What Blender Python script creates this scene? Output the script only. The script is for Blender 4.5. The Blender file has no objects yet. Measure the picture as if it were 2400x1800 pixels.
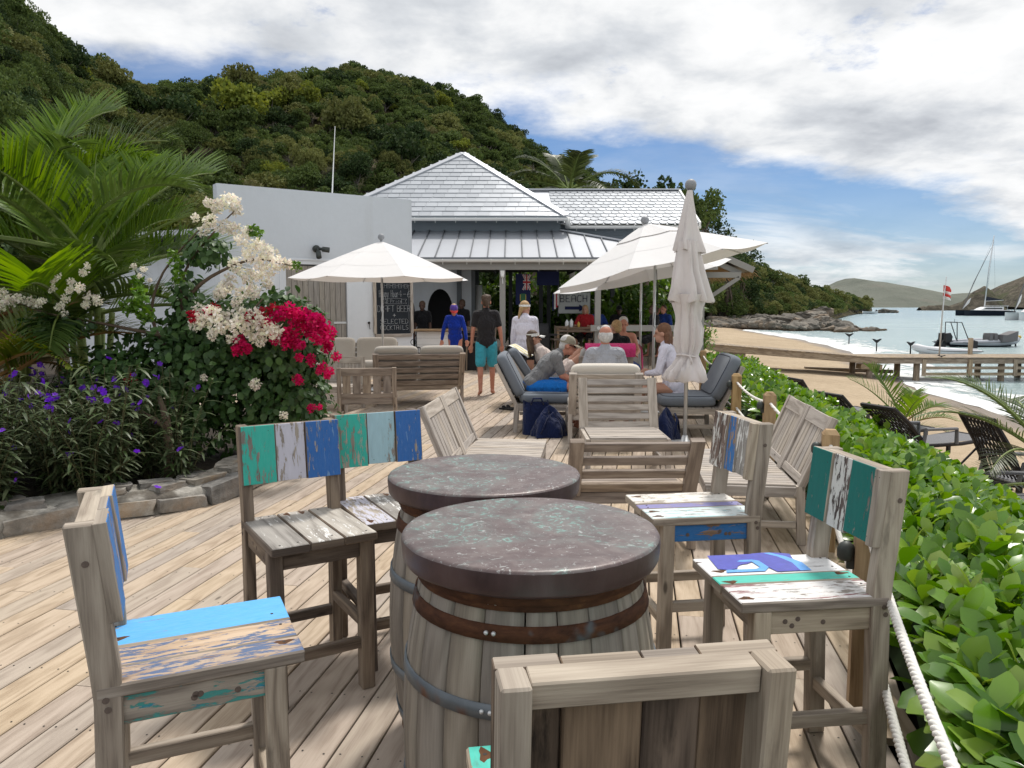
import bpy, bmesh, math, random
import numpy as np
from mathutils import Vector, Matrix, noise as mnoise
R = math.radians
random.seed(11); NR = np.random.default_rng(5)
S = bpy.context.scene
COL = S.collection

# ------------------------------------------------------------------ camera
cd = bpy.data.cameras.new('camera'); cam = bpy.data.objects.new('camera', cd); COL.objects.link(cam)
cam.location = (0, 0, 1.6); cam.rotation_euler = (R(90) - math.atan(184 / 1800), 0, 0)
cd.sensor_width = 36; cd.lens = 27; cd.clip_start = .05; cd.clip_end = 20000
S.camera = cam

# ------------------------------------------------------------------ world, sun, exposure
SUN_EL, SUN_AZ = R(60), R(24)            # azimuth measured from +Y towards +X
def nodes(nt):
    nt.nodes.clear()
    def n(t, ins=None, **kw):
        o = nt.nodes.new(t)
        for k, v in kw.items(): setattr(o, k, v)
        for k, v in (ins or {}).items():
            s = o.inputs[k]
            if isinstance(v, bpy.types.NodeSocket): nt.links.new(v, s)
            else: s.default_value = v
        return o
    return n
W = bpy.data.worlds.new('World'); S.world = W; W.use_nodes = True
n = nodes(W.node_tree)
def M_(op, a, b=None, c=None, clamp=False):
    o = n('ShaderNodeMath', operation=op, use_clamp=clamp)
    for i, v in enumerate((a, b, c)):
        if v is None: continue
        if isinstance(v, bpy.types.NodeSocket): o.id_data.links.new(v, o.inputs[i])
        else: o.inputs[i].default_value = v
    return o.outputs[0]
def RAMP(fac, stops, interp='LINEAR'):
    o = n('ShaderNodeValToRGB'); o.color_ramp.interpolation = interp
    e = o.color_ramp.elements
    while len(e) < len(stops): e.new(.5)
    for i, (p, c) in enumerate(stops):
        e[i].position = p
        e[i].color = (c, c, c, 1) if isinstance(c, (int, float)) else (*c, 1)
    if isinstance(fac, bpy.types.NodeSocket): o.id_data.links.new(fac, o.inputs[0])
    return o.outputs[0]
def MIX(f, a, b, blend='MIX'):
    o = n('ShaderNodeMix', data_type='RGBA', blend_type=blend)
    for i, v in ((0, f), (6, a), (7, b)):
        if isinstance(v, bpy.types.NodeSocket): o.id_data.links.new(v, o.inputs[i])
        elif i == 0: o.inputs[0].default_value = v
        else: o.inputs[i].default_value = (*v, 1) if len(v) == 3 else v
    return o.outputs[2]
tc = n('ShaderNodeTexCoord')
sx = n('ShaderNodeSeparateXYZ', {0: tc.outputs['Generated']})
zz = M_('ADD', M_('MAXIMUM', sx.outputs[2], .0), .20)
px_ = M_('DIVIDE', sx.outputs[0], zz); py_ = M_('DIVIDE', sx.outputs[1], zz)
cp = n('ShaderNodeCombineXYZ', {0: px_, 1: py_, 2: 0.0}).outputs[0]
def WN(scale, detail, rough, sc=(1, 1, 1), off=(0, 0, 0), dist=0.):
    mp = n('ShaderNodeMapping', {0: cp, 1: off, 3: sc})
    return n('ShaderNodeTexNoise', {'Vector': mp.outputs[0], 'Scale': scale, 'Detail': detail, 'Roughness': rough, 'Distortion': dist}).outputs[0]
# one big cumulus deck overhead whose far rim runs obliquely across the bay
big = WN(1.4, 8., .6, off=(3.1, 1.7, 0))
rim = M_('SUBTRACT', M_('ADD', M_('MULTIPLY', px_, .38), 2.22), py_)
rimn = M_('ADD', M_('MULTIPLY', rim, 1.9), M_('MULTIPLY', M_('SUBTRACT', big, .5), 2.1))
deckm = n('ShaderNodeMapRange', {0: rimn, 1: -.12, 2: .42}, interpolation_type='SMOOTHSTEP').outputs[0]
holes = n('ShaderNodeMapRange', {0: WN(2.2, 7., .62, off=(8.2, 4.4, 0)), 1: .30, 2: .42}, interpolation_type='SMOOTHSTEP').outputs[0]
deckm = M_('MULTIPLY', deckm, M_('ADD', M_('MULTIPLY', holes, .6), .4))
# thin wisps further out, towards the horizon
wisp = WN(1.0, 8., .62, sc=(.8, 1.5, 1), off=(1.3, 9.1, 0), dist=.5)
wispm = n('ShaderNodeMapRange', {0: wisp, 1: .41, 2: .62}, interpolation_type='SMOOTHSTEP').outputs[0]
far = n('ShaderNodeMapRange', {0: py_, 1: 2.75, 2: 3.7}, interpolation_type='SMOOTHSTEP').outputs[0]
wispm = M_('MULTIPLY', M_('MULTIPLY', wispm, .85), M_('ADD', M_('MULTIPLY', far, .8), .2))
low = n('ShaderNodeMapRange', {0: sx.outputs[2], 1: .0, 2: .16, 3: .28, 4: 0.}).outputs[0]   # pale air above the sea
cm = M_('MAXIMUM', M_('MAXIMUM', deckm, wispm), low)
body = WN(3.2, 8., .56, off=(2.2, 6.1, 0), dist=.2)
body2 = WN(1.15, 6., .6, off=(5.2, .6, 0))
shade = M_('ADD', M_('MULTIPLY', body, .55), M_('MULTIPLY', body2, .45))
ccol = RAMP(shade, [(.34, (5.4, 5.7, 6.2)), (.44, (7.6, 7.9, 8.3)), (.52, (10.0, 10.1, 10.2)), (.62, (11.6, 11.6, 11.6))])
ccol = MIX(1.0, ccol, (1., 1., 1.), 'MULTIPLY')
sky = n('ShaderNodeTexSky', sky_type='NISHITA', sun_disc=False, sun_elevation=SUN_EL, sun_rotation=SUN_AZ, air_density=1.0, dust_density=.4, ozone_density=1.6)
skyc = MIX(1.0, sky.outputs[0], (.60, .75, .97), 'MULTIPLY')
bg = n('ShaderNodeBackground', {0: MIX(cm, skyc, ccol), 1: .086})
n('ShaderNodeOutputWorld', {0: bg.outputs[0]})

sl = bpy.data.lights.new('sun', 'SUN'); sun = bpy.data.objects.new('sun', sl); COL.objects.link(sun)
sl.energy = 3.0; sl.angle = R(9); sl.color = (1, .95, .88)
sd = Vector((math.sin(SUN_AZ) * math.cos(SUN_EL), math.cos(SUN_AZ) * math.cos(SUN_EL), math.sin(SUN_EL)))
sun.rotation_euler = sd.to_track_quat('Z', 'Y').to_euler(); sun.location = (0, 0, 60)
vs = S.view_settings
vs.view_transform = 'Standard'; vs.look = 'None'; vs.exposure = 0.12; vs.gamma = 1; vs.use_curve_mapping = False
c = S.cycles
c.use_denoising = True; c.use_adaptive_sampling = True; c.adaptive_threshold = .015
c.max_bounces = 6; c.diffuse_bounces = 3; c.glossy_bounces = 2; c.transmission_bounces = 3; c.transparent_max_bounces = 6
c.caustics_reflective = False; c.caustics_refractive = False
S.render.film_transparent = False

# ------------------------------------------------------------------ mesh building
def V3(p): return Vector(p)
class MB:
    """collects faces with UVs in metres and links them as one mesh object"""
    def __init__(s): s.v = []; s.f = []; s.uv = []; s.m = []
    def add(s, vs, fs, uvs=None, mi=0):
        b = len(s.v); s.v += [tuple(p) for p in vs]
        for i, f in enumerate(fs):
            s.f.append([b + k for k in f]); s.m.append(mi)
            s.uv.append(uvs[i] if uvs else [(vs[k][0], vs[k][1] + vs[k][2]) for k in f])
        return s
    def beam(s, p0, p1, w, t, up=(0, 0, 1), ch=.003, mi=0, taper=1., endch=True, side=None, cap=None):
        """a board: w across, t along 'up', chamfered edges"""
        p0, p1 = V3(p0), V3(p1); d = p1 - p0; L = d.length; d.normalize()
        u = V3(up); u = (u - d * u.dot(d))
        if u.length < 1e-6: u = V3((1, 0, 0)); u = u - d * u.dot(d)
        u.normalize(); sd_ = d.cross(u)
        ch = min(ch, w * .3, t * .3)
        a, b = w / 2, t / 2
        ou, ov = random.uniform(0, 40), random.uniform(0, 40)
        def ring(off, ins, k):
            A, B = (a - ins) * k, (b - ins) * k; c_ = ch * .999 if ins == 0 else ch * .4
            pr = [(A, -B + c_), (A, B - c_), (A - c_, B), (-A + c_, B), (-A, B - c_), (-A, -B + c_), (-A + c_, -B), (A - c_, -B)]
            return [p0 + d * off + sd_ * x + u * y for x, y in pr], pr
        if endch and L > 4 * ch: offs = [(0, ch * .6, 1.), (ch * .6, 0, 1.), (L - ch * .6, 0, taper), (L, ch * .6, taper)]
        else: offs = [(0, 0, 1.), (L, 0, taper)]
        vs = []; prs = []
        for o, i, k in offs:
            r, pr = ring(o, i, k); vs += r; prs.append(pr)
        per = [0]
        pr = prs[0]
        for i in range(8):
            q, r = pr[i], pr[(i + 1) % 8]; per.append(per[-1] + math.hypot(q[0] - r[0], q[1] - r[1]))
        fs = []; uvs = []; mis = []
        for j in range(len(offs) - 1):
            for i in range(8):
                k = (i + 1) % 8
                fs.append((j * 8 + i, j * 8 + k, j * 8 + 8 + k, j * 8 + 8 + i)); mis.append(mi if i == 2 or side is None else side)
                u0, u1 = offs[j][0] + ou, offs[j + 1][0] + ou
                uvs.append([(u0, ov + per[i]), (u0, ov + per[i + 1]), (u1, ov + per[i + 1]), (u1, ov + per[i])])
        m = len(offs) - 1
        fs.append(tuple(range(7, -1, -1))); uvs.append([(ou + prs[0][i][0] * .2, ov + prs[0][i][1]) for i in range(7, -1, -1)])
        fs.append(tuple(m * 8 + i for i in range(8))); uvs.append([(ou + prs[m][i][0] * .2, ov + prs[m][i][1]) for i in range(8)])
        s.add(vs, fs, uvs, mi); mis += [cap if cap is not None else mi if side is None else side] * 2; s.m[-len(fs):] = mis
        return s
    def box(s, c0, c1, ch=.003, mi=0):
        """axis box by two corners; grain along the longest side"""
        c0, c1 = V3(c0), V3(c1); d = [abs(c1[i] - c0[i]) for i in range(3)]; k = d.index(max(d)); m = (c0 + c1) / 2
        e = Vector((0, 0, 0)); e[k] = d[k] / 2
        if k == 2: w, t, up = d[0], d[1], (0, 1, 0); 
        elif k == 0: w, t, up = d[1], d[2], (0, 0, 1)
        else: w, t, up = d[0], d[2], (0, 0, 1)
        return s.beam(m - e, m + e, w, t, up, ch, mi)
    def prism(s, pts, o, ax, ay, th, mi=0):
        """polygon pts (2d, ccw) in plane o+ax*x+ay*y extruded th along ax x ay"""
        o, ax, ay = V3(o), V3(ax), V3(ay); nz = ax.cross(ay).normalized(); N = len(pts)
        ou, ov = random.uniform(0, 40), random.uniform(0, 40)
        vs = [o + ax * x + ay * y for x, y in pts] + [o + ax * x + ay * y + nz * th for x, y in pts]
        fs = [tuple(range(N - 1, -1, -1)), tuple(range(N, 2 * N))]
        uvs = [[(ou + pts[i][1], ov + pts[i][0]) for i in range(N - 1, -1, -1)], [(ou + pts[i][1], ov + pts[i][0]) for i in range(N)]]
        for i in range(N):
            k = (i + 1) % N
            fs.append((i, k, N + k, N + i))
            l = math.hypot(pts[k][0] - pts[i][0], pts[k][1] - pts[i][1])
            uvs.append([(ou, ov), (ou + l, ov), (ou + l, ov + th), (ou, ov + th)])
        return s.add(vs, fs, uvs, mi)
    def lathe(s, prof, N=24, o=(0, 0, 0), a0=0., a1=2 * math.pi, mi=0, capb=False, capt=False, wob=None):
        o = V3(o); full = abs(a1 - a0 - 2 * math.pi) < 1e-6; M = N if full else N + 1
        vs = []
        for r, z in prof:
            for i in range(M):
                a = a0 + (a1 - a0) * i / N; q = r * (wob(a, z) if wob else 1)
                vs.append(o + Vector((q * math.cos(a), q * math.sin(a), z)))
        fs = []; uvs = []; ou = random.uniform(0, 30)
        zl = 0
        for j in range(len(prof) - 1):
            dl = math.hypot(prof[j + 1][0] - prof[j][0], prof[j + 1][1] - prof[j][1])
            for i in range(N):
                k = (i + 1) % M if full else i + 1
                fs.append((j * M + i, j * M + k, j * M + M + k, j * M + M + i))
                r = max(prof[j][0], .01); da = (a1 - a0) / N * r
                uvs.append([(ou + zl, i * da), (ou + zl, (i + 1) * da), (ou + zl + dl, (i + 1) * da), (ou + zl + dl, i * da)])
            zl += dl
        if capb: fs.append(tuple(range(M - 1, -1, -1))); uvs.append([(vs[i][0], vs[i][1]) for i in range(M - 1, -1, -1)])
        if capt:
            b = (len(prof) - 1) * M; fs.append(tuple(b + i for i in range(M))); uvs.append([(vs[b + i][0], vs[b + i][1]) for i in range(M)])
        return s.add(vs, fs, uvs, mi)
    def tube(s, pts, r, N=8, mi=0, cap=True, flat=1.):
        pts = [V3(p) for p in pts]; n_ = len(pts)
        rs = r if isinstance(r, (list, tuple)) else [r] * n_
        vs = []; prev = None; L = 0; ls = []
        for i, p in enumerate(pts):
            t = (pts[min(i + 1, n_ - 1)] - pts[max(i - 1, 0)])
            if t.length < 1e-9: t = Vector((0, 0, 1))
            t.normalize()
            if prev is None:
                a = Vector((0, 0, 1)) if abs(t.z) < .9 else Vector((1, 0, 0)); x = t.cross(a).normalized()
            else:
                x = prev - t * prev.dot(t); x.normalize()
            prev = x; y = t.cross(x)
            if i: L += (p - pts[i - 1]).length
            ls.append(L)
            for k in range(N):
                a = 2 * math.pi * k / N; vs.append(p + (x * math.cos(a) + y * math.sin(a) * flat) * rs[i])
        fs = []; uvs = []; ou = random.uniform(0, 30)
        for i in range(n_ - 1):
            for k in range(N):
                q = (k + 1) % N
                fs.append((i * N + k, i * N + q, i * N + N + q, i * N + N + k))
                c_ = 2 * math.pi * max(rs[i], .002) / N
                uvs.append([(ou + ls[i], k * c_), (ou + ls[i], k * c_ + c_), (ou + ls[i + 1], k * c_ + c_), (ou + ls[i + 1], k * c_)])
        if cap:
            fs.append(tuple(range(N - 1, -1, -1))); uvs.append([(0, 0)] * N)
            fs.append(tuple((n_ - 1) * N + k for k in range(N))); uvs.append([(0, 0)] * N)
        return s.add(vs, fs, uvs, mi)
    def ell(s, c0, rad, nu=12, nv=8, mi=0, rot=None):
        c0 = V3(c0); vs = []; fs = []
        for j in range(nv + 1):
            t = math.pi * j / nv
            for i in range(nu):
                a = 2 * math.pi * i / nu
                p = Vector((rad[0] * math.sin(t) * math.cos(a), rad[1] * math.sin(t) * math.sin(a), rad[2] * math.cos(t)))
                if rot: p = rot @ p
                vs.append(c0 + p)
        for j in range(nv):
            for i in range(nu):
                k = (i + 1) % nu; fs.append((j * nu + i, j * nu + nu + i, j * nu + nu + k, j * nu + k))
        return s.add(vs, fs, None, mi)
    def grid(s, fn, nu, nv, mi=0, uvs=1., close=False):
        vs = [V3(fn(i / nu, j / nv)) for j in range(nv + 1) for i in range(nu + 1)]
        fs = []; uu = []
        for j in range(nv):
            for i in range(nu):
                a = j * (nu + 1) + i; fs.append((a, a + 1, a + nu + 2, a + nu + 1))
                uu.append([(i / nu * uvs, j / nv * uvs), ((i + 1) / nu * uvs, j / nv * uvs), ((i + 1) / nu * uvs, (j + 1) / nv * uvs), (i / nu * uvs, (j + 1) / nv * uvs)])
        return s.add(vs, fs, uu, mi)
    def mesh(s, name, mats, smooth=False):
        me = bpy.data.meshes.new(name); me.from_pydata(s.v, [], s.f)
        uvl = me.uv_layers.new(name='UVMap'); flat = np.array([x for f in s.uv for p in f for x in p], dtype=np.float32)
        uvl.data.foreach_set('uv', flat)
        for m in (mats if isinstance(mats, (list, tuple)) else [mats]): me.materials.append(m)
        me.polygons.foreach_set('material_index', s.m)
        if smooth: me.polygons.foreach_set('use_smooth', [True] * len(s.f))
        me.update(); return me
    def obj(s, name, mats, parent=None, smooth=False):
        return link(name, s.mesh(name, mats, smooth), parent)
def link(name, data, parent=None, loc=None, rot=None):
    o = bpy.data.objects.new(name, data); COL.objects.link(o)
    if parent is not None: o.parent = parent
    if loc is not None: o.location = loc
    if rot is not None: o.rotation_euler = rot
    return o
def tag(o, label=None, cat=None, group=None, kind=None):
    if label: o['label'] = label
    if cat: o['category'] = cat
    if group: o['group'] = group
    if kind: o['kind'] = kind
    return o
def thing(name, label, cat, loc=(0, 0, 0), rz=0., group=None):
    o = bpy.data.objects.new(name, None); COL.objects.link(o); o.location = loc; o.rotation_euler = (0, 0, rz); o.empty_display_size = .1
    return tag(o, label, cat, group)
KIDS = {}
def copy_tree(o, parent=None):
    c_ = o.copy(); COL.objects.link(c_); c_.parent = parent
    for ch in list(o.children): copy_tree(ch, c_)
    return c_
def tri_mesh(name, verts, faces, mats, smooth=False, mi=None):
    """numpy fast path: verts (n,3), faces (m,k)"""
    me = bpy.data.meshes.new(name); k = faces.shape[1]
    me.vertices.add(len(verts)); me.vertices.foreach_set('co', verts.astype(np.float32).ravel())
    me.loops.add(faces.size); me.loops.foreach_set('vertex_index', faces.astype(np.int32).ravel())
    me.polygons.add(len(faces)); me.polygons.foreach_set('loop_start', np.arange(0, faces.size, k, dtype=np.int32))
    for m in (mats if isinstance(mats, (list, tuple)) else [mats]): me.materials.append(m)
    if mi is not None: me.polygons.foreach_set('material_index', mi.astype(np.int32))
    if smooth: me.polygons.foreach_set('use_smooth', np.ones(len(faces), dtype=bool))
    me.update(calc_edges=True); return me
def frames(dirs, ups):
    """(n,3,3) matrices with columns x=side, y=dir, z=normal"""
    y = dirs / np.linalg.norm(dirs, axis=1, keepdims=True)
    x = np.cross(y, ups); x /= np.maximum(np.linalg.norm(x, axis=1, keepdims=True), 1e-6)
    z = np.cross(x, y); return np.stack([x, y, z], axis=2)
def scatter(tv, tf, locs, mats3, scl):
    """copies of template (tv verts, tf faces) -> verts, faces"""
    n_ = len(locs)
    vv = np.einsum('nij,kj->nki', mats3, tv) * scl[:, None, None] + locs[:, None, :]
    ff = tf[None, :, :] + (np.arange(n_) * len(tv))[:, None, None]
    return vv.reshape(-1, 3), ff.reshape(-1, tf.shape[1])
def rvec(n_):
    v = NR.normal(size=(n_, 3)); return v / np.linalg.norm(v, axis=1, keepdims=True)
# ------------------------------------------------------------------ materials
def newmat(name):
    global n
    m = bpy.data.materials.new(name); m.use_nodes = True; n = nodes(m.node_tree)
    return m
def out(sh, disp=None):
    o = n('ShaderNodeOutputMaterial'); o.id_data.links.new(sh, o.inputs[0])
def PR(col, rough=.6, bump=None, bs=.3, bd=.01, metal=0., spec=.35, **kw):
    ins = {'Roughness': rough, 'Metallic': metal, 'Specular IOR Level': spec}
    ins['Base Color'] = col if isinstance(col, bpy.types.NodeSocket) else (*col, 1)
    ins.update(kw)
    if bump is not None:
        ins['Normal'] = n('ShaderNodeBump', {'Height': bump, 'Strength': bs, 'Distance': bd}).outputs[0]
    return n('ShaderNodeBsdfPrincipled', ins).outputs[0]
def UVN(sc, scale=1., detail=5., rough=.55, dist=0., off=None, coord='UV'):
    t = n('ShaderNodeTexCoord').outputs[coord]
    ins = {0: t, 3: sc if isinstance(sc, tuple) else (sc, sc, sc)}
    if off is not None: ins[1] = off
    mp = n('ShaderNodeMapping', ins)
    return n('ShaderNodeTexNoise', {'Vector': mp.outputs[0], 'Scale': scale, 'Detail': detail, 'Roughness': rough, 'Distortion': dist}).outputs[0]
def ORND(): return n('ShaderNodeObjectInfo').outputs['Random']
def HSV(col, h=.5, s=1., v=1.):
    o = n('ShaderNodeHueSaturation', {'Color': col})
    for k, x in (('Hue', h), ('Saturation', s), ('Value', v)):
        if isinstance(x, bpy.types.NodeSocket): o.id_data.links.new(x, o.inputs[k])
        else: o.inputs[k].default_value = x
    return o.outputs[0]
def SC(v, a, b): return n('ShaderNodeMapRange', {0: v, 1: 0., 2: 1., 3: a, 4: b}).outputs[0]
def SM(v, a, b): return n('ShaderNodeMapRange', {0: v, 1: a, 2: b}, interpolation_type='SMOOTHSTEP').outputs[0]

def grain(light, mid, dark, ring=14., var=.25):
    """weathered timber colour from UVs in metres (u along the grain); returns colour and height"""
    t = n('ShaderNodeTexCoord').outputs['UV']
    rnd = ORND()
    warp = UVN((1.1, 7., 1.), 1., 3., .5)
    wv = n('ShaderNodeMapping', {0: t, 3: (.55, ring, 1.)}).outputs[0]
    wx = n('ShaderNodeSeparateXYZ', {0: wv})
    ph = M_('ADD', M_('MULTIPLY', wx.outputs[1], 4.), M_('MULTIPLY', warp, 34.))
    rings = M_('MULTIPLY_ADD', M_('SINE', ph), .5, .5)
    fine = UVN((7., 190., 1.), 1., 4., .65)
    coarse = UVN((1.6, 16., 1.), 1., 5., .6, off=(3., 3., 0.))
    k = M_('ADD', M_('ADD', M_('MULTIPLY', rings, .24), M_('MULTIPLY', fine, .48)), M_('MULTIPLY', coarse, .43))
    col = RAMP(k, [(.28, dark), (.52, mid), (.78, light)])
    # knots
    kv = n('ShaderNodeMapping', {0: t, 3: (2.6, 7.5, 1.)}).outputs[0]
    vo = n('ShaderNodeTexVoronoi', {'Vector': kv, 'Scale': 1., 'Randomness': 1.})
    kn = SM(vo.outputs[0], .105, .04)
    col = MIX(M_('MULTIPLY', kn, .75), col, tuple(x * .35 for x in dark))
    col = HSV(col, M_('MULTIPLY_ADD', rnd, .012, .494), SC(rnd, .8, 1.15), SC(rnd, 1 - var, 1 + var))
    return col, k
def wood(name, light, mid, dark, ring=14., var=.22, rough=.75, stain=.0, scol=(.03, .026, .022)):
    m = newmat(name); col, k = grain(light, mid, dark, ring, var)
    if stain:
        st = UVN((2.2, 9., 1.), 1., 6., .65, off=(11., 5., 0.))
        col = MIX(M_('MULTIPLY', SM(st, .56, .70), stain), col, scol)
    out(PR(col, rough, k, .35, .004, spec=.22)); return m
def painted(name, paint, chip=.45, base='grey', rough=.55, second=None, sec=.5, scr=.5):
    """old boat paint, flaked down to the timber along the grain"""
    m = newmat(name)
    B = {'grey': ((.42, .37, .31), (.27, .235, .20), (.11, .09, .075)), 'brown': ((.46, .33, .22), (.27, .18, .12), (.10, .06, .045)), 'tan': ((.62, .47, .33), (.50, .36, .24), (.28, .18, .12)), 'silver': ((.46, .43, .39), (.33, .305, .275), (.15, .13, .115)), 'dark': ((.20, .15, .13), (.11, .08, .07), (.04, .03, .028))}[base]
    wc, k = grain(*B)
    rnd = ORND(); o3 = n('ShaderNodeCombineXYZ', {0: M_('MULTIPLY', rnd, 17.), 1: M_('MULTIPLY', rnd, 9.)}).outputs[0]
    uv = n('ShaderNodeVectorMath', {0: n('ShaderNodeTexCoord').outputs['UV'], 1: o3}).outputs[0]
    def nn(sc, d, r, ds=0.):
        mp = n('ShaderNodeMapping', {0: uv, 3: sc}); return n('ShaderNodeTexNoise', {'Vector': mp.outputs[0], 'Scale': 1., 'Detail': d, 'Roughness': r, 'Distortion': ds}).outputs[0]
    f1 = nn((11., 52., 1.), 8., .66, .35); f2 = nn((2.2, 6., 1.), 3., .5); f3 = nn((30., 160., 1.), 4., .7)
    f = M_('ADD', M_('ADD', M_('MULTIPLY', f1, .62), M_('MULTIPLY', f2, .30)), M_('MULTIPLY', f3, .16 * scr))
    msk = SM(f, chip + .055, chip + .085)                      # 1 = paint
    pc = HSV((*paint, 1) if False else MIX(M_('MULTIPLY', f2, .35), paint, tuple(min(1, x * 1.35 + .03) for x in paint)), .5, SC(f3, .85, 1.1), SC(f1, .78, 1.18))
    if second:
        pc = MIX(M_('MULTIPLY', SM(nn((5., 40., 1.), 6., .65, .5), sec, sec + .05), .9), pc, second)
    dirt = SM(nn((4., 14., 1.), 6., .7), .60, .74)
    pc = MIX(M_('MULTIPLY', dirt, .45), pc, (.10, .08, .06))
    col = MIX(msk, wc, pc)
    h = M_('ADD', M_('MULTIPLY', k, .4), M_('MULTIPLY', msk, .6))
    out(PR(col, SC(msk, .8, rough), h, .5, .003, spec=.3)); return m
def plain(name, col, rough=.6, var=.08, scale=6., bump=.0, metal=0., spec=.35, coord='Object', **kw):
    m = newmat(name); f = UVN((scale,) * 3, 1., 6., .6, coord=coord)
    c_ = HSV(MIX(0., col, col), .5, 1., SC(f, 1 - var * 2, 1 + var * 2))
    out(PR(c_, rough, f if bump else None, bump, .01, metal, spec, **kw)); return m
def cloth(name, col, var=.10, rough=.9, weave=900., folds=0.):
    m = newmat(name); f = UVN((3.,) * 3, 1., 5., .6, coord='Object'); w = UVN((weave,) * 3, 1., 2., .5, coord='Object'); fo = UVN((9., 9., 5.), 1., 3., .5, 1.2, coord='Object')
    c_ = HSV(MIX(0., col, col), .5, 1., M_('MULTIPLY', SC(f, 1 - var, 1 + var), SC(w, .85, 1.15)))
    out(PR(c_, rough, M_('ADD', M_('MULTIPLY', w, .1), M_('MULTIPLY', fo, folds * 3.)), .7, .03 if folds else .01, spec=.12, **{'Sheen Weight': .15})); return m
def leafm(name, cols, rough=.45, trans=.25, tcol=None, vein=False, spec=.4):
    """foliage: colour by leaf (mesh island), a little light through the blade"""
    m = newmat(name); orn = ORND(); rnd = M_('FRACT', M_('ADD', n('ShaderNodeNewGeometry').outputs['Random Per Island'], orn))
    st = [(i / max(1, len(cols) - 1), c_) for i, c_ in enumerate(cols)]
    col = RAMP(rnd, st)
    f = UVN((.9,) * 3, 1., 3., .5, coord='Object'); col = HSV(col, .5, 1., M_('MULTIPLY', SC(f, .72, 1.28), SC(orn, .82, 1.18)))
    if vein:
        pass
    sh = PR(col, rough, spec=spec)
    tl = n('ShaderNodeBsdfTranslucent', {0: HSV(col, .485, 1.1, 1.5) if tcol is None else (*tcol, 1)}).outputs[0]
    out(n('ShaderNodeMixShader', {0: trans, 1: sh, 2: tl}).outputs[0]); return m

M = {}
M['deck'] = wood('deck_pine', (.50, .405, .315), (.415, .33, .25), (.27, .20, .145), 13., .075, .8, .18, (.20, .155, .12))
M['deck_grey'] = wood('deck_pine_grey', (.455, .385, .31), (.375, .31, .25), (.245, .195, .15), 13., .075, .8, .2, (.18, .145, .12))
M['teak'] = wood('teak_weathered', (.50, .45, .40), (.38, .335, .295), (.20, .17, .145), 16., .12, .8, .25, (.17, .14, .12))
M['teak_brown'] = wood('teak_brownish', (.40, .33, .27), (.27, .215, .175), (.13, .10, .08), 16., .14, .8, .35, (.10, .08, .065))
M['chair_stained'] = wood('chair_timber_stained', (.24, .175, .125), (.125, .09, .065), (.036, .026, .02), 14., .25, .75, .95, (.012, .01, .009))
M['chair'] = wood('chair_timber', (.45, .39, .32), (.31, .26, .21), (.135, .108, .085), 18., .2, .72, .45)
M['chair_dark'] = wood('chair_timber_dark', (.25, .20, .155), (.155, .12, .095), (.06, .046, .036), 18., .25, .75, .7)
M['chair_warm'] = wood('chair_timber_warm', (.36, .255, .17), (.22, .15, .10), (.08, .055, .04), 18., .2, .72, .6)
M['post'] = wood('post_pine', (.46, .32, .185), (.35, .235, .13), (.19, .115, .06), 10., .12, .75, .15, (.12, .08, .05))
M['barrel'] = wood('barrel_oak', (.30, .265, .225), (.225, .195, .162), (.14, .12, .10), 15., .10, .78, .25, (.08, .068, .058))
M['jetty'] = wood('jetty_timber', (.40, .33, .25), (.28, .22, .16), (.13, .10, .075), 8., .15, .85, .3)
M['door'] = wood('door_taupe', (.36, .33, .295), (.30, .275, .245), (.22, .20, .18), 9., .04, .75)
def PT(key, *a, **k):
    if key not in M: M[key] = painted('paint_' + key, *a, **k)
    return M[key]
PT('sky_blue', (.09, .38, .78), .30, 'grey', scr=.2)
PT('worn_navy', (.085, .13, .24), .485, 'tan', second=(.22, .14, .10), sec=.60, scr=1.)
PT('aqua_apron', (.05, .27, .25), .43, 'grey', second=(.03, .24, .36), sec=.56)
PT('turq', (.03, .40, .32), .385, 'grey')
PT('teal_paint', (.001, .150, .132), .29, 'grey', scr=.15)
PT('white_chip', (.60, .60, .57), .44, 'dark')
PT('lilac', (.50, .49, .56), .42, 'grey')
PT('blue', (.02, .12, .38), .375, 'grey', second=(.16, .28, .48), sec=.58)
PT('blue_clean', (.02, .15, .42), .38, 'brown')
PT('pale_blue', (.32, .49, .55), .36, 'grey')
PT('bare_white', (.66, .65, .63), .535, 'silver', scr=.9)
PT('cream_white', (.68, .65, .60), .40, 'grey', second=(.20, .18, .38), sec=.66)
PT('white_clean', (.72, .72, .72), .37, 'dark', scr=.6)
PT('white_red', (.64, .63, .62), .385, 'grey', second=(.22, .07, .075), sec=.535)
PT('mint', (.06, .47, .38), .34, 'brown')
PT('aqua_white', (.58, .64, .64), .37, 'grey', second=(.20, .45, .48), sec=.55)
PT('lilac_line', (.20, .19, .40), .36, 'grey', second=(.28, .09, .09), sec=.60)

# copper skin of the barrel tops
m = newmat('copper_top'); M['copper'] = m
f1 = UVN((9.,) * 3, 1., 8., .65, .8, coord='Object'); f2 = UVN((2.6,) * 3, 1., 5., .6, 1.2, (4., 1., 2.), 'Object'); f3 = UVN((38.,) * 3, 1., 6., .7, 1.5, (1., 7., 2.), 'Object'); f4 = UVN((16.,) * 3, 1., 5., .6, 3., (7., 3., 2.), 'Object')
col = RAMP(f1, [(.3, (.066, .042, .043)), (.5, (.105, .074, .074)), (.7, (.165, .135, .13))])
col = MIX(M_('MULTIPLY', SM(f2, .45, .66), .5), col, (.155, .165, .16))
col = MIX(M_('MULTIPLY', M_('MULTIPLY', SM(f2, .52, .66), SM(f4, .52, .62)), .75), col, (.17, .36, .32))
col = MIX(M_('MULTIPLY', SM(f3, .575, .65), SC(f4, .15, .8)), col, (.50, .54, .53))
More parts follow.
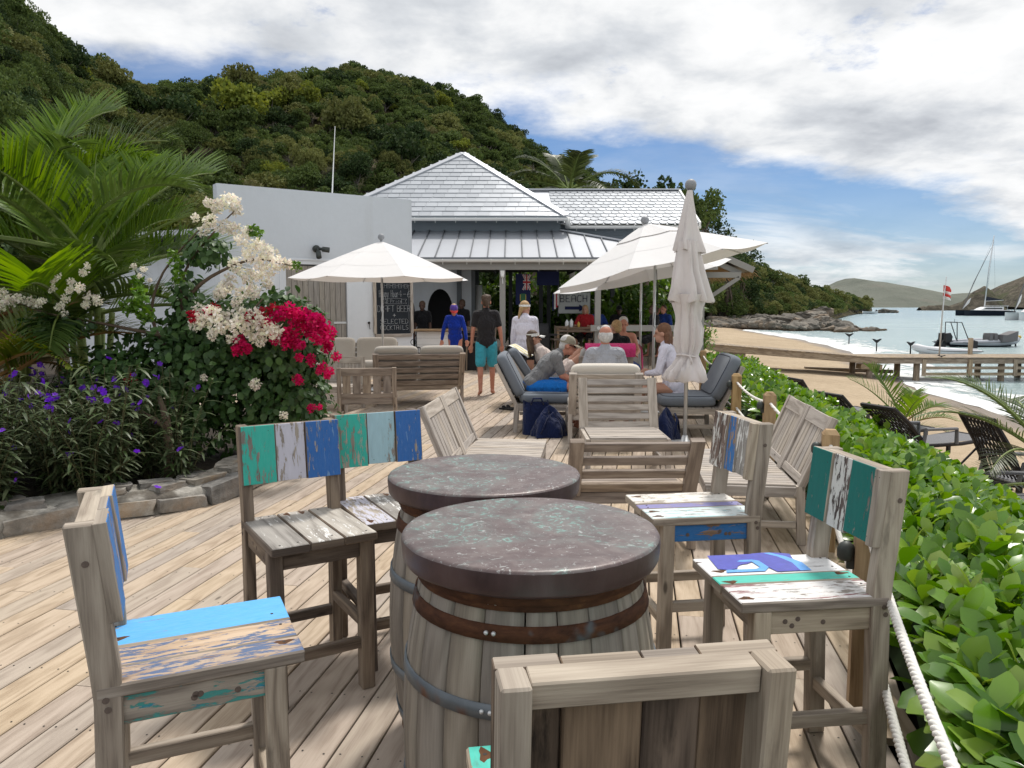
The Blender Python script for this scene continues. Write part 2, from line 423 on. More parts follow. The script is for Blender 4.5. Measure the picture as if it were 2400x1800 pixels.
out(PR(col, SC(f1, .32, .55), M_('ADD', f1, M_('MULTIPLY', f4, .4)), .12, .01, metal=.15, spec=.5))
m = newmat('copper_edge'); M['copper_edge'] = m
f1 = UVN((7., 7., 3.), 1., 7., .65, .4, coord='Object')
col = RAMP(f1, [(.3, (.035, .018, .018)), (.52, (.070, .038, .038)), (.66, (.085, .055, .055)), (.8, (.12, .17, .155))])
out(PR(col, .45, f1, .2, .01, metal=.15, spec=.5))
m = newmat('hoop_rust'); M['rust'] = m
f1 = UVN((12., 12., 30.), 1., 7., .68, .5, coord='Object'); f2 = UVN((4.,) * 3, 1., 4., .6, coord='Object')
out(PR(MIX(SM(f2, .60, .68), RAMP(f1, [(.3, (.030, .013, .008)), (.55, (.085, .035, .018)), (.8, (.16, .075, .03))]), (.10, .12, .135)), .8, f1, .5, .004, spec=.2))
m = newmat('hoop_steel'); M['steel'] = m
f1 = UVN((10.,) * 3, 1., 6., .6, coord='Object'); f2 = UVN((3.,) * 3, 1., 4., .6, coord='Object')
out(PR(MIX(SM(f2, .62, .70), RAMP(f1, [(.3, (.085, .10, .115)), (.7, (.16, .18, .20))]), (.16, .06, .025)), .5, f1, .2, .003, metal=.35, spec=.5))
M['nail'] = plain('nail_iron', (.03, .026, .024), .6)
M['rustspot'] = plain('rust_stain', (.10, .045, .02), .9, .3, 40.)
M['dowel'] = plain('wood_plug', (.13, .10, .085), .8, .2, 60.)
M['rope'] = plain('rope_white', (.74, .72, .68), .85, .06, 60., .3)
M['lampgreen'] = plain('lamp_bronze', (.06, .068, .065), .5, .1, 8., .0, .3)
def rendered(name, col):
    m = newmat(name); f = UVN((1.1,) * 3, 1., 6., .6, coord='Object'); st = UVN((3.2, 3.2, .22), 1., 6., .65, .2, coord='Object'); sp = UVN((9.,) * 3, 1., 5., .7, coord='Object')
    c_ = HSV(MIX(M_('MULTIPLY', SM(st, .52, .80), .14), col, (.30, .29, .26)), .5, 1., M_('MULTIPLY', SC(f, .93, 1.05), SC(sp, .95, 1.04)))
    out(PR(c_, .9, sp, .12, .02, spec=.2)); return m
M['parapet'] = rendered('render_pale_grey', (.60, .64, .69))
M['whitewall'] = rendered('render_white', (.72, .75, .79))
M['whitepaint'] = plain('paint_white', (.80, .80, .79), .6, .03, 3.)
M['bluegrey'] = plain('paint_blue_grey', (.19, .225, .26), .6, .05, 2.)
M['greypaint'] = plain('paint_grey', (.30, .29, .275), .65, .06, 3.)
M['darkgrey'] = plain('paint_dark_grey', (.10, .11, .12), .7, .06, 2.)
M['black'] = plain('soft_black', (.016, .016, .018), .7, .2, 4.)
M['roofmetal'] = plain('roof_panel', (.44, .46, .50), .38, .05, .9, .0, .25, .5)
M['seam'] = plain('roof_seam', (.13, .14, .155), .5, .1, 2., metal=.3)
m = newmat('roof_shingle'); M['shingle'] = m
rnd = ORND(); f = UVN((1.5,) * 3, 1., 4., .6, coord='Object')
out(PR(HSV(MIX(0., (.38, .405, .44), (.5, .5, .5)), .5, 1., M_('MULTIPLY', SC(rnd, .95, 1.05), SC(f, .95, 1.05))), SC(rnd, .30, .36), None, metal=.3, spec=.5))
M['canvas'] = None
m = newmat('parasol_canvas'); M['canvas'] = m
f = UVN((2.2,) * 3, 1., 5., .6, coord='Object'); w = UVN((300.,) * 3, 1., 2., coord='Object')
cc = HSV(MIX(0., (.80, .79, .79), (1, 1, 1)), .5, 1., SC(f, .93, 1.05))
sh = PR(cc, .9, M_('ADD', M_('MULTIPLY', f, .8), M_('MULTIPLY', w, .05)), .25, .03, spec=.1); tl = n('ShaderNodeBsdfTranslucent', {0: (.80, .74, .70, 1)}).outputs[0]
out(n('ShaderNodeMixShader', {0: .14, 1: sh, 2: tl}).outputs[0])
m = newmat('parasol_canvas_aged'); M['canvas_pink'] = m
f = UVN((2.2,) * 3, 1., 6., .65, coord='Object')
cc = HSV(MIX(SM(f, .5, .7), (.72, .67, .66), (.62, .57, .55)), .5, 1., SC(f, .9, 1.08))
out(PR(cc, .9, f, .25, .03, spec=.1))
M['alu'] = plain('aluminium', (.62, .63, .64), .4, .05, 3., metal=.6, spec=.5)
M['ballgrey'] = plain('finial_grey', (.27, .28, .30), .55, .05, 5.)
M['greyfabric'] = cloth('cushion_slate', (.165, .185, .215))
M['piping'] = cloth('piping_navy', (.025, .032, .05))
M['beige'] = cloth('cushion_beige', (.43, .395, .35))
M['cream'] = cloth('cushion_cream', (.66, .61, .54))
M['sling'] = cloth('sling_grey', (.46, .45, .43))
M['navybag'] = cloth('bag_navy', (.008, .017, .07), .3, .6, folds=1.)
M['wicker'] = plain('wicker_black', (.018, .015, .016), .6, .3, 50., .5)
M['wickerflat'] = plain('wicker_grey', (.14, .14, .15), .7, .25, 60., .5)
M['chalk'] = plain('chalk', (.72, .74, .76), .95, .12, 40.)
M['slate'] = plain('blackboard', (.014, .019, .026), .75, .35, 3.)
M['sand'] = None
m = newmat('sand'); M['sand'] = m
g = n('ShaderNodeNewGeometry').outputs['Position']; gs = n('ShaderNodeSeparateXYZ', {0: g})
f1 = UVN((.35, .35, .35), 1., 8., .65, coord='Object'); f2 = UVN((5.,) * 3, 1., 6., .7, coord='Object'); f3 = UVN((1.4, 1.4, 1.4), 1., 5., .6, .6, coord='Object')
wet = SM(M_('ADD', gs.outputs[2], M_('MULTIPLY', M_('SUBTRACT', f1, .5), .12)), -1.40, -1.545)
col = RAMP(M_('ADD', M_('MULTIPLY', f1, .5), M_('MULTIPLY', f2, .5)), [(.3, (.29, .22, .145)), (.55, (.45, .355, .245)), (.75, (.53, .43, .305))])
col = MIX(M_('MULTIPLY', SM(M_('ADD', M_('MULTIPLY', f3, .6), M_('MULTIPLY', f2, .4)), .54, .64), .45), col, (.22, .17, .12))
col = MIX(wet, col, (.19, .145, .105))
out(PR(col, SC(wet, .95, .35), M_('ADD', f3, M_('MULTIPLY', f2, .5)), .8, .12, spec=.2))
m = newmat('soil'); M['soil'] = m
f1 = UVN((6.,) * 3, 1., 7., .7, coord='Object')
out(PR(RAMP(f1, [(.3, (.016, .012, .009)), (.7, (.055, .042, .03))]), .95, f1, 1., .04))
m = newmat('stone'); M['stone'] = m
rnd = ORND(); f1 = UVN((7.,) * 3, 1., 8., .68, .3, coord='Object'); f2 = UVN((2.2,) * 3, 1., 5., .6, coord='Object')
col = RAMP(f1, [(.25, (.10, .093, .083)), (.5, (.28, .26, .23)), (.75, (.46, .43, .39))])
col = MIX(M_('MULTIPLY', SM(f2, .5, .65), .6), col, (.30, .21, .13))
out(PR(HSV(col, .5, SC(rnd, .4, 1.2), SC(rnd, .65, 1.25)), .9, f1, .7, .03, spec=.2))
m = newmat('mortar'); M['mortar'] = m
f1 = UVN((14.,) * 3, 1., 7., .68, coord='Object'); f2 = UVN((2.5,) * 3, 1., 4., .6, coord='Object')
out(PR(MIX(SM(f2, .5, .66), RAMP(f1, [(.3, (.26, .245, .215)), (.7, (.48, .455, .41))]), (.13, .115, .095)), .95, f1, .8, .02))
m = newmat('boulder'); M['boulder'] = m
rnd = ORND(); f1 = UVN((1.6,) * 3, 1., 9., .7, .4, coord='Object'); f2 = UVN((.5,) * 3, 1., 4., .6, coord='Object')
gs = n('ShaderNodeSeparateXYZ', {0: n('ShaderNodeNewGeometry').outputs['Position']})
col = RAMP(f1, [(.28, (.06, .055, .048)), (.5, (.175, .16, .138)), (.75, (.33, .305, .27))])
col = MIX(M_('MULTIPLY', SM(M_('ADD', f2, M_('MULTIPLY', rnd, .2)), .60, .76), .5), col, (.27, .19, .125))
col = MIX(SM(gs.outputs[2], -1.15, -1.5), col, (.085, .06, .04))
out(PR(HSV(col, .5, 1., SC(rnd, .75, 1.2)), .9, f1, .8, .15, spec=.2))
# foliage and terrain materials
M['hill_green'] = leafm('hill_green', [(0.045, 0.074, 0.021), (0.076, 0.112, 0.031), (0.108, 0.147, 0.044), (0.059, 0.093, 0.031)], .8, .2, spec=.12)
M['hill_dark'] = leafm('hill_dark', [(0.019, 0.038, 0.014), (0.035, 0.061, 0.022), (0.059, 0.085, 0.031)], .8, .15, spec=.12)
M['hill_olive'] = leafm('hill_olive', [(0.113, 0.128, 0.042), (0.162, 0.171, 0.061), (0.130, 0.147, 0.046)], .8, .2, spec=.12)
M['hill_dry'] = leafm('hill_dry', [(.15, .145, .065), (.19, .18, .085), (.12, .14, .05)], .8, .2, spec=.12)
M['hill_bright'] = leafm('hill_bright', [(0.137, 0.171, 0.029), (0.192, 0.217, 0.040), (0.110, 0.148, 0.029)], .8, .25, spec=.12)
M['bark'] = plain('bark', (.11, .085, .065), .9, .3, 6., .6)
M['bark_grey'] = plain('bark_grey', (.20, .18, .16), .9, .25, 6., .5)
m = newmat('hill_ground'); M['hill_ground'] = m
f1 = UVN((.12,) * 3, 1., 9., .7, coord='Object'); f2 = UVN((1.1,) * 3, 1., 6., .7, coord='Object')
out(PR(MIX(SM(f1, .42, .6), RAMP(f2, [(.3, (.018, .022, .008)), (.7, (.06, .06, .024))]), RAMP(f2, [(.3, (.05, .04, .022)), (.7, (.12, .095, .06))])), .95, f2, .9, .5, spec=.1))
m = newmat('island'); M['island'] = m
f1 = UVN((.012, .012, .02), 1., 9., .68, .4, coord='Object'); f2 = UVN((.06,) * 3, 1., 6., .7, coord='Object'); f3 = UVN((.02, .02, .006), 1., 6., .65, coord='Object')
col = RAMP(f1, [(.3, (.115, .125, .105)), (.55, (.15, .16, .135)), (.75, (.185, .185, .16))])  # greens greyed so that distance haze sits in the colour itself
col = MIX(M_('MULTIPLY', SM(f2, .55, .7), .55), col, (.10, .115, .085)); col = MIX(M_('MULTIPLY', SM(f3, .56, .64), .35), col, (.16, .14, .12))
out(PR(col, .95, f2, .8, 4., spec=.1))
m = newmat('crag'); M['crag'] = m
f1 = UVN((.06,) * 3, 1., 9., .72, .5, coord='Object'); f2 = UVN((.25,) * 3, 1., 6., .7, coord='Object')
out(PR(MIX(SM(f1, .50, .64), RAMP(f2, [(.3, (.05, .045, .035)), (.7, (.18, .155, .12))]), (.10, .105, .06)), .95, f2, 1., 2.5, spec=.1))
m = newmat('sea'); M['sea'] = m
g = n('ShaderNodeNewGeometry').outputs['Position']
def GN(sc, d=5., r=.6, ds=0., off=(0, 0, 0)):
    mp = n('ShaderNodeMapping', {0: g, 1: off, 3: sc}); return n('ShaderNodeTexNoise', {'Vector': mp.outputs[0], 'Scale': 1., 'Detail': d, 'Roughness': r, 'Distortion': ds}).outputs[0]
w1 = GN((.30, .75, 1.), 6., .62); w2 = GN((1.6, 3.2, 1.), 5., .6); w3 = GN((.05, .16, 1.), 4., .6)
deep = SM(M_('ADD', n('ShaderNodeSeparateXYZ', {0: g}).outputs[1], M_('MULTIPLY', w3, 60.)), 60., 330.)
col = MIX(deep, (.33, .43, .44), (.20, .30, .35))
col = MIX(M_('MULTIPLY', SM(w3, .45, .65), .35), col, (.40, .49, .49))
out(PR(col, .2, M_('ADD', M_('MULTIPLY', w1, .7), M_('MULTIPLY', w2, .35)), 1., .8, spec=.5, IOR=1.33))
m = newmat('foam'); M['foam'] = m
f1 = GN((.9, .9, 1.), 8., .68, .8) if False else None
g = n('ShaderNodeNewGeometry').outputs['Position']
a = GN((1.1, .55, 1.), 8., .66, 1.0); b = GN((.25, .12, 1.), 4., .6, .5, (3, 1, 0))
uvx = n('ShaderNodeSeparateXYZ', {0: n('ShaderNodeTexCoord').outputs['UV']})
edge = RAMP(uvx.outputs[0], [(0., .95), (.06, .42), (.35, .30), (.6, .16), (1., 0.)])
msk = SM(M_('ADD', M_('ADD', M_('MULTIPLY', a, .9), M_('MULTIPLY', b, .5)), edge), .92, 1.08)
out(n('ShaderNodeMixShader', {0: M_('MULTIPLY', msk, .92), 1: n('ShaderNodeBsdfTransparent').outputs[0], 2: PR((.74, .76, .76), .7, a, .4, .05)}).outputs[0])
M['palm'] = leafm('palm_leaf', [(.06, .125, .012), (.095, .175, .016), (.135, .225, .020), (.07, .14, .014)], .4, .38)
M['palm_yellow'] = leafm('palm_leaf_yellow', [(.15, .20, .02), (.11, .17, .015), (.19, .19, .025)], .45, .35)
M['palm_brown'] = leafm('palm_leaf_dry', [(.16, .10, .03), (.11, .10, .02), (.22, .13, .05)], .6, .25)
M['palm_dark'] = leafm('palm_leaf_dark', [(.045, .085, .018), (.07, .12, .024), (.09, .14, .035)], .4, .25)
M['coco'] = leafm('coconut_leaf', [(0.044, 0.066, 0.019), (0.066, 0.088, 0.028), (0.039, 0.055, 0.017)], .45, .25)
M['palm_stem'] = plain('palm_stem', (.15, .20, .05), .6, .15, 4.)
M['palm_stem_dry'] = plain('palm_stem_orange', (.28, .15, .05), .6, .2, 4.)
M['boug'] = leafm('bougainvillea_leaf', [(0.030, 0.071, 0.021), (0.046, 0.103, 0.025), (0.069, 0.138, 0.034), (0.034, 0.081, 0.028)], .5, .2)
M['boug_lime'] = leafm('bougainvillea_young', [(.10, .22, .02), (.14, .26, .03), (.07, .16, .02)], .5, .3)
M['white_bract'] = leafm('white_bract', [(.80, .76, .66), (.84, .80, .74), (.80, .70, .64), (.76, .78, .58), (.86, .83, .76)], .8, .25, spec=.1)
M['pink_bract'] = leafm('magenta_bract', [(.52, .008, .075), (.62, .012, .11), (.42, .006, .05), (.66, .02, .14)], .7, .25, spec=.1)
M['red_bract'] = leafm('red_bract', [(.42, .015, .03), (.30, .01, .02)], .7, .25, spec=.1)
M['ruellia'] = leafm('ruellia_leaf', [(.045, .07, .030), (.07, .10, .042), (.11, .135, .07), (.06, .11, .028)], .45, .2)
M['purple'] = leafm('purple_petal', [(.13, .03, .42), (.19, .05, .55), (.10, .025, .34)], .7, .3, spec=.1)
M['stem'] = plain('plant_stem', (.07, .07, .03), .8, .2, 9.)
M['woody'] = plain('woody_stem', (.12, .085, .06), .9, .3, 9., .5)
M['naupaka'] = leafm('hedge_leaf', [(.045, .125, .010), (.09, .215, .018), (.16, .31, .03), (.065, .165, .013), (.24, .40, .055), (.20, .28, .05)], .27, .3, spec=.6)
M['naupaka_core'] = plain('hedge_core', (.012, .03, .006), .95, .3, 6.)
M['jungle'] = leafm('jungle_leaf', [(.05, .12, .015), (.085, .17, .022), (.13, .23, .035), (.035, .085, .014)], .45, .3)
M['flower_white'] = plain('tiny_flower', (.8, .8, .74), .8)
# people
M['skin'] = plain('skin_tan', (.50, .27, .19), .55, .06, 9., spec=.35)
M['skin_red'] = plain('skin_sunburnt', (.50, .22, .15), .55, .06, 9., spec=.35)
M['skin_dark'] = plain('skin_brown', (.10, .055, .04), .55, .06, 9.)
for k_, c_ in dict(royal=(.008, .035, .32), charcoal=(.028, .026, .028), turquoise=(.055, .36, .46), whiteknit=(.72, .70, .80), blackknit=(.012, .012, .014), heather=(.20, .20, .205), heather_light=(.36, .37, .41), blueshort=(.012, .16, .55), khaki=(.27, .24, .18), whitecap=(.80, .80, .78), visorpurple=(.10, .06, .30), visorred=(.50, .045, .045), gauze=(.70, .68, .78), red=(.35, .02, .025), navyshirt=(.02, .05, .22), dark=(.014, .014, .016), pale=(.72, .62, .58), pinktowel=(.72, .06, .22), yellowtowel=(.78, .70, .36), teal=(.03, .40, .42)).items():
    M[k_] = cloth('fabric_' + k_, c_, .14, .9, 500., 1.)
M['hair_brown'] = plain('hair_brown', (.075, .045, .028), .6, .4, 40., .6)
M['hair_blond'] = plain('hair_blond', (.42, .27, .13), .6, .3, 40., .6)
M['hair_grey'] = plain('hair_grey', (.52, .50, .48), .7, .3, 40., .6)
M['hair_auburn'] = plain('hair_auburn', (.16, .075, .04), .6, .35, 40., .6)
M['glass_dark'] = plain('sunglass', (.01, .01, .012), .1)
# boats
M['hull_navy'] = plain('hull_navy', (.008, .012, .024), .25)
M['gelcoat'] = plain('gelcoat_white', (.78, .79, .80), .3, .03)
M['tube_grey'] = plain('tube_grey', (.36, .38, .42), .5, .05, 2.)
M['tube_light'] = plain('tube_light', (.62, .63, .66), .5, .05, 2.)
M['cover_grey'] = plain('cover_grey', (.15, .145, .15), .8, .1, 4.)
M['outboard'] = plain('outboard_black', (.02, .021, .025), .3)
M['yellow'] = plain('float_yellow', (.62, .40, .08), .5)
M['ensign_red'] = plain('flag_red', (.60, .06, .05), .8); M['flagblue'] = plain('flag_navy', (.01, .016, .07), .8); M['flagwhite'] = plain('flag_white', (.7, .7, .7), .8); M['flaggreen'] = plain('flag_green', (.04, .14, .07), .8); M['flaggold'] = plain('flag_gold', (.5, .36, .08), .8); M['flagred'] = plain('flag_red_dark', (.40, .02, .03), .8)
M['thatch'] = plain('thatch', (.34, .21, .10), .95, .25, 9., .8)
# ------------------------------------------------------------------ the setting: sea, sand, hill, garden, deck
def crv(xs, ys):
    return lambda x: float(np.interp(x, xs, ys))
def smooth_poly(pts, sub=6):
    pts = [V3(p if len(p) == 3 else (*p, 0)) for p in pts]; o = []
    for i in range(len(pts) - 1):
        p0, p1, p2, p3 = pts[max(i - 1, 0)], pts[i], pts[i + 1], pts[min(i + 2, len(pts) - 1)]
        for k in range(sub):
            t = k / sub
            o.append(.5 * ((2 * p1) + (p2 - p0) * t + (2 * p0 - 5 * p1 + 4 * p2 - p3) * t * t + (3 * p1 - p0 - 3 * p2 + p3) * t ** 3))
    return o + [pts[-1]]
SEA = -1.6
# sea bed to horizon
b = MB(); b.add([(-6000, -400, SEA), (9000, -400, SEA), (9000, 12000, SEA), (-6000, 12000, SEA)], [(0, 1, 2, 3)])
tag(b.obj('sea', M['sea']), kind='structure')
SHORE = [(12.4, -30), (12.8, 0), (13.5, 15), (14.35, 21.3), (15.4, 26.2), (16.5, 31), (18.5, 38), (21.2, 46), (23.6, 53), (26.4, 66), (28., 80), (29.6, 95), (31.8, 105), (33, 110), (35, 118)]
SH = smooth_poly(SHORE, 6)
shx = crv([p.y for p in SH], [p.x for p in SH])
# beach: a sheet from the hedge bank down under the waterline
def beach_z(x, y):
    s = shx(y) - x
    z = SEA + (.085 * s if s < 4 else .34 + .055 * (s - 4)) if s > 0 else SEA + .06 * s
    z = min(z, -.72 - .004 * max(0, y - 20))
    return z + .035 * mnoise.noise(Vector((x * .6, y * .6, 0))) + .02 * mnoise.noise(Vector((x * 2.1, y * 2.1, 3)))
b = MB(); ys = list(np.linspace(-8, 40, 70)) + list(np.linspace(41, 118, 50)); NXB = 46
vs = []; fs = []
for j, y in enumerate(ys):
    xl = .4 if y < 24 else -2.
    for i in range(NXB):
        x = xl + (shx(y) + 7 - xl) * i / (NXB - 1); vs.append((x, y, beach_z(x, y)))
for j in range(len(ys) - 1):
    for i in range(NXB - 1): a = j * NXB + i; fs.append((a, a + 1, a + NXB + 1, a + NXB))
b.add(vs, fs); tag(b.obj('beach', M['sand'], smooth=True), kind='structure')
# surf: a thin sheet of foam along the waterline, just above the water
b = MB(); vs = []; fs = []; uv = []
pts = [p for p in SH if 12 < p.y < 112]
for i, p in enumerate(pts):
    wv = 1.0 * mnoise.noise(Vector((p.y * .16, 0, 0))) + .4 * mnoise.noise(Vector((p.y * .6, 2, 0)))
    for k in range(7):
        d = -.5 + wv + (k / 6) * (7.5 if p.y < 40 else 9)
        x = p.x + d; vs.append((x, p.y, max(SEA + .012, beach_z(x, p.y) + .012)))
for i in range(len(pts) - 1):
    for k in range(6):
        a = i * 7 + k; fs.append((a, a + 1, a + 8, a + 7)); uv.append([(k / 6, i), ((k + 1) / 6, i), ((k + 1) / 6, i + 1), (k / 6, i + 1)])
b.add(vs, fs, uv); tag(b.obj('surf_foam', M['foam'], smooth=True), 'white surf foam washing up the sandy beach', 'foam', kind='stuff')

# hillside (height field on a fan round the bay); px columns -> base distance, ridge distance, skyline height
HP = [(-500, 20, 75, -125), (-250, 20, 80, -15), (0, 22, 88, 105), (130, 24, 100, 180), (250, 26, 118, 250), (400, 28, 140, 257), (560, 30, 150, 237), (700, 32, 160, 222), (850, 36, 165, 217), (1000, 40, 168, 252), (1120, 42, 170, 297), (1250, 46, 170, 377), (1340, 52, 168, 427), (1450, 62, 160, 482), (1560, 80, 150, 557), (1640, 108, 145, 591), (1720, 116, 148, 634), (1800, 122, 160, 674), (1880, 130, 200, 698), (1960, 190, 290, 713), (2010, 300, 345, 720), (2040, 330, 360, 723)]
hx = [p[0] for p in HP]
def hill_cols(px):
    d0 = np.interp(px, hx, [p[1] for p in HP]); dr = np.interp(px, hx, [p[2] for p in HP]); ys_ = np.interp(px, hx, [p[3] for p in HP])
    return d0, dr, 1.6 + (716 - ys_) / 1800 * dr
def hill_z(x, y):
    if y < 5: return -3.
    px = 1200 + 1800 * x / y
    if px < -500 or px > 2040: return -3.
    d0, dr, zr = hill_cols(px)
    z0 = np.interp(px, [1300, 1600, 1700, 2040], [-.15, -.6, -1.0, -1.3])
    t = (y - d0) / (dr - d0)
    if t < 0: z = z0 - .02 * (d0 - y)
    elif t < 1: z = z0 + (zr - z0) * (t ** 1.15 * .55 + .45 * (t * t * (3 - 2 * t)))
    else: z = zr - (t - 1) * (zr - z0) * .75
    a = min(1, max(0, t * 3)) * min(1, (zr - z0) / 15)
    z += a * (3.2 * mnoise.noise(Vector((x * .03, y * .03, 1))) + 1.4 * mnoise.noise(Vector((x * .09, y * .09, 5))))
    return float(z)
b = MB(); vs = []; fs = []; NA, ND = 150, 60
cols = np.linspace(-500, 2040, NA)
for px in cols:
    d0, dr, zr = hill_cols(px)
    for j in range(ND):
        t = -.12 + 1.75 * (j / (ND - 1)); y = d0 + (dr - d0) * t; x = (px - 1200) / 1800 * y
        vs.append((x, y, hill_z(x, y)))
for i in range(NA - 1):
    for j in range(ND - 1): a = i * ND + j; fs.append((a, a + ND, a + ND + 1, a + 1))
b.add(vs, fs); tag(b.obj('hill', M['hill_ground'], smooth=True), kind='structure')
# flat ground behind and beside the deck
b = MB(); b.add([(-60, -6, -.12), (.9, -6, -.12), (4.3, 19, -.12), (6.2, 27, -.14), (10, 60, -.2), (-60, 60, -.16)], [(0, 1, 2, 3, 4, 5)])
tag(b.obj('ground', M['soil']), kind='structure')
# bank between the deck edge and the sand
b = MB(); bk = [(.55, -6), (.9, 1.2), (1.5, 2.9), (2.2, 4.95), (2.55, 7.1), (2.85, 9.05), (3.3, 11.7), (3.65, 13.8), (4.9, 21), (6.8, 28), (10, 45)]
vs = []
for x, y in bk: vs += [(x - .6, y, -.125), (x + .2, y, -.13), (x + 1.5, y + .1, -.45), (x + 2.6, y + .2, beach_z(x + 2.6, y + .2) - .05)]
fs = [(i * 4 + k, i * 4 + k + 1, i * 4 + k + 5, i * 4 + k + 4) for i in range(len(bk) - 1) for k in range(3)]
b.add(vs, fs); tag(b.obj('bank', M['sand'], smooth=True), kind='structure')

# far island ridge, sea stack and the near cape across the bay
def ridge(name, label, prof, d, depth, mat, rough, n_=90, nd=14, foot=SEA - .5):
    b = MB(); xs_ = [p[0] for p in prof]; vs = []; fs = []
    for i in range(n_):
        px = xs_[0] + (xs_[-1] - xs_[0]) * i / (n_ - 1); sk = np.interp(px, xs_, [p[1] for p in prof])
        h = 1.6 + (716 - sk) / 1800 * d - foot
        for j in range(nd):
            t = j / (nd - 1); y = d - depth + 2 * depth * t; x = (px - 1200) / 1800 * d
            z = max(0, 1 - abs(2 * t - 1) ** 1.6) * h
            k = rough * h * (1 - abs(2 * t - 1))
            z += k * (mnoise.noise(Vector((x * 6 / d, y * 6 / d, 2))) * .7 + mnoise.noise(Vector((x * 22 / d, y * 22 / d, 4))) * .5 + .35 * mnoise.noise(Vector((x * 70 / d, y * 70 / d, 7))))
            vs.append((x, y, foot + z))
    for i in range(n_ - 1):
        for j in range(nd - 1): a = i * nd + j; fs.append((a, a + nd, a + nd + 1, a + 1))
    b.add(vs, fs); return tag(b.obj(name, mat, smooth=True), label, kind='structure')
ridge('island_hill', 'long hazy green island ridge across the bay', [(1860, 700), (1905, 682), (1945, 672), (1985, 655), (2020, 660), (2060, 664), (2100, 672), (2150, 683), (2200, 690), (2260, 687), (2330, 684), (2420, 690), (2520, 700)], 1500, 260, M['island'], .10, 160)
ridge('cape_hill', 'brown rocky cape beyond the moored catamaran', [(2318, 718), (2335, 692), (2365, 668), (2400, 648), (2450, 625), (2520, 610), (2600, 640)], 640, 90, M['crag'], .12, 70)
ridge('sea_stack', 'craggy rock stack standing in the bay', [(2248, 718), (2262, 698), (2275, 684), (2290, 679), (2300, 674), (2312, 681), (2322, 694), (2330, 714)], 520, 14, M['crag'], .20, 50, 18)
ridge('reef', 'low dark reef awash beside the rock stack', [(2150, 719), (2160, 715), (2166, 718), (2172, 714), (2185, 716), (2205, 713), (2225, 717), (2240, 712), (2255, 713), (2262, 719)], 500, 4, M['crag'], .5, 60, 8)

# garden bed behind the stone edging
GB = [(-5.4, 2.7), (-4.6, 3.75), (-3.62, 5.02), (-3.12, 5.5), (-2.62, 5.82), (-2.32, 6.3), (-2.2, 7.2), (-2.35, 8.6), (-2.75, 9.9), (-3.6, 10.8), (-5.2, 11.3), (-9, 11.6)]
GS = smooth_poly(GB, 5)
b = MB(); vs = [(p.x - .12, p.y + .1, .10) for p in GS] + [(-16, 11.6, .2), (-16, 2.7, .12)]
b.add(vs, [tuple(range(len(vs)))]); tag(b.obj('garden_soil', M['soil']), kind='structure')

# deck: every board its own piece
DA = Vector((.165, .986, 0)).normalized(); DN = Vector((DA.y, -DA.x, 0))
deck = thing('deck', None, None); tag(deck, 'pale pine board deck of the beach bar', kind='structure')
PW = .142
def edge_x(y): return float(np.interp(y, [-2, 1.2, 2.9, 4.95, 7.1, 9.05, 11.7, 13.8, 21, 26], [-.05, .95, 1.53, 2.21, 2.54, 2.80, 3.26, 3.58, 4.7, 5.6]))
def in_garden(x, y):
    g_ = np.interp(y, [p.y for p in GS], [p.x for p in GS]); return 2.7 < y < 11.4 and x < g_ - .22
far_b = MB(); far_n = 0; BOARDS = []
for r in range(-62, 32):
    s_ = r * PW
    t = .6 + random.uniform(-2.4, 0); 
    while t < 24.5:
        L = random.choice([2.4, 3.6, 3.6, 4.8, 4.8])
        a, e = t, min(t + L, 24.5); t += L
        # keep the part of the board that lies on the deck
        st = [k for k in np.arange(a, e + .01, .06)]
        ok = []
        for k in st:
            p = DN * s_ + DA * float(k)
            ok.append(p.x < edge_x(p.y) and not in_garden(p.x, p.y) and p.x > -8.6 and p.y > 1.0)
        if not any(ok): continue
        i0 = ok.index(True); i1 = len(ok) - 1 - ok[::-1].index(True)
        a2, e2 = (a if i0 == 0 else st[i0]), (e if i1 == len(ok) - 1 else st[i1])
        if e2 - a2 < .15: continue
        BOARDS.append((a2, e2, s_))
BOARDS.sort(key=lambda q: (DN * q[2] + DA * ((q[0] + q[1]) / 2)).length if abs((DN * q[2] + DA * ((q[0] + q[1]) / 2)).x) < .72 * ((DN * q[2] + DA * ((q[0] + q[1]) / 2)).y) + .6 else 99)
for i, (a, e, s_) in enumerate(BOARDS):
    bb = MB() if i < 296 else far_b
    z = -.016 + random.uniform(-.0012, .0012)
    bb.beam(DN * s_ + DA * (a + .001) + Vector((0, 0, z)), DN * s_ + DA * (e - .0015) + Vector((0, 0, z)), PW - .0085, .03, ch=.004, endch=False)
    if i < 296: bb.obj('plank', M['deck'] if random.random() > .28 else M['deck_grey'], deck)
tag(far_b.obj('planking', M['deck'], deck), kind='stuff')
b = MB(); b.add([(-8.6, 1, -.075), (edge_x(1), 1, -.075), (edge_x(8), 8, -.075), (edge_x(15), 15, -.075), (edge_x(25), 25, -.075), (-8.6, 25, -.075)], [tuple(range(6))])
b.obj('joist_shadow', M['black'], deck).name = 'shade_sheet'  # added black sheet that stands in for the shade below the boards
# right edge board
b = MB(); ys = [.8, 1.2, 2.9, 4.95, 7.1, 9.05, 11.7, 13.8, 21]
for i in range(len(ys) - 1): b.beam((edge_x(ys[i]) + .02, ys[i], -.09), (edge_x(ys[i + 1]) + .02, ys[i + 1], -.09), .035, .16, ch=.003)
b.obj('fascia', M['deck_grey'], deck)
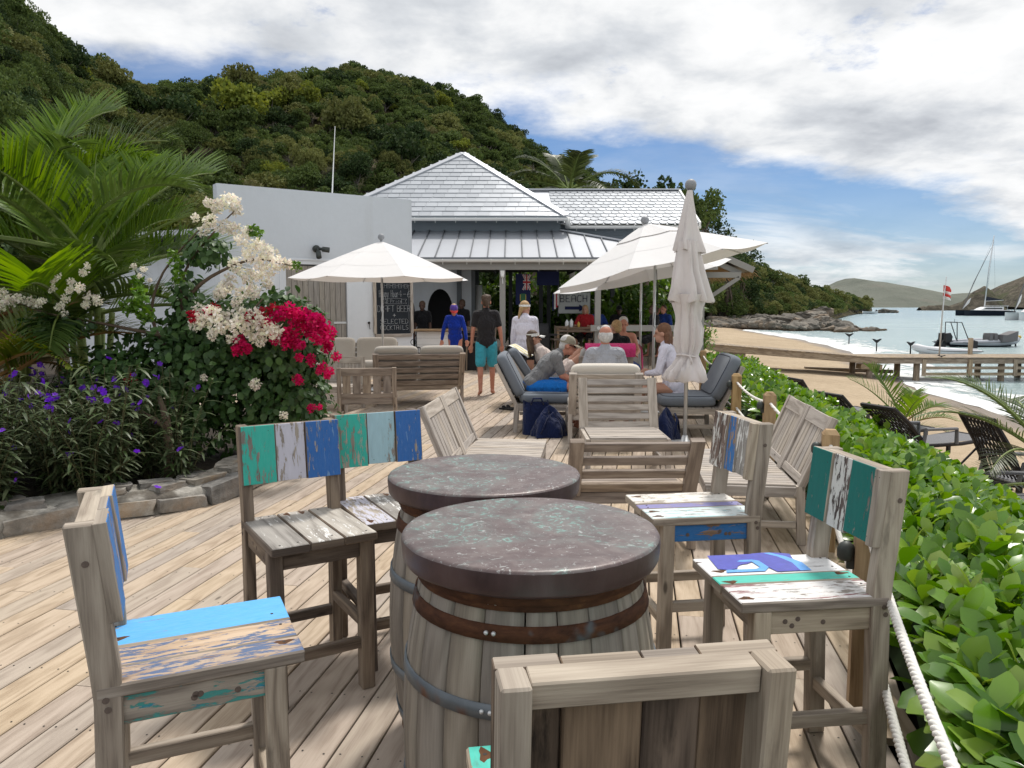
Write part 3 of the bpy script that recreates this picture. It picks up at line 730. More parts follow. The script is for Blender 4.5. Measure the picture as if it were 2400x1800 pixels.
# screw heads where the nearer boards cross the joists
b = MB()
for a, e, s_ in BOARDS[:200]:
    t = math.ceil((a + .05) / .41) * .41
    while t < e - .03:
        for q in (-.043, .043):
            p = DN * (s_ + q + random.uniform(-.004, .004)) + DA * (t + random.uniform(-.006, .006))
            if p.y < 8.5: b.add([(p.x + .0042 * math.cos(k), p.y + .0042 * math.sin(k), .0008) for k in np.arange(6) * 1.047], [(0, 1, 2, 3, 4, 5)])
        t += .41
tag(b.obj('screw_heads', M['nail'], deck), kind='stuff')
# ------------------------------------------------------------------ stone edging of the garden
wall = thing('stone_edging', 'low mortared fieldstone edging round the flower bed', 'wall')
b = MB(); pts = GS[:42]
cum = [0]
for i in range(1, len(pts)): cum.append(cum[-1] + (pts[i] - pts[i - 1]).length)
def along(s_):
    i = max(1, min(len(pts) - 1, int(np.searchsorted(cum, s_)))); t = (s_ - cum[i - 1]) / max(1e-6, cum[i] - cum[i - 1])
    p = pts[i - 1].lerp(pts[i], t); d = (pts[i] - pts[i - 1]).normalized(); return p, d, Vector((-d.y, d.x, 0))
N_ = 90; vs = []; fs = []
for i in range(N_ + 1):
    p, d, nn = along(cum[-1] * i / N_); h = .15 + .02 * mnoise.noise(Vector((i * .3, 0, 0)))
    for q, z in ((.03, -.01), (.045, h - .03), (.075, h - .005), (.38, h + .035), (.42, h - .02), (.42, .05)): vs.append(p + nn * (q - .0) + Vector((0, 0, z)))
for i in range(N_):
    for k in range(5): a = i * 6 + k; fs.append((a, a + 6, a + 7, a + 1))
b.add(vs, fs); b.obj('mortar', M['mortar'], wall, True)
def rock_mesh(name, sx_, sy_, sz_, seed, mat, sub=2, rough=.22, flat=0.):
    bm = bmesh.new(); bmesh.ops.create_icosphere(bm, subdivisions=sub, radius=1.)
    for v in bm.verts:
        p = v.co.copy()
        c_ = .80 - flat * .22; q = Vector((max(-c_, min(c_, p.x)), max(-c_, min(c_, p.y)), max(-c_ + .08, min(c_ - .08, p.z)))) * (.98 / c_)
        k = 1 + rough * mnoise.noise(p * 1.3 + Vector((seed, seed * 2, 0))) + rough * .5 * mnoise.noise(p * 3.1 + Vector((seed, 3, 1)))
        v.co = Vector((q.x * sx_ * k, q.y * sy_ * k, q.z * sz_ * k))
    me = bpy.data.meshes.new(name); bm.to_mesh(me); bm.free(); me.materials.append(mat); return me
s_ = .05; i = 0
while s_ < cum[-1] - .2:
    L = random.uniform(.16, .52); p, d, nn = along(s_ + L / 2); h = random.uniform(.10, .17)
    me = rock_mesh('stone', L * .485, random.uniform(.07, .1), h * .56, i * 7.3, M['stone'], 3, .13, 1.)
    o = link('stone', me, wall, p + nn * random.uniform(.07, .10) + Vector((0, 0, h * .5)), (random.uniform(-.12, .12), random.uniform(-.09, .09), math.atan2(d.y, d.x) + random.uniform(-.07, .07)))
    q = s_
    for row in (.2, .32):
        L2 = random.uniform(.16, .3); p, d, nn = along(min(q + L2 / 2 + random.uniform(0, .1), cum[-1]))
        me = rock_mesh('stone', L2 * .6, .075, .035, i * 3.1 + row * 50, M['stone'], 3, .2, 1.)
        link('stone', me, wall, p + nn * row + Vector((0, 0, .155 + row * .07)), (0, 0, math.atan2(d.y, d.x) + random.uniform(-.3, .3)))
    s_ += L * random.uniform(1.0, 1.06); i += 1

# ------------------------------------------------------------------ rope railing
FP = [(.64, .70), (1.40, 2.93), (2.07, 4.93), (2.40, 7.1), (2.66, 9.05), (3.12, 11.7), (3.44, 13.8)]
names = ['beside the bar stool with the bare brown back', 'beside the teal and white bar stool', 'at the corner of the low slatted bench', 'behind the bench with slatted back panels', 'behind the slate cushioned armchair', 'farther along the hedge past the armchair', 'last before the thatched end of the bar']
pm = None
for i, (x, y) in enumerate(FP):
    if i == 0: dx, dy = FP[1][0] - x, FP[1][1] - y
    else: dx, dy = x - FP[i - 1][0], y - FP[i - 1][1]
    rz = math.atan2(dy, dx) - math.pi / 2
    t = thing('deck_post', 'square pine rail post with lamp, ' + names[i], 'post', (x, y, 0), rz, 'rope railing posts along the deck edge')
    w = .052; H = .80
    b = MB()
    pr = [(-w, -.1), (-w, H - .035), (-w + .022, H), (w - .022, H), (w, H - .035), (w, -.1)]
    vs = [(-w, -w, -.2), (w, -w, -.2), (w, w, -.2), (-w, w, -.2), (-w, -w, H - .03), (w, -w, H - .03), (w, w, H - .03), (-w, w, H - .03)] + [(sx * .03, sy * .03, H) for sx, sy in ((-1, -1), (1, -1), (1, 1), (-1, 1))]
    fs = [(0, 1, 5, 4), (1, 2, 6, 5), (2, 3, 7, 6), (3, 0, 4, 7), (4, 5, 9, 8), (5, 6, 10, 9), (6, 7, 11, 10), (7, 4, 8, 11), (8, 9, 10, 11)]
    o1 = random.uniform(0, 20)
    uv = [[(vs[k][2] + o1, vs[k][0] + vs[k][1] * 1.3 + o1 + j * .11) for k in f] for j, f in enumerate(fs)]
    b.add(vs, fs, uv); b.obj('shaft', M['post'], t)
    lz = .60 if i == 1 else .64
    lp = MB(); lp.lathe([(.0, .0), (.028, .0), (.034, .012), (.034, .045), (.026, .062), (.012, .072), (.0, .075)], 14)
    lo = lp.obj('post_lamp', M['lampgreen'], t, True); lo.location = (-w - .03, -.0, lz); 
    l2 = MB(); l2.beam((-w - .028, 0, lz - .01), (-w, 0, lz - .01), .03, .05, ch=.002); l2.obj('lamp_bracket', M['lampgreen'], t)
def rope(zs, name, label):
    t = MB(); path = []
    for i in range(len(FP) - 1):
        a, c_ = Vector((*FP[i], zs)), Vector((*FP[i + 1], zs)); L = (c_ - a).length; N = max(4, int(L / .012 if i < 2 else L / .03))
        for k in range(N):
            u = k / N; p = a.lerp(c_, u); p.z -= .05 * 4 * u * (1 - u) * (L / 2.); path.append((p, L))
    path.append((Vector((*FP[-1], zs)), 1))
    cumr = 0; S3 = [[], [], []]
    for i, (p, _) in enumerate(path):
        d = (path[min(i + 1, len(path) - 1)][0] - path[max(i - 1, 0)][0]).normalized(); sdv = d.cross(Vector((0, 0, 1))).normalized(); u = sdv.cross(d)
        if i: cumr += (p - path[i - 1][0]).length
        for k in range(3):
            a = cumr / .075 * 2 * math.pi + k * 2 * math.pi / 3; S3[k].append(p + (sdv * math.cos(a) + u * math.sin(a)) * .0072)
    for k in range(3): t.tube(S3[k], .0085, 6)
    o = t.obj(name, M['rope'], None, True); tag(o, label, 'rope', 'railing ropes'); return o
rope(.70, 'rail_rope', 'white twisted rope strung through the upper holes of the deck posts')
rope(.40, 'rail_rope', 'white twisted rope strung through the lower holes of the deck posts')

# ------------------------------------------------------------------ barrel tables
def barrel_table(loc, rz, label):
    t = thing('barrel_table', label, 'table', (*loc, 0), rz, 'wine barrels used as bar tables')
    H = .935; rf = lambda z: .288 + .062 * (1 - ((z - H / 2) / (H / 2)) ** 2)
    NS = 22; a = random.random()
    ws = [random.uniform(.75, 1.3) for _ in range(NS)]; tot = sum(ws)
    for w in ws:
        da = 2 * math.pi * w / tot; b = MB(); gap = .0022 / .31
        zs_ = [H * k / 9 for k in range(10)]; vs = []; fs = []; uv = []; ou, ov = random.uniform(0, 30), random.uniform(0, 30)
        for z in zs_:
            for k in range(4):
                an = a + gap + (da - 2 * gap) * k / 3; r = rf(z) + random.uniform(-.0004, .0004) - (.0015 if k in (0, 3) else 0); vs.append((r * math.cos(an), r * math.sin(an), z))
        for j in range(9):
            for k in range(3):
                q = j * 4 + k; fs.append((q, q + 1, q + 5, q + 4)); uv.append([(ou + zs_[j], ov + k * .03), (ou + zs_[j], ov + k * .03 + .03), (ou + zs_[j + 1], ov + k * .03 + .03), (ou + zs_[j + 1], ov + k * .03)])
        # returns so that a stave is a solid strip
        m0 = len(vs)
        for z in zs_:
            for an in (a + gap, a + da - gap): r = rf(z) - .02; vs.append((r * math.cos(an), r * math.sin(an), z))
        for j in range(9):
            fs.append((m0 + 2 * j, j * 4, j * 4 + 4, m0 + 2 * j + 2)); uv.append([(0, 0), (0, .02), (.1, .02), (.1, 0)])
            fs.append((j * 4 + 3, m0 + 2 * j + 1, m0 + 2 * j + 3, j * 4 + 7)); uv.append([(0, 0), (0, .02), (.1, .02), (.1, 0)])
        b.add(vs, fs, uv); b.obj('stave', M['barrel'], t, True); a += da
    for z, h, mt in ((.885, .036, 'rust'), (.815, .038, 'rust'), (.635, .036, 'steel'), (.31, .036, 'steel'), (.13, .04, 'steel'), (.035, .036, 'rust')):
        b = MB(); pr = [(rf(z) + .0005, z), (rf(z) + .005, z + .001), (rf(z + h) + .005, z + h - .001), (rf(z + h) + .0005, z + h)]
        b.lathe(pr, 48); b.obj('hoop', M[mt], t, True)
        if z > .5:
            for q in (-1, 1):
                rv = MB(); an = -1.9 + q * .03; rr = rf(z + h / 2) + .005; rv.ell((rr * math.cos(an), rr * math.sin(an), z + h / 2), (.006, .006, .006), 8, 6); rv.obj('rivet', M['alu'], t, True)
    b = MB(); b.lathe([(.0, .90), (.27, .90)], 24); b.obj('barrel_head', M['barrel'], t)
    R0 = .346; sd_ = random.uniform(0, 9)
    wob = lambda an, z: 1 + .006 * mnoise.noise(Vector((math.cos(an) * 3, math.sin(an) * 3, sd_))) + .005 * mnoise.noise(Vector((math.cos(an) * 9, math.sin(an) * 9, sd_)))
    b = MB(); pr = [(0.0, 1.0), (.1, 1.0005), (.22, 1.0), (.315, .9995), (.335, .9985), (.343, .996), (R0, .991)]
    b.lathe(pr, 72, wob=wob); tp = b.obj('table_top', M['copper'], t, True)
    b = MB()
    wob2 = lambda an, z: wob(an, z) * (1 + (.006 * mnoise.noise(Vector((math.cos(an) * 6, math.sin(an) * 6, sd_ + z * 20)))))
    b.lathe([(R0, .991), (R0 + .001, .975), (R0 - .001, .955), (R0 - .002, .94), (R0 - .006, .932), (R0 - .03, .933), (.28, .934)], 72, wob=lambda an, z: wob(an, z) if z > .98 else wob2(an, z)); b.obj('folded_rim', M['copper_edge'], tp, True)
    b = MB(); b.lathe([(.295, .90), (.312, .902), (.312, .934), (.25, .934)], 36); b.obj('collar', M['rust'], t, True)
    return t
barrel_table((.05, 2.035), 0., 'wine barrel with a copper top beside the stool with the bare brown back')
barrel_table((-.10, 2.745), 1.0, 'wine barrel with a copper top pushed against the other barrel, beside the slatted benches')

# ------------------------------------------------------------------ bar stools of old boat timber
def stool(label, loc, rz, seat, back, aprons=('chair',) * 4, frame='chair', rear=None, seed=1, jag=False):
    random.seed(seed)
    t = thing('bar_stool', label, 'stool', (*loc, 0), rz, 'stools of reclaimed boat timber round the barrels')
    Wd, SH, TH = .432, .68, 1.085
    fm = M[frame]
    # back posts: cranked profile, extruded sideways
    prof = [(-.255, 0), (-.19, 0), (-.175, .66), (-.262, TH), (-.325, TH), (-.238, .66)]
    for sx in (-1, 1):
        b = MB(); x0 = sx * (Wd / 2 - .024) - .024
        ou, ov = random.uniform(0, 30), random.uniform(0, 30)
        pts2 = [(-.255, 0), (-.19, 0), (-.174, .64), (-.176, .72), (-.214, TH), (-.282, TH), (-.244, .72), (-.238, .64)]
        N = len(pts2); vs = [(x0 + .002, y, z) for y, z in pts2] + [(x0 + .046, y, z) for y, z in pts2]
        fs = [tuple(range(N - 1, -1, -1)), tuple(range(N, 2 * N))]; uv = [[(ou + pts2[k][1], ov + pts2[k][0]) for k in range(N - 1, -1, -1)], [(ou + pts2[k][1] + 3, ov + pts2[k][0]) for k in range(N)]]
        for k in range(N):
            q = (k + 1) % N; fs.append((k, q, N + q, N + k)); uv.append([(ou + pts2[k][1], ov + .5), (ou + pts2[q][1], ov + .5), (ou + pts2[q][1], ov + .546), (ou + pts2[k][1], ov + .546)])
        b.add(vs, fs, uv); bo = b.obj('back_post', fm, t)
        bv = bo.modifiers.new('edge', 'BEVEL'); bv.width = .004; bv.segments = 1; bv.limit_method = 'ANGLE'
        for z in (.62, .645, .99):
            if random.random() < .8:
                pl = MB(); y = -.215 if z < .7 else -.24; pl.lathe([(0, .0012), (.008, .0012), (.0085, 0)], 10); po = pl.obj('plug', M['dowel'], bo); po.location = (x0 + (.047 if sx > 0 else .001), y + random.uniform(-.01, .01), z); po.rotation_euler = (0, R(90) * sx, 0)
        b = MB(); b.beam((sx * (Wd / 2 - .034), .192, 0), (sx * (Wd / 2 - .03), .187, SH - .034), .056, .056, (0, 1, 0), .004); b.obj('front_leg', fm, t)
    # seat planks run front to back
    x = -Wd / 2; tot = sum(w for w, _ in seat)
    for i, (w, mt) in enumerate(seat):
        ww = Wd * w / tot; b = MB(); x0, x1 = x + .0012, x + ww - .0012; dz = random.uniform(-.0015, .0015)
        y0, y1 = -.232, .262 + random.uniform(-.003, .003)
        o0 = .0
        b.beam(((x0 + x1) / 2, y0, SH - .0175 + dz), ((x0 + x1) / 2, y1, SH - .0175 + dz), x1 - x0, .035, ch=.005, side=1)
        so = b.obj('seat_plank', [M[mt], fm], t)
        for yy in (y0 + .03, y1 - .04):
            for xx in (x0 + ww * .25, x0 + ww * .72):
                if random.random() < .75:
                    nl = MB(); nl.lathe([(0, .0011), (.0042, .0011), (.0045, 0)], 8); no = nl.obj('nail', M['nail'], so); no.location = (xx, yy + random.uniform(-.012, .012), SH + dz)
                    if random.random() < .45:
                        st = MB(); st.lathe([(0, .0006), (random.uniform(.008, .016), .0005), (.017, 0)], 10, wob=lambda a, z: 1 + .3 * math.sin(3 * a + xx * 60)); s2 = st.obj('rust_stain', M['rustspot'], so); s2.location = (xx, no.location.y, SH + dz); s2.scale = (.8, 1.5, 1)
        x += ww
    # aprons: front, rear, sides
    za, zb = SH - .112, SH - .037
    for k, (p0, p1) in enumerate((((-Wd / 2 + .06, .188), (Wd / 2 - .06, .188)), ((-Wd / 2 + .047, -.21), (Wd / 2 - .047, -.21)), ((-Wd / 2 + .03, -.18), (-Wd / 2 + .03, .165)), ((Wd / 2 - .03, -.18), (Wd / 2 - .03, .165)))):
        b = MB(); b.beam((*p0, (za + zb) / 2), (*p1, (za + zb) / 2), .03, zb - za, ch=.003); ao = b.obj('apron', M[aprons[k]], t)
        if k > 1:
            for q in range(4):
                pl = MB(); pl.lathe([(0, .001), (.008, .001), (.0085, 0)], 10); po = pl.obj('plug', M['dowel'], ao); sx = -1 if k == 2 else 1
                po.location = (sx * (Wd / 2 - .0145), random.uniform(-.15, .12), random.uniform(za + .02, zb - .02)); po.rotation_euler = (0, R(90) * sx, 0)
    # stretchers
    for p0, p1, z in (((-Wd / 2 + .05, .19), (Wd / 2 - .05, .19), .20), ((-Wd / 2 + .03, -.19), (-Wd / 2 + .03, .165), .27), ((Wd / 2 - .03, -.19), (Wd / 2 - .03, .165), .27), ((-Wd / 2 + .045, -.215), (Wd / 2 - .045, -.215), .20)):
        b = MB(); b.beam((*p0, z), (*p1, z), .032, .045, ch=.003); b.obj('stretcher', fm, t)
    # back boards, a shallow hollow across the width
    rk = Vector((0, -.036, .36)).normalized(); nb = Vector((0, rk.z, -rk.y))
    x = -Wd / 2 + .0; tot = sum(w for w, _ in back)
    z0 = .838
    for i, (w, mt) in enumerate(back):
        ww = Wd * w / tot; xm = x + ww / 2; hollow = .016 * (1 - (2 * xm / Wd) ** 2)
        lo = random.uniform(-.006, .006) - (.014 if jag and i == 3 else 0)
        base = Vector((xm, -.174 - (z0 - .70) * .10, z0)) + nb * (.016 - hollow) + Vector((0, .0, 0))
        b = MB(); b.beam(base + rk * lo, base + rk * .2485, ww - .0014, .034, nb, .003, side=None if mt.startswith('chair') else 1, cap=1); bo = b.obj('back_board', [M[mt], fm], t)
        for zz in (.03, .22):
            for q in (-.3, .3):
                if random.random() < .7:
                    nl = MB(); nl.ell((0, 0, 0), (.0048, .0048, .002), 8, 6); no = nl.obj('nail', M['nail'], bo); no.location = base + rk * (zz + random.uniform(-.01, .01)) + nb * .0152 + Vector((q * ww, 0, 0)); no.rotation_euler = (-R(78), 0, 0)
        x += ww
    # rails behind the boards
    for zz, h in ((.228, .042), (.03, .04)):
        base = Vector((0, -.174 - (z0 - .70) * .10, z0)) + rk * zz - nb * .026
        b = MB(); b.beam(base - Vector((Wd / 2 - .047, 0, 0)), base + Vector((Wd / 2 - .047, 0, 0)), .048, h, rk, .003); b.obj('back_rail', fm if rear is None else M[rear], t)
    return t
stool('bar stool with a bright sky blue and worn navy seat plank and blue back', (-.885, 2.06), R(-65), [(1.35, 'sky_blue'), (.9, 'worn_navy'), (.75, 'worn_navy')], [(1, 'blue_clean'), (1, 'blue'), (1, 'blue_clean')], ('chair', 'chair', 'aqua_apron', 'aqua_apron'), 'chair', seed=3)
stool('bar stool with turquoise, lilac and blue back boards and a bare silvery seat', (-.87, 3.17), R(212), [(1, 'bare_white'), (1, 'bare_white'), (1.1, 'bare_white')], [(1, 'blue'), (.85, 'lilac'), (.95, 'turq')], ('chair_dark',) * 4, 'chair_dark', seed=5)
stool('bar stool with turquoise, pale blue and cobalt back boards beside the lilac one', (-.555, 3.50), R(208), [(1, 'bare_white'), (1, 'bare_white'), (1, 'lilac')], [(.9, 'blue'), (.95, 'pale_blue'), (1.05, 'turq')], ('chair_dark',) * 4, 'chair_dark', seed=9)
stool('bar stool with white boards and one blue stripe on its back', (.84, 3.50), R(98), [(1.2, 'aqua_white'), (.55, 'lilac_line'), (1.3, 'cream_white')], [(.3, 'chair'), (1.0, 'bare_white'), (.75, 'blue_clean'), (1.25, 'white_chip')], ('chair', 'chair', 'blue_clean', 'blue_clean'), 'chair', seed=14, jag=True)
st = stool('bar stool with teal and chipped white back and a blue swirl on its seat', (.945, 2.545), R(97), [(1.15, 'white_red'), (.55, 'mint'), (1.35, 'white_clean')], [(.3, 'chair'), (1.2, 'teal_paint'), (.95, 'white_chip'), (1.15, 'teal_paint')], ('chair',) * 4, 'chair', seed=21)
stool('bar stool with bare brown unpainted back boards and a mint green seat', (.155, 1.295), R(8.5), [(1, 'mint'), (1, 'white_clean'), (1, 'mint')], [(.9, 'chair_stained'), (1.1, 'chair_stained'), (.8, 'chair_stained'), (1.1, 'chair_stained')], ('chair',) * 4, 'chair', seed=33, rear='chair')
random.seed(77)

# the painted swirl on the seat of the teal stool: a flat print on its far plank
def decal(pts, name, mat, parent, z):
    b = MB(); b.add([(x, y, z) for x, y in pts], [tuple(range(len(pts)))]); return b.obj(name, mat, parent)
M['swirl_dark'] = plain('swirl_indigo', (.075, .085, .42), .5, .15, 30.); M['swirl_light'] = plain('swirl_azure', (.12, .36, .80), .5, .15, 30.)
pl = [o for o in st.children if o.name.startswith('seat_plank')][2]
def arc(cx, cy, r, a0, a1, k=14, ry=None): return [(cx + r * math.cos(R(a0 + (a1 - a0) * i / k)), cy + (ry or r) * math.sin(R(a0 + (a1 - a0) * i / k))) for i in range(k + 1)]
sz = .68 + .0028
decal([(.232, .20), (.09, .215), (.075, .18)] + arc(.075, .09, .055, 90, 0, 6)[1:] + [(.150, .06)] + [(.232, -.02)], 'painted_swirl', M['swirl_dark'], pl, sz)
decal([(.040, .02), (.040, -.065)] + arc(.055, -.02, .185, -30, 5, 8) + [(.234, .03), (.17, .045), (.10, .035)], 'painted_swirl', M['swirl_dark'], pl, sz + .0003)
decal([(.040, -.065), (.040, -.105)] + [(.12, -.112), (.19, -.085), (.236, -.045), (.236, -.02), (.19, -.055), (.12, -.075)], 'painted_swirl', M['swirl_light'], pl, sz + .0004)
decal([(.05, .20), (.05, .06), (.085, .03), (.155, .035), (.17, .055), (.17, .10), (.155, .118), (.15, .10), (.15, .065), (.09, .06), (.075, .08), (.075, .19)], 'painted_swirl', M['swirl_light'], pl, sz + .0005)
# ------------------------------------------------------------------ slatted lounge furniture
def cushion(name, c0, size, mat, parent, rot=(0, 0, 0), puff=.35, pipe=None):
    """soft pillow-edged block, size = full x,y,z"""
    sx, sy, sz = [v / 2 for v in size]; b = MB(); NU, NV = 14, 14
    def sgn(v, p): return math.copysign(abs(v) ** p, v)
    def fn(u, v):
        a = 2 * math.pi * u; t = math.pi * (v - .5); e = .28
        ct = sgn(math.cos(t), e); x = sgn(math.cos(a), e) * ct; y = sgn(math.sin(a), e) * ct; z = sgn(math.sin(t), .55)
        bul = 1 + puff * .25 * (1 - (x * x)) * (1 - y * y)
        return (x * sx, y * sy, z * sz * bul)
    b.grid(fn, 28, 14); o = b.obj(name, mat, parent, True); o.location = c0; o.rotation_euler = rot
    if pipe:
        p = MB()
        for zz in (-.62, .62):
            path = [fn(k / 40, .5 + (.30 if zz > 0 else -.30)) for k in range(41)]
            p.tube(path, .006, 5, cap=False)
        p.obj('piping', pipe, o, True)
    return o
def slat_seat(name, label, loc, rz, W_, D=.62, sh=.40, bh=.85, style='v', wood_='teak', panels=1, cush=None, group=None, cat='chair', arms=False, nsl=None, rake=.20, pipe=None, extra=False, back_c=True):
    t = thing(name, label, cat, (*loc, 0), rz, group); m_ = M[wood_]
    yb = -D / 2; top = Vector((0, yb - rake, bh)); bot = Vector((0, yb, sh - .02)); rk = (top - bot).normalized(); L = (top - bot).length; nb = Vector((0, rk.z, -rk.y))
    for sx in (-1, 1):
        x = sx * (W_ / 2 - .028)
        b = MB(); b.beam((x, yb - .02, 0), (x, yb, sh), .05, .055, (0, 1, 0)); b.obj('leg', m_, t)
        b = MB(); b.beam((x, D / 2 - .03, 0), (x, D / 2 - .03, sh - .03), .05, .05, (0, 1, 0)); b.obj('leg', m_, t)
        b = MB(); b.beam((x, yb + .02, .13), (x, D / 2 - .05, .13), .03, .045); b.obj('stretcher', m_, t)
        b = MB(); b.beam((x, yb, sh - .045), (x, D / 2, sh - .045), .035, .07); b.obj('seat_rail', m_, t)
    b = MB(); b.beam((-W_ / 2 + .05, D / 2 - .015, sh - .05), (W_ / 2 - .05, D / 2 - .015, sh - .05), .03, .075); b.obj('seat_rail', m_, t)
    b = MB(); b.beam((-W_ / 2 + .05, yb + .015, sh - .05), (W_ / 2 - .05, yb + .015, sh - .05), .03, .075); b.obj('seat_rail', m_, t)
    ns = nsl or max(5, int(W_ / .075)); wv = (W_ - .06) / ns
    if style == 'v':
        for k in range(ns):
            x = -W_ / 2 + .03 + wv * (k + .5); b = MB(); b.beam((x, yb + .03, sh - .006), (x, D / 2 + .005, sh - .006), wv - .011, .018); b.obj('seat_slat', m_, t)
    else:
        k2 = max(5, int(D / .09)); wd = D / k2
        for k in range(k2):
            y = yb + wd * (k + .5); b = MB(); b.beam((-W_ / 2 + .05, y, sh - .006), (W_ / 2 - .05, y, sh - .006), wd - .012, .018); b.obj('seat_slat', m_, t)
    # back
    pw = W_ / panels
    for p in range(panels):
        x0, x1 = -W_ / 2 + p * pw + .004, -W_ / 2 + (p + 1) * pw - .004; sw = .09 if style == 'h' else .058
        for x in (x0 + sw / 2, x1 - sw / 2):
            b = MB(); b.beam(bot + Vector((x, 0, 0)) - rk * (.06 if style == 'v' else .0), top + Vector((x, 0, 0)), sw, .045, nb); b.obj('back_stile', m_, t)
        if style == 'v':
            for q, h in ((L - .055, .10), (.05, .06)):
                b = MB(); c_ = bot + rk * q; b.beam(c_ + Vector((x0 + sw, 0, 0)), c_ + Vector((x1 - sw, 0, 0)), .032, h, rk); b.obj('back_rail', m_, t)
            iw = x1 - x0 - 2 * sw; k3 = 5 if wood_ == 'teak_brown' else 6; ww = iw / k3
            for k in range(k3):
                x = x0 + sw + ww * (k + .5); b = MB(); b.beam(bot + rk * .08 + Vector((x, 0, 0)), bot + rk * (L - .105) + Vector((x, 0, 0)), ww - (.028 if wood_ == 'teak_brown' else .012), .016, nb); b.obj('back_slat', m_, t)
        else:
            k3 = (4 if wood_ == 'teak_brown' else 6) if panels == 1 and W_ < 1.1 else 5; hh = L / k3
            for k in range(k3):
                c_ = bot + rk * (hh * (k + .5)) + nb * .004; b = MB(); b.beam(c_ + Vector((x0 + sw, 0, 0)), c_ + Vector((x1 - sw, 0, 0)), .026, hh - (.046 if wood_ == 'teak_brown' and W_ < 1.1 else .036 if wood_ == 'teak_brown' else .028), rk); b.obj('back_slat', m_, t)
    if cush:
        nc = max(1, round(W_ / .85)); cw = (W_ - .02) / nc
        for k in range(nc):
            x = -W_ / 2 + .01 + cw * (k + .5)
            cushion('seat_cushion', (x, .03, sh + .07), (cw - .01, D, .14), M[cush], t, (0, 0, 0), .3, pipe)
            if back_c:
                thin = cush in ('beige', 'cream'); c_ = bot + rk * (L * .5 + (.055 if thin else .08)) + nb * (.10); cushion('back_cushion', c_ + Vector((x, 0, 0)), (cw - .02, L + .02, .115 if thin else .15), M[cush], t, (math.atan2(rk.z, rk.y), 0, 0), .4, pipe)
    return t
slat_seat('slatted_bench', 'bare grey teak bench with two slatted back panels, turned from the flower bed', (-.08, 6.18), R(-96), 1.40, .64, .40, .86, 'v', 'teak', 2, cat='bench', group='grey teak seats set in a square')
slat_seat('slatted_bench', 'bare grey teak bench with two slatted back panels against the rope railing', (1.71, 5.72), R(82), 1.34, .62, .40, .86, 'v', 'teak', 2, cat='bench', group='grey teak seats set in a square')
slat_seat('slatted_armchair', 'pale grey slatted chair without cushions facing the barrel tables', (1.07, 7.28), R(180), .80, .66, .39, .86, 'h', 'teak', 1, group='grey teak seats set in a square')
slat_seat('slatted_armchair', 'grey slatted chair turned with its bare back to the barrel tables', (.77, 5.28), R(2), .86, .66, .39, .76, 'h', 'teak_brown', 1, group='grey teak seats set in a square')
slat_seat('slatted_armchair', 'brown slatted chair with upright back slats beside the bougainvillea', (-1.95, 10.35), R(8), .78, .60, .39, .79, 'v', 'teak_brown', 1, rake=.04, group='slatted chairs by the flower bed')
slat_seat('slatted_armchair', 'pale slatted chair half hidden by the magenta bougainvillea', (-2.75, 11.75), R(165), .74, .60, .39, .80, 'v', 'teak', 1, rake=.06, group='slatted chairs by the flower bed')
slat_seat('garden_sofa', 'teak sofa with beige cushions and a slatted back turned to the barrel tables', (-1.56, 12.6), R(10), 1.44, .80, .34, .86, 'h', 'teak_brown', 1, 'beige', cat='sofa', rake=.34)
slat_seat('garden_sofa', 'beige cushioned sofa standing before the white wall', (-3.12, 15.3), R(190), 1.72, .80, .36, .84, 'h', 'teak', 1, 'beige', cat='sofa', rake=.22)
slat_seat('lounge_armchair', 'teak armchair with slate blue cushions under the man in the khaki cap', (.42, 10.02), R(-92), .86, .70, .36, .86, 'h', 'teak', 1, 'greyfabric', pipe=M['piping'], rake=.26, group='slate cushioned lounge armchairs')
slat_seat('lounge_armchair', 'teak armchair with slate blue cushions against the rope railing', (2.20, 9.68), R(88), .86, .70, .36, .86, 'h', 'teak', 1, 'greyfabric', pipe=M['piping'], rake=.26, group='slate cushioned lounge armchairs')
slat_seat('lounge_armchair', 'teak armchair with a cream cushion under the white haired man', (1.08, 9.18), R(-2), .84, .70, .36, .84, 'h', 'teak', 1, 'cream', rake=.22)
slat_seat('lounge_armchair', 'teak armchair with slate cushion and yellow striped towel', (.55, 12.3), R(-80), .80, .70, .36, .80, 'h', 'teak', 1, 'greyfabric', rake=.3, pipe=M['piping'])
slat_seat('lounge_armchair', 'pale sling armchair with a pink towel over its back', (1.42, 11.75), R(-5), .80, .70, .36, .86, 'h', 'teak', 1, 'sling', rake=.24)
slat_seat('lounge_armchair', 'pale cushioned armchair under the bare chested man', (1.95, 13.7), R(176), .80, .70, .36, .86, 'h', 'teak', 1, 'sling', rake=.24)
# towels
def draped(name, label, mat, pts, w, axis, thick=.012, stripes=None, cat='towel'):
    """a towel following a polyline, w wide along axis"""
    b = MB(); ax = V3(axis).normalized(); P = smooth_poly(pts, 5); Wn = 10
    for side in (0, 1):
        vs = []
        for i, p in enumerate(P):
            for k in range(Wn + 1):
                q = p + ax * (w * (k / Wn - .5)); wv = .012 * math.sin(k * 2.1 + i * .25) * (i / len(P))
                vs.append(q + Vector((0, wv if abs(ax.x) > .5 else 0, 0)) + Vector((0, 0, thick * side)) + (Vector((-wv, 0, 0)) if abs(ax.x) <= .5 else Vector((0, 0, 0))))
        fs = [(i * (Wn + 1) + k, i * (Wn + 1) + k + 1, (i + 1) * (Wn + 1) + k + 1, (i + 1) * (Wn + 1) + k) for i in range(len(P) - 1) for k in range(Wn)]
        b.add(vs, fs)
        if stripes: b.m[-len(fs):] = [1 if (f % Wn) in stripes else 0 for f in range(len(fs))]
    mats = mat if isinstance(mat, list) else [mat]
    return tag(b.obj(name, mats, None, True), label, cat)
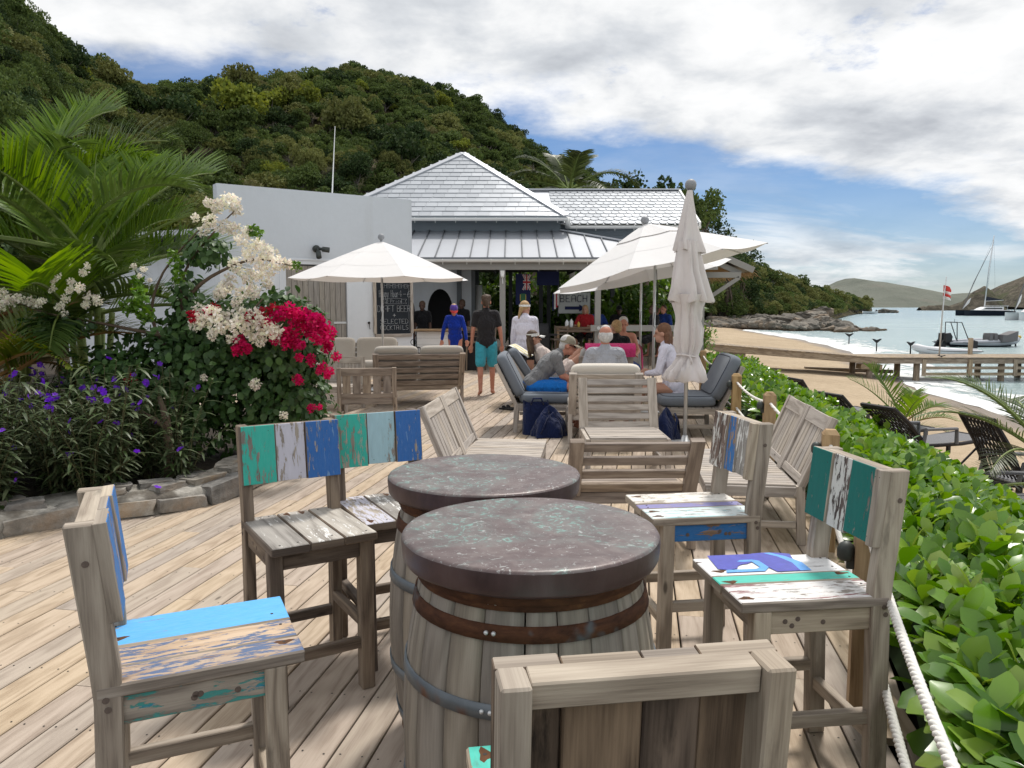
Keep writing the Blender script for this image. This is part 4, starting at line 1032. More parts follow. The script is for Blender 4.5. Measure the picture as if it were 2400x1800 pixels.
draped('towel', 'pink beach towel hung over the pale sling armchair', M['pinktowel'], [(1.42, 11.52, .62), (1.42, 11.24, .96), (1.42, 11.13, 1.045), (1.42, 11.02, .99), (1.42, 11.06, .86)], .72, (1, 0, 0))
draped('towel', 'pink and yellow patterned towel end hanging from the armchair corner', [M['pinktowel'], M['yellowtowel'], M['red']][:2], [(1.84, 11.15, 1.03), (1.88, 11.12, .95), (1.89, 11.15, .75), (1.90, 11.17, .5)], .16, (0, 1, 0), stripes=(3, 7))
draped('towel', 'yellow and white striped towel over the back of the slate armchair', [M['whitecap'], M['yellowtowel']], [(.30, 12.34, .78), (.06, 12.32, .94), (-.02, 12.30, .96), (-.08, 12.28, .88), (-.02, 12.28, .45)], .62, (.17, .98, 0), stripes=(2, 3, 6, 7))
# lantern by the wall
t = thing('lantern', 'black metal floor lantern with a ring handle by the white wall', 'lantern', (-2.08, 16.2, 0), .3)
for sx in (-1, 1):
    for sy in (-1, 1):
        b = MB(); b.beam((sx * .12, sy * .12, 0), (sx * .12, sy * .12, .72), .02, .02, (0, 1, 0)); b.obj('upright', M['black'], t)
for z in (.01, .60, .72):
    b = MB()
    for q in (-1, 1): b.beam((-.13, q * .12, z), (.13, q * .12, z), .02, .02); b.beam((q * .12, -.13, z), (q * .12, .13, z), .02, .02)
    b.obj('frame', M['black'], t)
b = MB(); b.lathe([(.04, .62), (.04, .70), (.0, .71)], 10); b.obj('cap', M['black'], t)
b = MB(); b.tube([(.055 * math.cos(a), 0, .83 + .06 * math.sin(a)) for a in np.linspace(0, 2 * math.pi, 18)], .008, 6); b.obj('ring_handle', M['black'], t)

# ------------------------------------------------------------------ parasols
def canopy(parent, Rr, hh, tiers, mat, sag=.03):
    for k in range(8):
        a0, a1 = 2 * math.pi * k / 8 + .2, 2 * math.pi * (k + 1) / 8 + .2
        b = MB()
        for (s0, s1, dz) in tiers:
            def fn(u, v):
                s_ = s0 + (s1 - s0) * v
                A = Vector((math.cos(a0), math.sin(a0), 0)); B_ = Vector((math.cos(a1), math.sin(a1), 0))
                p = A.lerp(B_, u) * (Rr * s_); q = math.sin(math.pi * u)
                p *= 1 - .035 * q * s_
                z = hh * (1 - s_ ** 1.12) - sag * q * s_ + dz * (1 - v * .6)
                p.z = z; return p
            b.grid(fn, 8, 7, uvs=.6)
        b.obj('canopy_panel', mat, parent, True)
        rb = MB(); d = Vector((math.cos(a0), math.sin(a0), 0)); rb.tube([d * (Rr * s_) + Vector((0, 0, hh * (1 - s_ ** 1.12) - .012)) for s_ in (.04, .25, .5, .75, 1.)], .009, 6); rb.obj('rib', M['alu'], parent)
        rb = MB(); rb.tube([Vector((0, 0, hh * .28)) + d * .04, d * (Rr * .48) + Vector((0, 0, hh * (1 - .48 ** 1.12) - .02))], .007, 6); rb.obj('strut', M['alu'], parent)
def parasol(label, base, H, Rr, hh, tilt=(0, 0, 0), tiers=((.0, .30, .05), (.24, 1.0, .0)), ball=.062, group='open white parasols over the lounge seats'):
    t = thing('parasol', label, 'parasol', base, 0, group)
    b = MB(); b.tube([(0, 0, .05), (0, 0, H - hh * .2)], .021, 12); b.obj('pole', M['alu'], t, True)
    b = MB(); b.lathe([(.0, .0), (.26, .0), (.27, .03), (.25, .06), (.06, .09), (.035, .3), (.0, .3)], 24); b.obj('base', M['alu'], t, True)
    c_ = bpy.data.objects.new('canopy', None); COL.objects.link(c_); c_.parent = t; c_.location = (0, 0, H - hh); c_.rotation_euler = tilt
    canopy(c_, Rr, hh, tiers, M['canvas'])
    b = MB(); b.ell((0, 0, hh + .10), (ball, ball, ball), 14, 10); b.tube([(0, 0, hh - .02), (0, 0, hh + .06)], .022, 8); b.obj('finial', M['ballgrey'], c_, True)
    b = MB(); b.lathe([(.0, hh * .24), (.05, hh * .24), (.05, hh * .32), (0, hh * .32)], 12); b.obj('hub', M['black'], c_, True)
    b = MB(); b.tube([(.02, -.02, H - hh), (.05, -.05, H * .55), (.03, -.05, 1.25), (-.02, -.05, 1.3), (.0, -.05, 1.5)], .005, 5); b.obj('pull_cord', M['black'], t)
    return t
parasol('open white parasol on a thin pole beside the chalkboard wall', (-2.42, 14.4, 0), 2.76, 1.69, .67, (0, 0, .19), ((.0, .36, .02), (.34, .72, .006), (.71, 1.0, .0)))
parasol('open white parasol tilted over the lounge armchairs, the higher of two', (2.12, 11.5, 0), 2.77, 1.62, .64, (R(-5), R(-11.5), .2), ((.0, .34, .05), (.30, .66, .006), (.64, 1.0, .0)))
parasol('open white parasol tilted beneath the edge of the higher one', (2.32, 13.9, 0), 2.70, 1.60, .58, (R(-2), R(-11.5), .5), ((.0, .34, .06), (.28, 1.0, .0)))
# folded one
t = thing('parasol', 'folded off white parasol tied round its pole beside the lounge armchairs', 'parasol', (2.01, 8.82, 0))
b = MB(); b.tube([(0, 0, .04), (0, 0, 2.85)], .023, 12); b.obj('pole', M['alu'], t, True)
b = MB(); b.lathe([(.0, .0), (.2, .0), (.2, .015), (.05, .03), (.03, .1), (0, .1)], 20); b.obj('base', M['alu'], t, True)
def fold(prof, nf, amp, ph, name, twist=0.):
    b = MB()
    def wob(a, z):
        k = (z - prof[0][1]) / (prof[-1][1] - prof[0][1] + 1e-9)
        aa = a + twist * k + .5 * mnoise.noise(Vector((math.cos(a), math.sin(a), z * 1.5 + ph)))
        return 1 + amp * (.25 + .75 * k) * (math.sin(nf * aa + ph) + .5 * math.sin(nf * 1.7 * aa + 2 * ph)) + .10 * mnoise.noise(Vector((math.cos(a) * 1.6, math.sin(a) * 1.6, z * 2 + ph)))
    b.lathe(prof, 120, wob=wob)
    b.v = [(x + .022 * math.sin(z * 4 + ph) + .02 * mnoise.noise(Vector((x * 6, y * 6, z * 3 + ph))), y + .02 * math.cos(z * 3 + ph), z + .035 * mnoise.noise(Vector((x * 9, y * 9, ph))) * (1 if z < prof[0][1] - .1 else 0)) for x, y, z in b.v]
    b.obj(name, M['canvas_pink'], t, True)
Z = lambda y: 1.6 - (y - 716) / 1800 * 8.9
fold([(.035, Z(456)), (.06, Z(480)), (.095, Z(530)), (.13, Z(570)), (.155, Z(592)), (.15, Z(594))], 6, .26, .4, 'top_flap')
fold([(.12, Z(570)), (.135, Z(600)), (.16, Z(640)), (.185, Z(675)), (.21, Z(703)), (.2, Z(707))], 7, .26, 1.7, 'upper_canopy')
fold([(.19, Z(690)), (.165, Z(712)), (.14, Z(740)), (.15, Z(775)), (.14, Z(805)), (.098, Z(832)), (.13, Z(846)), (.18, Z(866)), (.205, Z(885)), (.17, Z(893))], 8, .30, 2.9, 'lower_canopy', 1.2)
b = MB(); b.tube([(.112 * math.cos(a), .112 * math.sin(a), Z(831) + .012 * math.sin(2 * a)) for a in np.linspace(0, 2 * math.pi, 26)], .011, 6); b.tube([(0, -.11, Z(831)), (.02, -.14, Z(838)), (.03, -.13, Z(850))], .008, 6); b.obj('tie_cord', M['canvas_pink'], t, True)
b = MB(); b.ell((0, 0, Z(443)), (.065, .065, .065), 16, 12); b.tube([(0, 0, Z(470)), (0, 0, Z(450))], .03, 8); b.obj('finial', M['ballgrey'], t, True)

# ------------------------------------------------------------------ bags and sandals
t = thing('tote_bag', 'square navy tote bag standing by the slate armchair', 'bag', (.30, 9.52, 0), .1, 'navy beach bags')
b = MB(); b.grid(lambda u, v: (.17 * math.cos(2 * math.pi * u) * (abs(math.cos(2 * math.pi * u)) ** -.55 if abs(math.cos(2 * math.pi * u)) > .05 else 1) * (1 - .05 * v), .10 * math.sin(2 * math.pi * u) * (abs(math.sin(2 * math.pi * u)) ** -.45 if abs(math.sin(2 * math.pi * u)) > .05 else 1), .40 * v + .02 * math.sin(6 * math.pi * u) * v), 32, 6); b.obj('body', M['navybag'], t, True)
b = MB(); b.tube([(-.08, -.1, .38), (-.05, -.12, .46), (.05, -.12, .46), (.08, -.1, .38)], .012, 6); b.obj('handle', M['navybag'], t, True)
def slump(label, loc, rz, k):
    t = thing('beach_bag', label, 'bag', (*loc, 0), rz, 'navy beach bags'); b = MB()
    def fn(u, v):
        a = 2 * math.pi * u; r = (math.sin(math.pi * min(v * .5 + .5, 1)) ** .6) * (1 + .16 * math.sin(5 * a + k) * (1 - v) + .1 * mnoise.noise(Vector((math.cos(a) * 2, math.sin(a) * 2, v * 3 + k))))
        return (.21 * r * math.cos(a), .15 * r * math.sin(a), .33 * v * (1 + .18 * math.sin(2 * a + k)))
    b.grid(fn, 32, 12); b.obj('body', M['navybag'], t, True)
    b = MB(); b.tube([(-.14, -.13, .05), (-.06, -.14, .24), (.02, -.1, .31), (.1, -.13, .2), (.16, -.14, .05)], .013, 6, flat=.4); b.obj('strap', M['navybag'], t, True)
slump('slumped navy beach bag leaning on the tote bag', (.46, 9.34), .2, 1.); slump('navy beach bag with a cream cord beside the folded parasol', (1.86, 9.18), 1.2, 2.4)
for k, (x, y, a) in enumerate(((-.09, 11.75, .9), (-.02, 11.85, 1.1))):
    t = thing('sandal', 'dark sandal left on the deck behind the slate armchair', 'sandal', (x, y, 0), a, 'pair of dark sandals')
    b = MB(); b.prism([(-.04, -.12), (.035, -.12), (.045, 0), (.04, .12), (0, .14), (-.035, .12), (-.03, 0)], (0, 0, .002), (1, 0, 0), (0, 1, 0), .02); b.obj('sole', M['black'], t)
    b = MB(); b.tube([(-.04, .03, .015), (-.02, .06, .05), (.02, .06, .05), (.045, .03, .015)], .008, 6, flat=2.); b.obj('strap', M['black'], t)
# ------------------------------------------------------------------ white storehouse wall
WA, WB = Vector((-6.03, 16.0, 0)), Vector((-2.38, 18.5, 0)); WD = (WB - WA).normalized(); WL = (WB - WA).length; WN_ = Vector((WD.y, -WD.x, 0))
def wp(s_, z, off=0.): return WA + WD * (WL * s_) + WN_ * off + Vector((0, 0, z))
sh = thing('storehouse', 'white rendered storehouse with a tall parapet wall and taupe plank door', 'building')
b = MB(); back = -WN_ * 3.4
def quad(b, *p): b.add(p, [tuple(range(len(p)))])
TZ = 4.08
for (s0, s1, z0, z1) in ((0, .311, 0, TZ), (.626, 1., 0, TZ), (.311, .626, 2.50, TZ)): quad(b, wp(s0, z0), wp(s1, z0), wp(s1, z1), wp(s0, z1))
th = -WN_ * .28
quad(b, wp(0, TZ), wp(1, TZ), wp(1, TZ) + th, wp(0, TZ) + th)
quad(b, wp(0, 0) + back, wp(0, 0), wp(0, 3.2), wp(0, 3.0) + back); quad(b, wp(0, 3.2) + th, wp(0, 3.2), wp(0, TZ), wp(0, TZ) + th)
quad(b, wp(1, 0), wp(1, 0) + back, wp(1, 3.2) + back, wp(1, 3.2)); quad(b, wp(1, 3.2), wp(1, 3.2) + th, wp(1, TZ) + th, wp(1, TZ)); quad(b, wp(1, 3.2) + th, wp(0, 3.2) + th, wp(0, TZ) + th, wp(1, TZ) + th)
quad(b, wp(0, 3.2), wp(1, 3.2), wp(1, 3.2) + back, wp(0, 3.2) + back)
# door reveals
for s0 in (.311, .626): quad(b, wp(s0, 0), wp(s0, 2.5), wp(s0, 2.5, -.14), wp(s0, 0, -.14))
quad(b, wp(.311, 2.5), wp(.626, 2.5), wp(.626, 2.5, -.14), wp(.311, 2.5, -.14))
b.obj('wall', M['whitewall'], sh)
b = MB()
for (s0, s1) in ((0, 1),): quad(b, wp(s0, 2.64, .006), wp(s1, 2.64, .006), wp(s1, TZ + .004, .006), wp(s0, TZ + .004, .006)); quad(b, wp(s0, TZ + .004, .006), wp(s1, TZ + .004, .006), wp(s1, TZ + .004) + th, wp(s0, TZ + .004) + th); quad(b, wp(0, 2.64, .006), wp(0, TZ + .004, .006), wp(0, TZ + .004) + th - WD * .005, wp(0, 2.64) + th - WD * .005)
b.obj('parapet', M['parapet'], sh)
b = MB(); b.beam(wp(.30, 2.60, .012), wp(.80, 2.60, .012), .03, .035, (0, 0, 1)); b.obj('ledge', M['whitewall'], sh)
b = MB(); b.beam(wp(.285, 0, .005), wp(.285, 2.58, .005), .02, .06, WD); b.obj('corner_trim', M['whitewall'], sh)
dr = MB(); dr.add([wp(.311, 0, -.09), wp(.626, 0, -.09), wp(.626, 2.5, -.09), wp(.311, 2.5, -.09)], [(0, 1, 2, 3)]); door = dr.obj('door', M['darkgrey'], sh)
ND_ = 11
for k in range(ND_):
    s0 = .313 + (.311) * k / ND_; s1 = .313 + .311 * (k + 1) / ND_; b = MB(); b.beam(wp((s0 + s1) / 2, .02, -.07), wp((s0 + s1) / 2, 2.47, -.07), WL * (s1 - s0) - .008, .03, WN_, .003); b.obj('plank', M['door'], door)
b = MB(); b.beam(wp(.555, 1.21, -.045), wp(.624, 1.21, -.045), .012, .05, (0, 0, 1)); b.obj('hinge', M['alu'], door)
for s0 in (.455, .475): 
    b = MB(); b.beam(wp(s0, 1.16, -.04), wp(s0, 1.24, -.04), .03, .03, WN_); b.obj('handle', M['black'], door)
b = MB(); b.ell(wp(.742, 1.20, .02), (.03, .03, .03), 10, 8); b.tube([wp(.742, 1.18, .03), wp(.745, 1.05, .04)], .008, 6); b.obj('hook', M['nail'], sh)
t = thing('floodlight', 'dark green twin floodlight fixed to the white storehouse wall', 'lamp', wp(.464, 2.84, .02))
for k, (dx, dz) in enumerate(((.22, -.03), (-.02, -.20))):
    b = MB(); p0 = Vector((0, 0, 0)) + WN_ * .12; p1 = p0 + WD * dx + WN_ * .12 + Vector((0, 0, dz)); b.tube([p0, p0.lerp(p1, .35), p0.lerp(p1, .4), p1], [.03, .035, .055, .06], 12); b.obj('lamp_head', M['lampgreen'], t, True)
b = MB(); b.tube([(0, 0, 0), WN_ * .06], .08, 14); b.tube([WN_ * .05, WN_ * .12], .04, 10); b.obj('mount', M['lampgreen'], t, True)
t = thing('antenna', 'thin white whip antenna rising behind the parapet', 'antenna', (-4.25, 18.4, 0)); b = MB(); b.tube([(0, 0, 2.9), (.02, 0, 4.1), (.13, 0, 5.75)], [.022, .018, .008], 8); b.obj('mast', M['whitepaint'], t); b = MB(); b.box((-.12, -.12, 3.0), (.12, .12, 3.25)); b.obj('bracket', M['whitepaint'], t)
# annex further along
an = thing('annex', 'low white annex with a grey sloping roof behind the palms', 'building')
b = MB(); b.box((-10.5, 18.2, 0), (-6.6, 22, 2.85), .0); b.obj('wall', M['whitewall'], an)
b = MB(); b.beam((-10.8, 19.9, 3.05), (-6.2, 19.9, 3.32), 4.6, .12, (0, 0, 1)); b.obj('roof', M['roofmetal'], an)
b = MB(); b.box((-6.72, 18.1, 0), (-6.58, 18.25, 2.9)); b.obj('pilaster', M['whitepaint'], an)

# ------------------------------------------------------------------ chalkboard
cb = thing('chalkboard', 'framed black chalkboard with white happy hour lettering on the storehouse wall', 'chalkboard')
C0, C1, CZ0, CZ1 = .775, .990, .90, 2.30
b = MB(); b.add([wp(C0, CZ0, .025), wp(C1, CZ0, .025), wp(C1, CZ1, .025), wp(C0, CZ1, .025)], [(0, 1, 2, 3)]); b.obj('board', M['slate'], cb)
for p0, p1, up in ((wp(C0, CZ0, .03), wp(C1, CZ0, .03), (0, 0, 1)), (wp(C0, CZ1, .03), wp(C1, CZ1, .03), (0, 0, 1)), (wp(C0, CZ0 + .04, .03), wp(C0, CZ1 - .04, .03), WD), (wp(C1, CZ0 + .04, .03), wp(C1, CZ1 - .04, .03), WD)):
    b = MB(); b.beam(p0, p1, .05, .07, up); b.obj('frame', M['teak'], cb)
# stroke lettering: letters as chalk lines on a unit cell (x 0..1, y 0..1)
GL = {'A': [[(0, 0), (0, .8), (.2, 1), (.8, 1), (1, .8), (1, 0)], [(0, .45), (1, .45)]], 'B': [[(0, 0), (0, 1), (.7, 1), (.9, .8), (.7, .52), (0, .52)], [(.7, .52), (1, .3), (.75, 0), (0, 0)]], 'C': [[(1, .85), (.7, 1), (.25, 1), (0, .75), (0, .25), (.25, 0), (.7, 0), (1, .15)]], 'D': [[(0, 0), (0, 1), (.6, 1), (1, .65), (1, .35), (.6, 0), (0, 0)]], 'E': [[(1, 1), (0, 1), (0, 0), (1, 0)], [(0, .5), (.7, .5)]], 'F': [[(1, 1), (0, 1), (0, 0)], [(0, .5), (.7, .5)]], 'H': [[(0, 0), (0, 1)], [(1, 0), (1, 1)], [(0, .5), (1, .5)]], 'I': [[(.5, 0), (.5, 1)]], 'K': [[(0, 0), (0, 1)], [(1, 1), (0, .45), (1, 0)]], 'L': [[(0, 1), (0, 0), (1, 0)]], 'O': [[(.3, 0), (0, .3), (0, .7), (.3, 1), (.7, 1), (1, .7), (1, .3), (.7, 0), (.3, 0)]], 'R': [[(0, 0), (0, 1), (.7, 1), (1, .78), (.7, .5), (0, .5)], [(.55, .5), (1, 0)]], 'S': [[(1, .85), (.7, 1), (.3, 1), (0, .78), (.25, .55), (.75, .45), (1, .22), (.7, 0), (.3, 0), (0, .15)]], 'T': [[(0, 1), (1, 1)], [(.5, 1), (.5, 0)]], 'P': [[(0, 0), (0, 1), (.7, 1), (1, .75), (.7, .5), (0, .5)]], '4': [[(.7, 0), (.7, 1), (0, .35), (1, .35)]], '6': [[(.9, 1), (.3, .8), (0, .35), (.2, 0), (.8, 0), (1, .3), (.7, .55), (.1, .4)]], '-': [[(.1, .45), (.9, .45)]], '+': [[(.5, .1), (.5, .9)], [(.1, .5), (.9, .5)]], 'a': [[(.9, .6), (.4, .65), (.1, .3), (.4, 0), (.9, .2), (.9, .6), (.95, 0)]], 'p': [[(.1, .65), (.1, -.35)], [(.1, .5), (.6, .65), (.9, .35), (.6, .02), (.1, .1)]], 'y': [[(.05, .65), (.45, .05)], [(.95, .65), (.2, -.35)]], 'o': [[(.5, 0), (.1, .3), (.5, .65), (.9, .3), (.5, 0)]], 'u': [[(.1, .65), (.1, .2), (.4, 0), (.85, .2), (.85, .65)], [(.85, .2), (.9, 0)]], 'r': [[(.15, .65), (.15, 0)], [(.15, .4), (.5, .65), (.9, .6)]], 'i': [[(.5, .6), (.5, 0)], [(.5, .8), (.5, .85)]], 'c': [[(.9, .55), (.5, .65), (.1, .3), (.5, 0), (.9, .1)]], 'e': [[(.1, .35), (.9, .4), (.6, .65), (.15, .4), (.4, 0), (.9, .1)]], '1': [[(.5, 0), (.5, 1)]], '2': [[(.1, .8), (.5, 1), (.9, .75), (.1, 0), (.95, 0)]], '/': [[(.1, 0), (.9, 1)]]}
def chalk(text, s_c, z0, h, cw, gap, name='lettering', r=.0075):
    b = MB(); tot = len(text) * cw + (len(text) - 1) * gap; x = -tot / 2
    for ch in text:
        if ch != ' ':
            for stk in GL[ch]:
                P = [WA + WD * (WL * s_c + x + px * cw) + WN_ * .031 + Vector((0, 0, z0 + py * h)) for px, py in stk]; b.tube(P, r, 4, flat=.35)
        x += cw + gap
    return b.obj(name, M['chalk'], cb)
sc_ = (C0 + C1) / 2 + .004
chalk('Happy Hour', sc_ - .030, 1.79, .17, .040, .010, r=.006); chalk('4-6', sc_ + .062, 1.80, .15, .085, .028)
chalk('1/2', sc_ - .045, 1.655, .07, .028, .006, r=.004); chalk('Price', sc_ + .012, 1.66, .085, .05, .012, r=.005)
chalk('DRAFT', sc_ - .048, 1.455, .145, .070, .018); chalk('BEER', sc_ + .056, 1.455, .145, .070, .020)
chalk('+', sc_ - .0, 1.325, .09, .09, .02, r=.011)
chalk('SELECTED', sc_, 1.175, .105, .070, .022); chalk('COCKTAILS', sc_, 1.03, .105, .062, .020)
b = MB()
def cl(pts, r=.005): b.tube([WA + WD * (WL * sc_ + x) + WN_ * .031 + Vector((0, 0, z)) for x, z in pts], r, 4, flat=.35)
cl([(-.19, 1.64), (.19, 1.64), (.19, 1.765), (-.19, 1.765), (-.19, 1.64)]); cl([(-.19, 1.66), (-.33, 1.65), (-.29, 1.70), (-.33, 1.75), (-.19, 1.75)]); cl([(.19, 1.66), (.33, 1.65), (.29, 1.70), (.33, 1.75), (.19, 1.75)])
for k in range(5):
    x = -.34 + k * .15; cl([(x, 2.10), (x, 2.01), (x + .09, 2.01), (x + .09, 2.10), (x, 2.10)]); cl([(x + .09, 2.06), (x + .15, 2.07)]); cl([(x + .02, 2.03), (x + .02, 2.09), (x + .06, 2.09), (x + .06, 2.03)])
cl([(.385, .98), (.385, 2.1)], .004); b.obj('drawing', M['chalk'], cb)

# ------------------------------------------------------------------ the open beach bar
bar = thing('beach_bar', 'open sided beach bar with silver shingle roofs and a standing seam veranda', 'building')
EX0, EX1, EY, EZ, TY, TZ2, HX = -3.3, 5.3, 19.9, 2.80, 23., 3.78, 1.47
b = MB(); b.add([(EX0, EY, EZ), (EX1, EY, EZ), (HX, TY, TZ2), (EX0, TY, TZ2)], [(0, 1, 2, 3)]); b.add([(EX1, EY, EZ), (EX1, 26.5, EZ), (HX, 26.5, TZ2), (HX, TY, TZ2)], [(0, 1, 2, 3)])
b.add([(EX0, EY, EZ - .05), (EX0, TY, TZ2 - .05), (HX, TY, TZ2 - .05), (EX1, EY, EZ - .05)], [(0, 1, 2, 3)])
vr = b.obj('veranda_roof', M['roofmetal'], bar)
x = EX0 + .42
while x < EX1 - .1:
    tt = 1. if x < HX else (EX1 - x) / (EX1 - HX); b = MB(); y1, z1 = EY + (TY - EY) * tt, EZ + (TZ2 - EZ) * tt
    b.beam((x, EY - .01, EZ + .022), (x, y1, z1 + .022), .028, .044); b.obj('seam', M['seam'], vr); x += .45
b = MB(); b.beam((EX1, EY, EZ + .035), (HX, TY, TZ2 + .035), .17, .04, (0, 0, 1)); b.obj('hip_flashing', M['roofmetal'], vr)
b = MB(); b.beam((EX0, EY - .012, EZ + .0), (EX1 + .02, EY - .012, EZ + .0), .03, .06); b.obj('drip_edge', M['seam'], vr)
def gutter(name, p0, p1, r, parent, nbk):
    b = MB(); p0, p1 = V3(p0), V3(p1); d = (p1 - p0).normalized(); sd_ = d.cross(Vector((0, 0, 1)))
    vs = []; K = 8
    for p in (p0, p1):
        for k in range(K + 1): a = math.pi * k / K; vs.append(p + sd_ * (r * math.cos(a)) - Vector((0, 0, r * math.sin(a))))
    fs = [(k, k + 1, K + 2 + k, K + 1 + k) for k in range(K)]; b.add(vs, fs); g_ = b.obj(name, M['whitepaint'], parent, True)
    for k in range(nbk):
        p = p0.lerp(p1, (k + .5) / nbk); b = MB(); b.beam(p + Vector((0, -r - .01, -.0)), p + Vector((0, -r * .2, -r - .05)), .03, .014, (1, 0, 0)); b.obj('gutter_bracket', M['whitepaint'], g_)
gutter('gutter', (EX0, EY - .09, EZ - .03), (EX1, EY - .09, EZ - .03), .075, bar, 14)
b = MB(); b.beam((EX0, EY + .10, 2.615), (EX1, EY + .10, 2.615), .10, .20); b.obj('front_beam', M['greypaint'], bar)
b = MB(); b.beam((EX0, EY + .03, 2.735), (EX1, EY + .03, 2.735), .03, .10); b.obj('fascia', M['greypaint'], bar)
for x in (-.245, 2.22, 4.9):
    b = MB(); b.beam((x, EY + .12, 0), (x, EY + .12, 2.515), .15, .15, (0, 1, 0), .006); b.obj('post', M['greypaint'], bar)
t = thing('security_camera', 'white security camera hanging on the veranda post', 'camera', (-.245, EY + .04, 2.36)); b = MB(); b.ell((0, -.05, 0), (.05, .05, .06), 12, 8); b.obj('dome', M['whitepaint'], t, True); b = MB(); b.tube([(0, -.03, -.05), (.01, -.04, -.2)], .012, 6); b.beam((0, 0, .08), (0, -.08, .08), .1, .1); b.obj('bracket', M['whitepaint'], t)
# walls under the roofs
b = MB(); b.box((-5.2, TY, 3.5), (1.43, TY + .12, 4.12), .0); b.obj('clerestory', M['bluegrey'], bar)
b = MB(); b.box((1.31, TY + .12, 3.5), (1.43, 24.6, 4.12), .0); b.obj('clerestory', M['bluegrey'], bar)
for k in range(7):
    b = MB(); z = 2.95 + k * .15; b.beam((1.45, 23.35, z + .07), (5.45, 23.35, z + .07), .02, .146); b.obj('cladding_board', M['bluegrey'], bar)
# pyramid roof
AP = Vector((-1.62, 26., 6.58)); e0, e1 = Vector((-5.42, 22.5, 4.15)), Vector((1.56, 22.5, 4.15)); e2, e3 = Vector((1.56, 29.5, 4.15)), Vector((-5.42, 29.5, 4.15))
b = MB(); 
for p, q in ((e0, e1), (e1, e2), (e2, e3), (e3, e0)): b.add([p, q, AP - Vector((0, 0, .02))], [(0, 1, 2)])
pr_ = b.obj('pyramid_roof', M['roofmetal'], bar)
tiles = []
def shingles(P0, P1, Q0, Q1, rows, tw, parent, rounded=False):
    """courses from the eave P0-P1 up to Q0-Q1"""
    nrm = (P1 - P0).cross(Q0 - P0).normalized(); L0 = (P1 - P0).length
    for r in range(rows):
        t0, t1 = r / rows, (r + 1.12) / rows; A, B_ = P0.lerp(Q0, t0), P1.lerp(Q1, t0); k = max(1, int((B_ - A).length / tw)); off = .5 * (r % 2)
        ln = (B_ - A).length; d = (B_ - A).normalized(); up = ((P0.lerp(Q0, .5) + P1.lerp(Q1, .5)) - (P0 + P1)).normalized(); up = (up - d * up.dot(d)).normalized(); h = ((P0.lerp(Q0, t1) - P0.lerp(Q0, t0)) - d * (P0.lerp(Q0, t1) - P0.lerp(Q0, t0)).dot(d)).length
        j = -off
        while j * tw < ln:
            x0, x1 = max(0, j * tw), min(ln, (j + 1) * tw); j += 1
            if x1 - x0 < .06: continue
            tiles.append((A + d * ((x0 + x1) / 2) + nrm * .012, d, up, nrm, x1 - x0, h, parent, rounded))
shingles(e0, e1, AP, AP, 15, .34, pr_)
# right wing
r0, r1 = Vector((.2, 26., 5.38)), Vector((5.52, 26., 5.38)); g0, g1 = Vector((1.3, 23., 3.98)), Vector((5.52, 23., 3.98))
b = MB(); b.add([g0, g1, r1, r0], [(0, 1, 2, 3)]); b.add([r0, r1, r1 + Vector((0, 3, -1.4)), r0 + Vector((0, 3, -1.4))], [(0, 1, 2, 3)]); wr = b.obj('wing_roof', M['roofmetal'], bar)
shingles(g0, g1, r0 + Vector((1.0, 0, 0)), r1, 11, .235, wr, True)
rest = {}
tiles.sort(key=lambda q: (0 if q[0].x > -3.6 else 1, q[0].y))
for i, (c_, d, up, nrm, w, h, par, rd) in enumerate(tiles):
    own = i < 290
    b = MB() if own else rest.setdefault(par.name, MB())
    lift = .018; hw = w / 2 - .004
    if rd: prof = [(-hw, h), (-hw, h * .35), (-hw * .8, h * .12), (-hw * .35, 0), (hw * .35, 0), (hw * .8, h * .12), (hw, h * .35), (hw, h)]
    else: prof = [(-hw, h), (-hw, 0), (hw, 0), (hw, h)]
    vs = [c_ + d * x + up * y + nrm * (lift * (1 - y / h) + random.uniform(0, .003)) for x, y in prof]; N = len(vs); vs += [v - nrm * .014 for v in vs]
    b.add(vs, [tuple(range(N))] + [(k, N + k, N + (k + 1) % N, (k + 1) % N) for k in range(N)])
    if own: b.obj('shingle', M['shingle'], par)
for nm, b in rest.items(): tag(b.obj('shingle_field', M['shingle'], bpy.data.objects[nm]), kind='stuff')
for p, q in ((e0, AP), (e1, AP)):
    b = MB(); b.beam(p + Vector((0, -.02, .03)), q + Vector((0, 0, .03)), .2, .045, (0, -.4, 1)); b.obj('hip_cap', M['roofmetal'], pr_)
b = MB(); b.beam(r0 + Vector((0, 0, .04)), r1 + Vector((.05, 0, .04)), .2, .05); b.obj('ridge_cap', M['roofmetal'], wr)
b = MB(); b.beam(g1 + Vector((.02, 0, .0)), r1 + Vector((.02, 0, .0)), .06, .14); b.obj('barge_board', M['whitepaint'], wr)
gutter('gutter', (-5.42, 22.42, 4.10), (1.6, 22.42, 4.10), .085, bar, 12); gutter('gutter', (1.62, 22.95, 3.93), (5.55, 22.95, 3.93), .085, bar, 7)
b = MB(); b.tube([(1.6, 22.45, 4.06), (1.62, 22.7, 4.0), (1.64, 22.95, 3.9)], .08, 8); b.obj('gutter_elbow', M['whitepaint'], bar, True)
b = MB(); b.box((-5.42, 22.5, 4.06), (1.56, 22.56, 4.15), .0); b.obj('eave_board', M['bluegrey'], bar); b = MB(); b.add([(-5.42, 22.52, 4.08), (1.56, 22.52, 4.08), (1.56, TY + .1, 4.08), (-5.42, TY + .1, 4.08)], [(3, 2, 1, 0)]); b.obj('soffit', M['bluegrey'], bar)
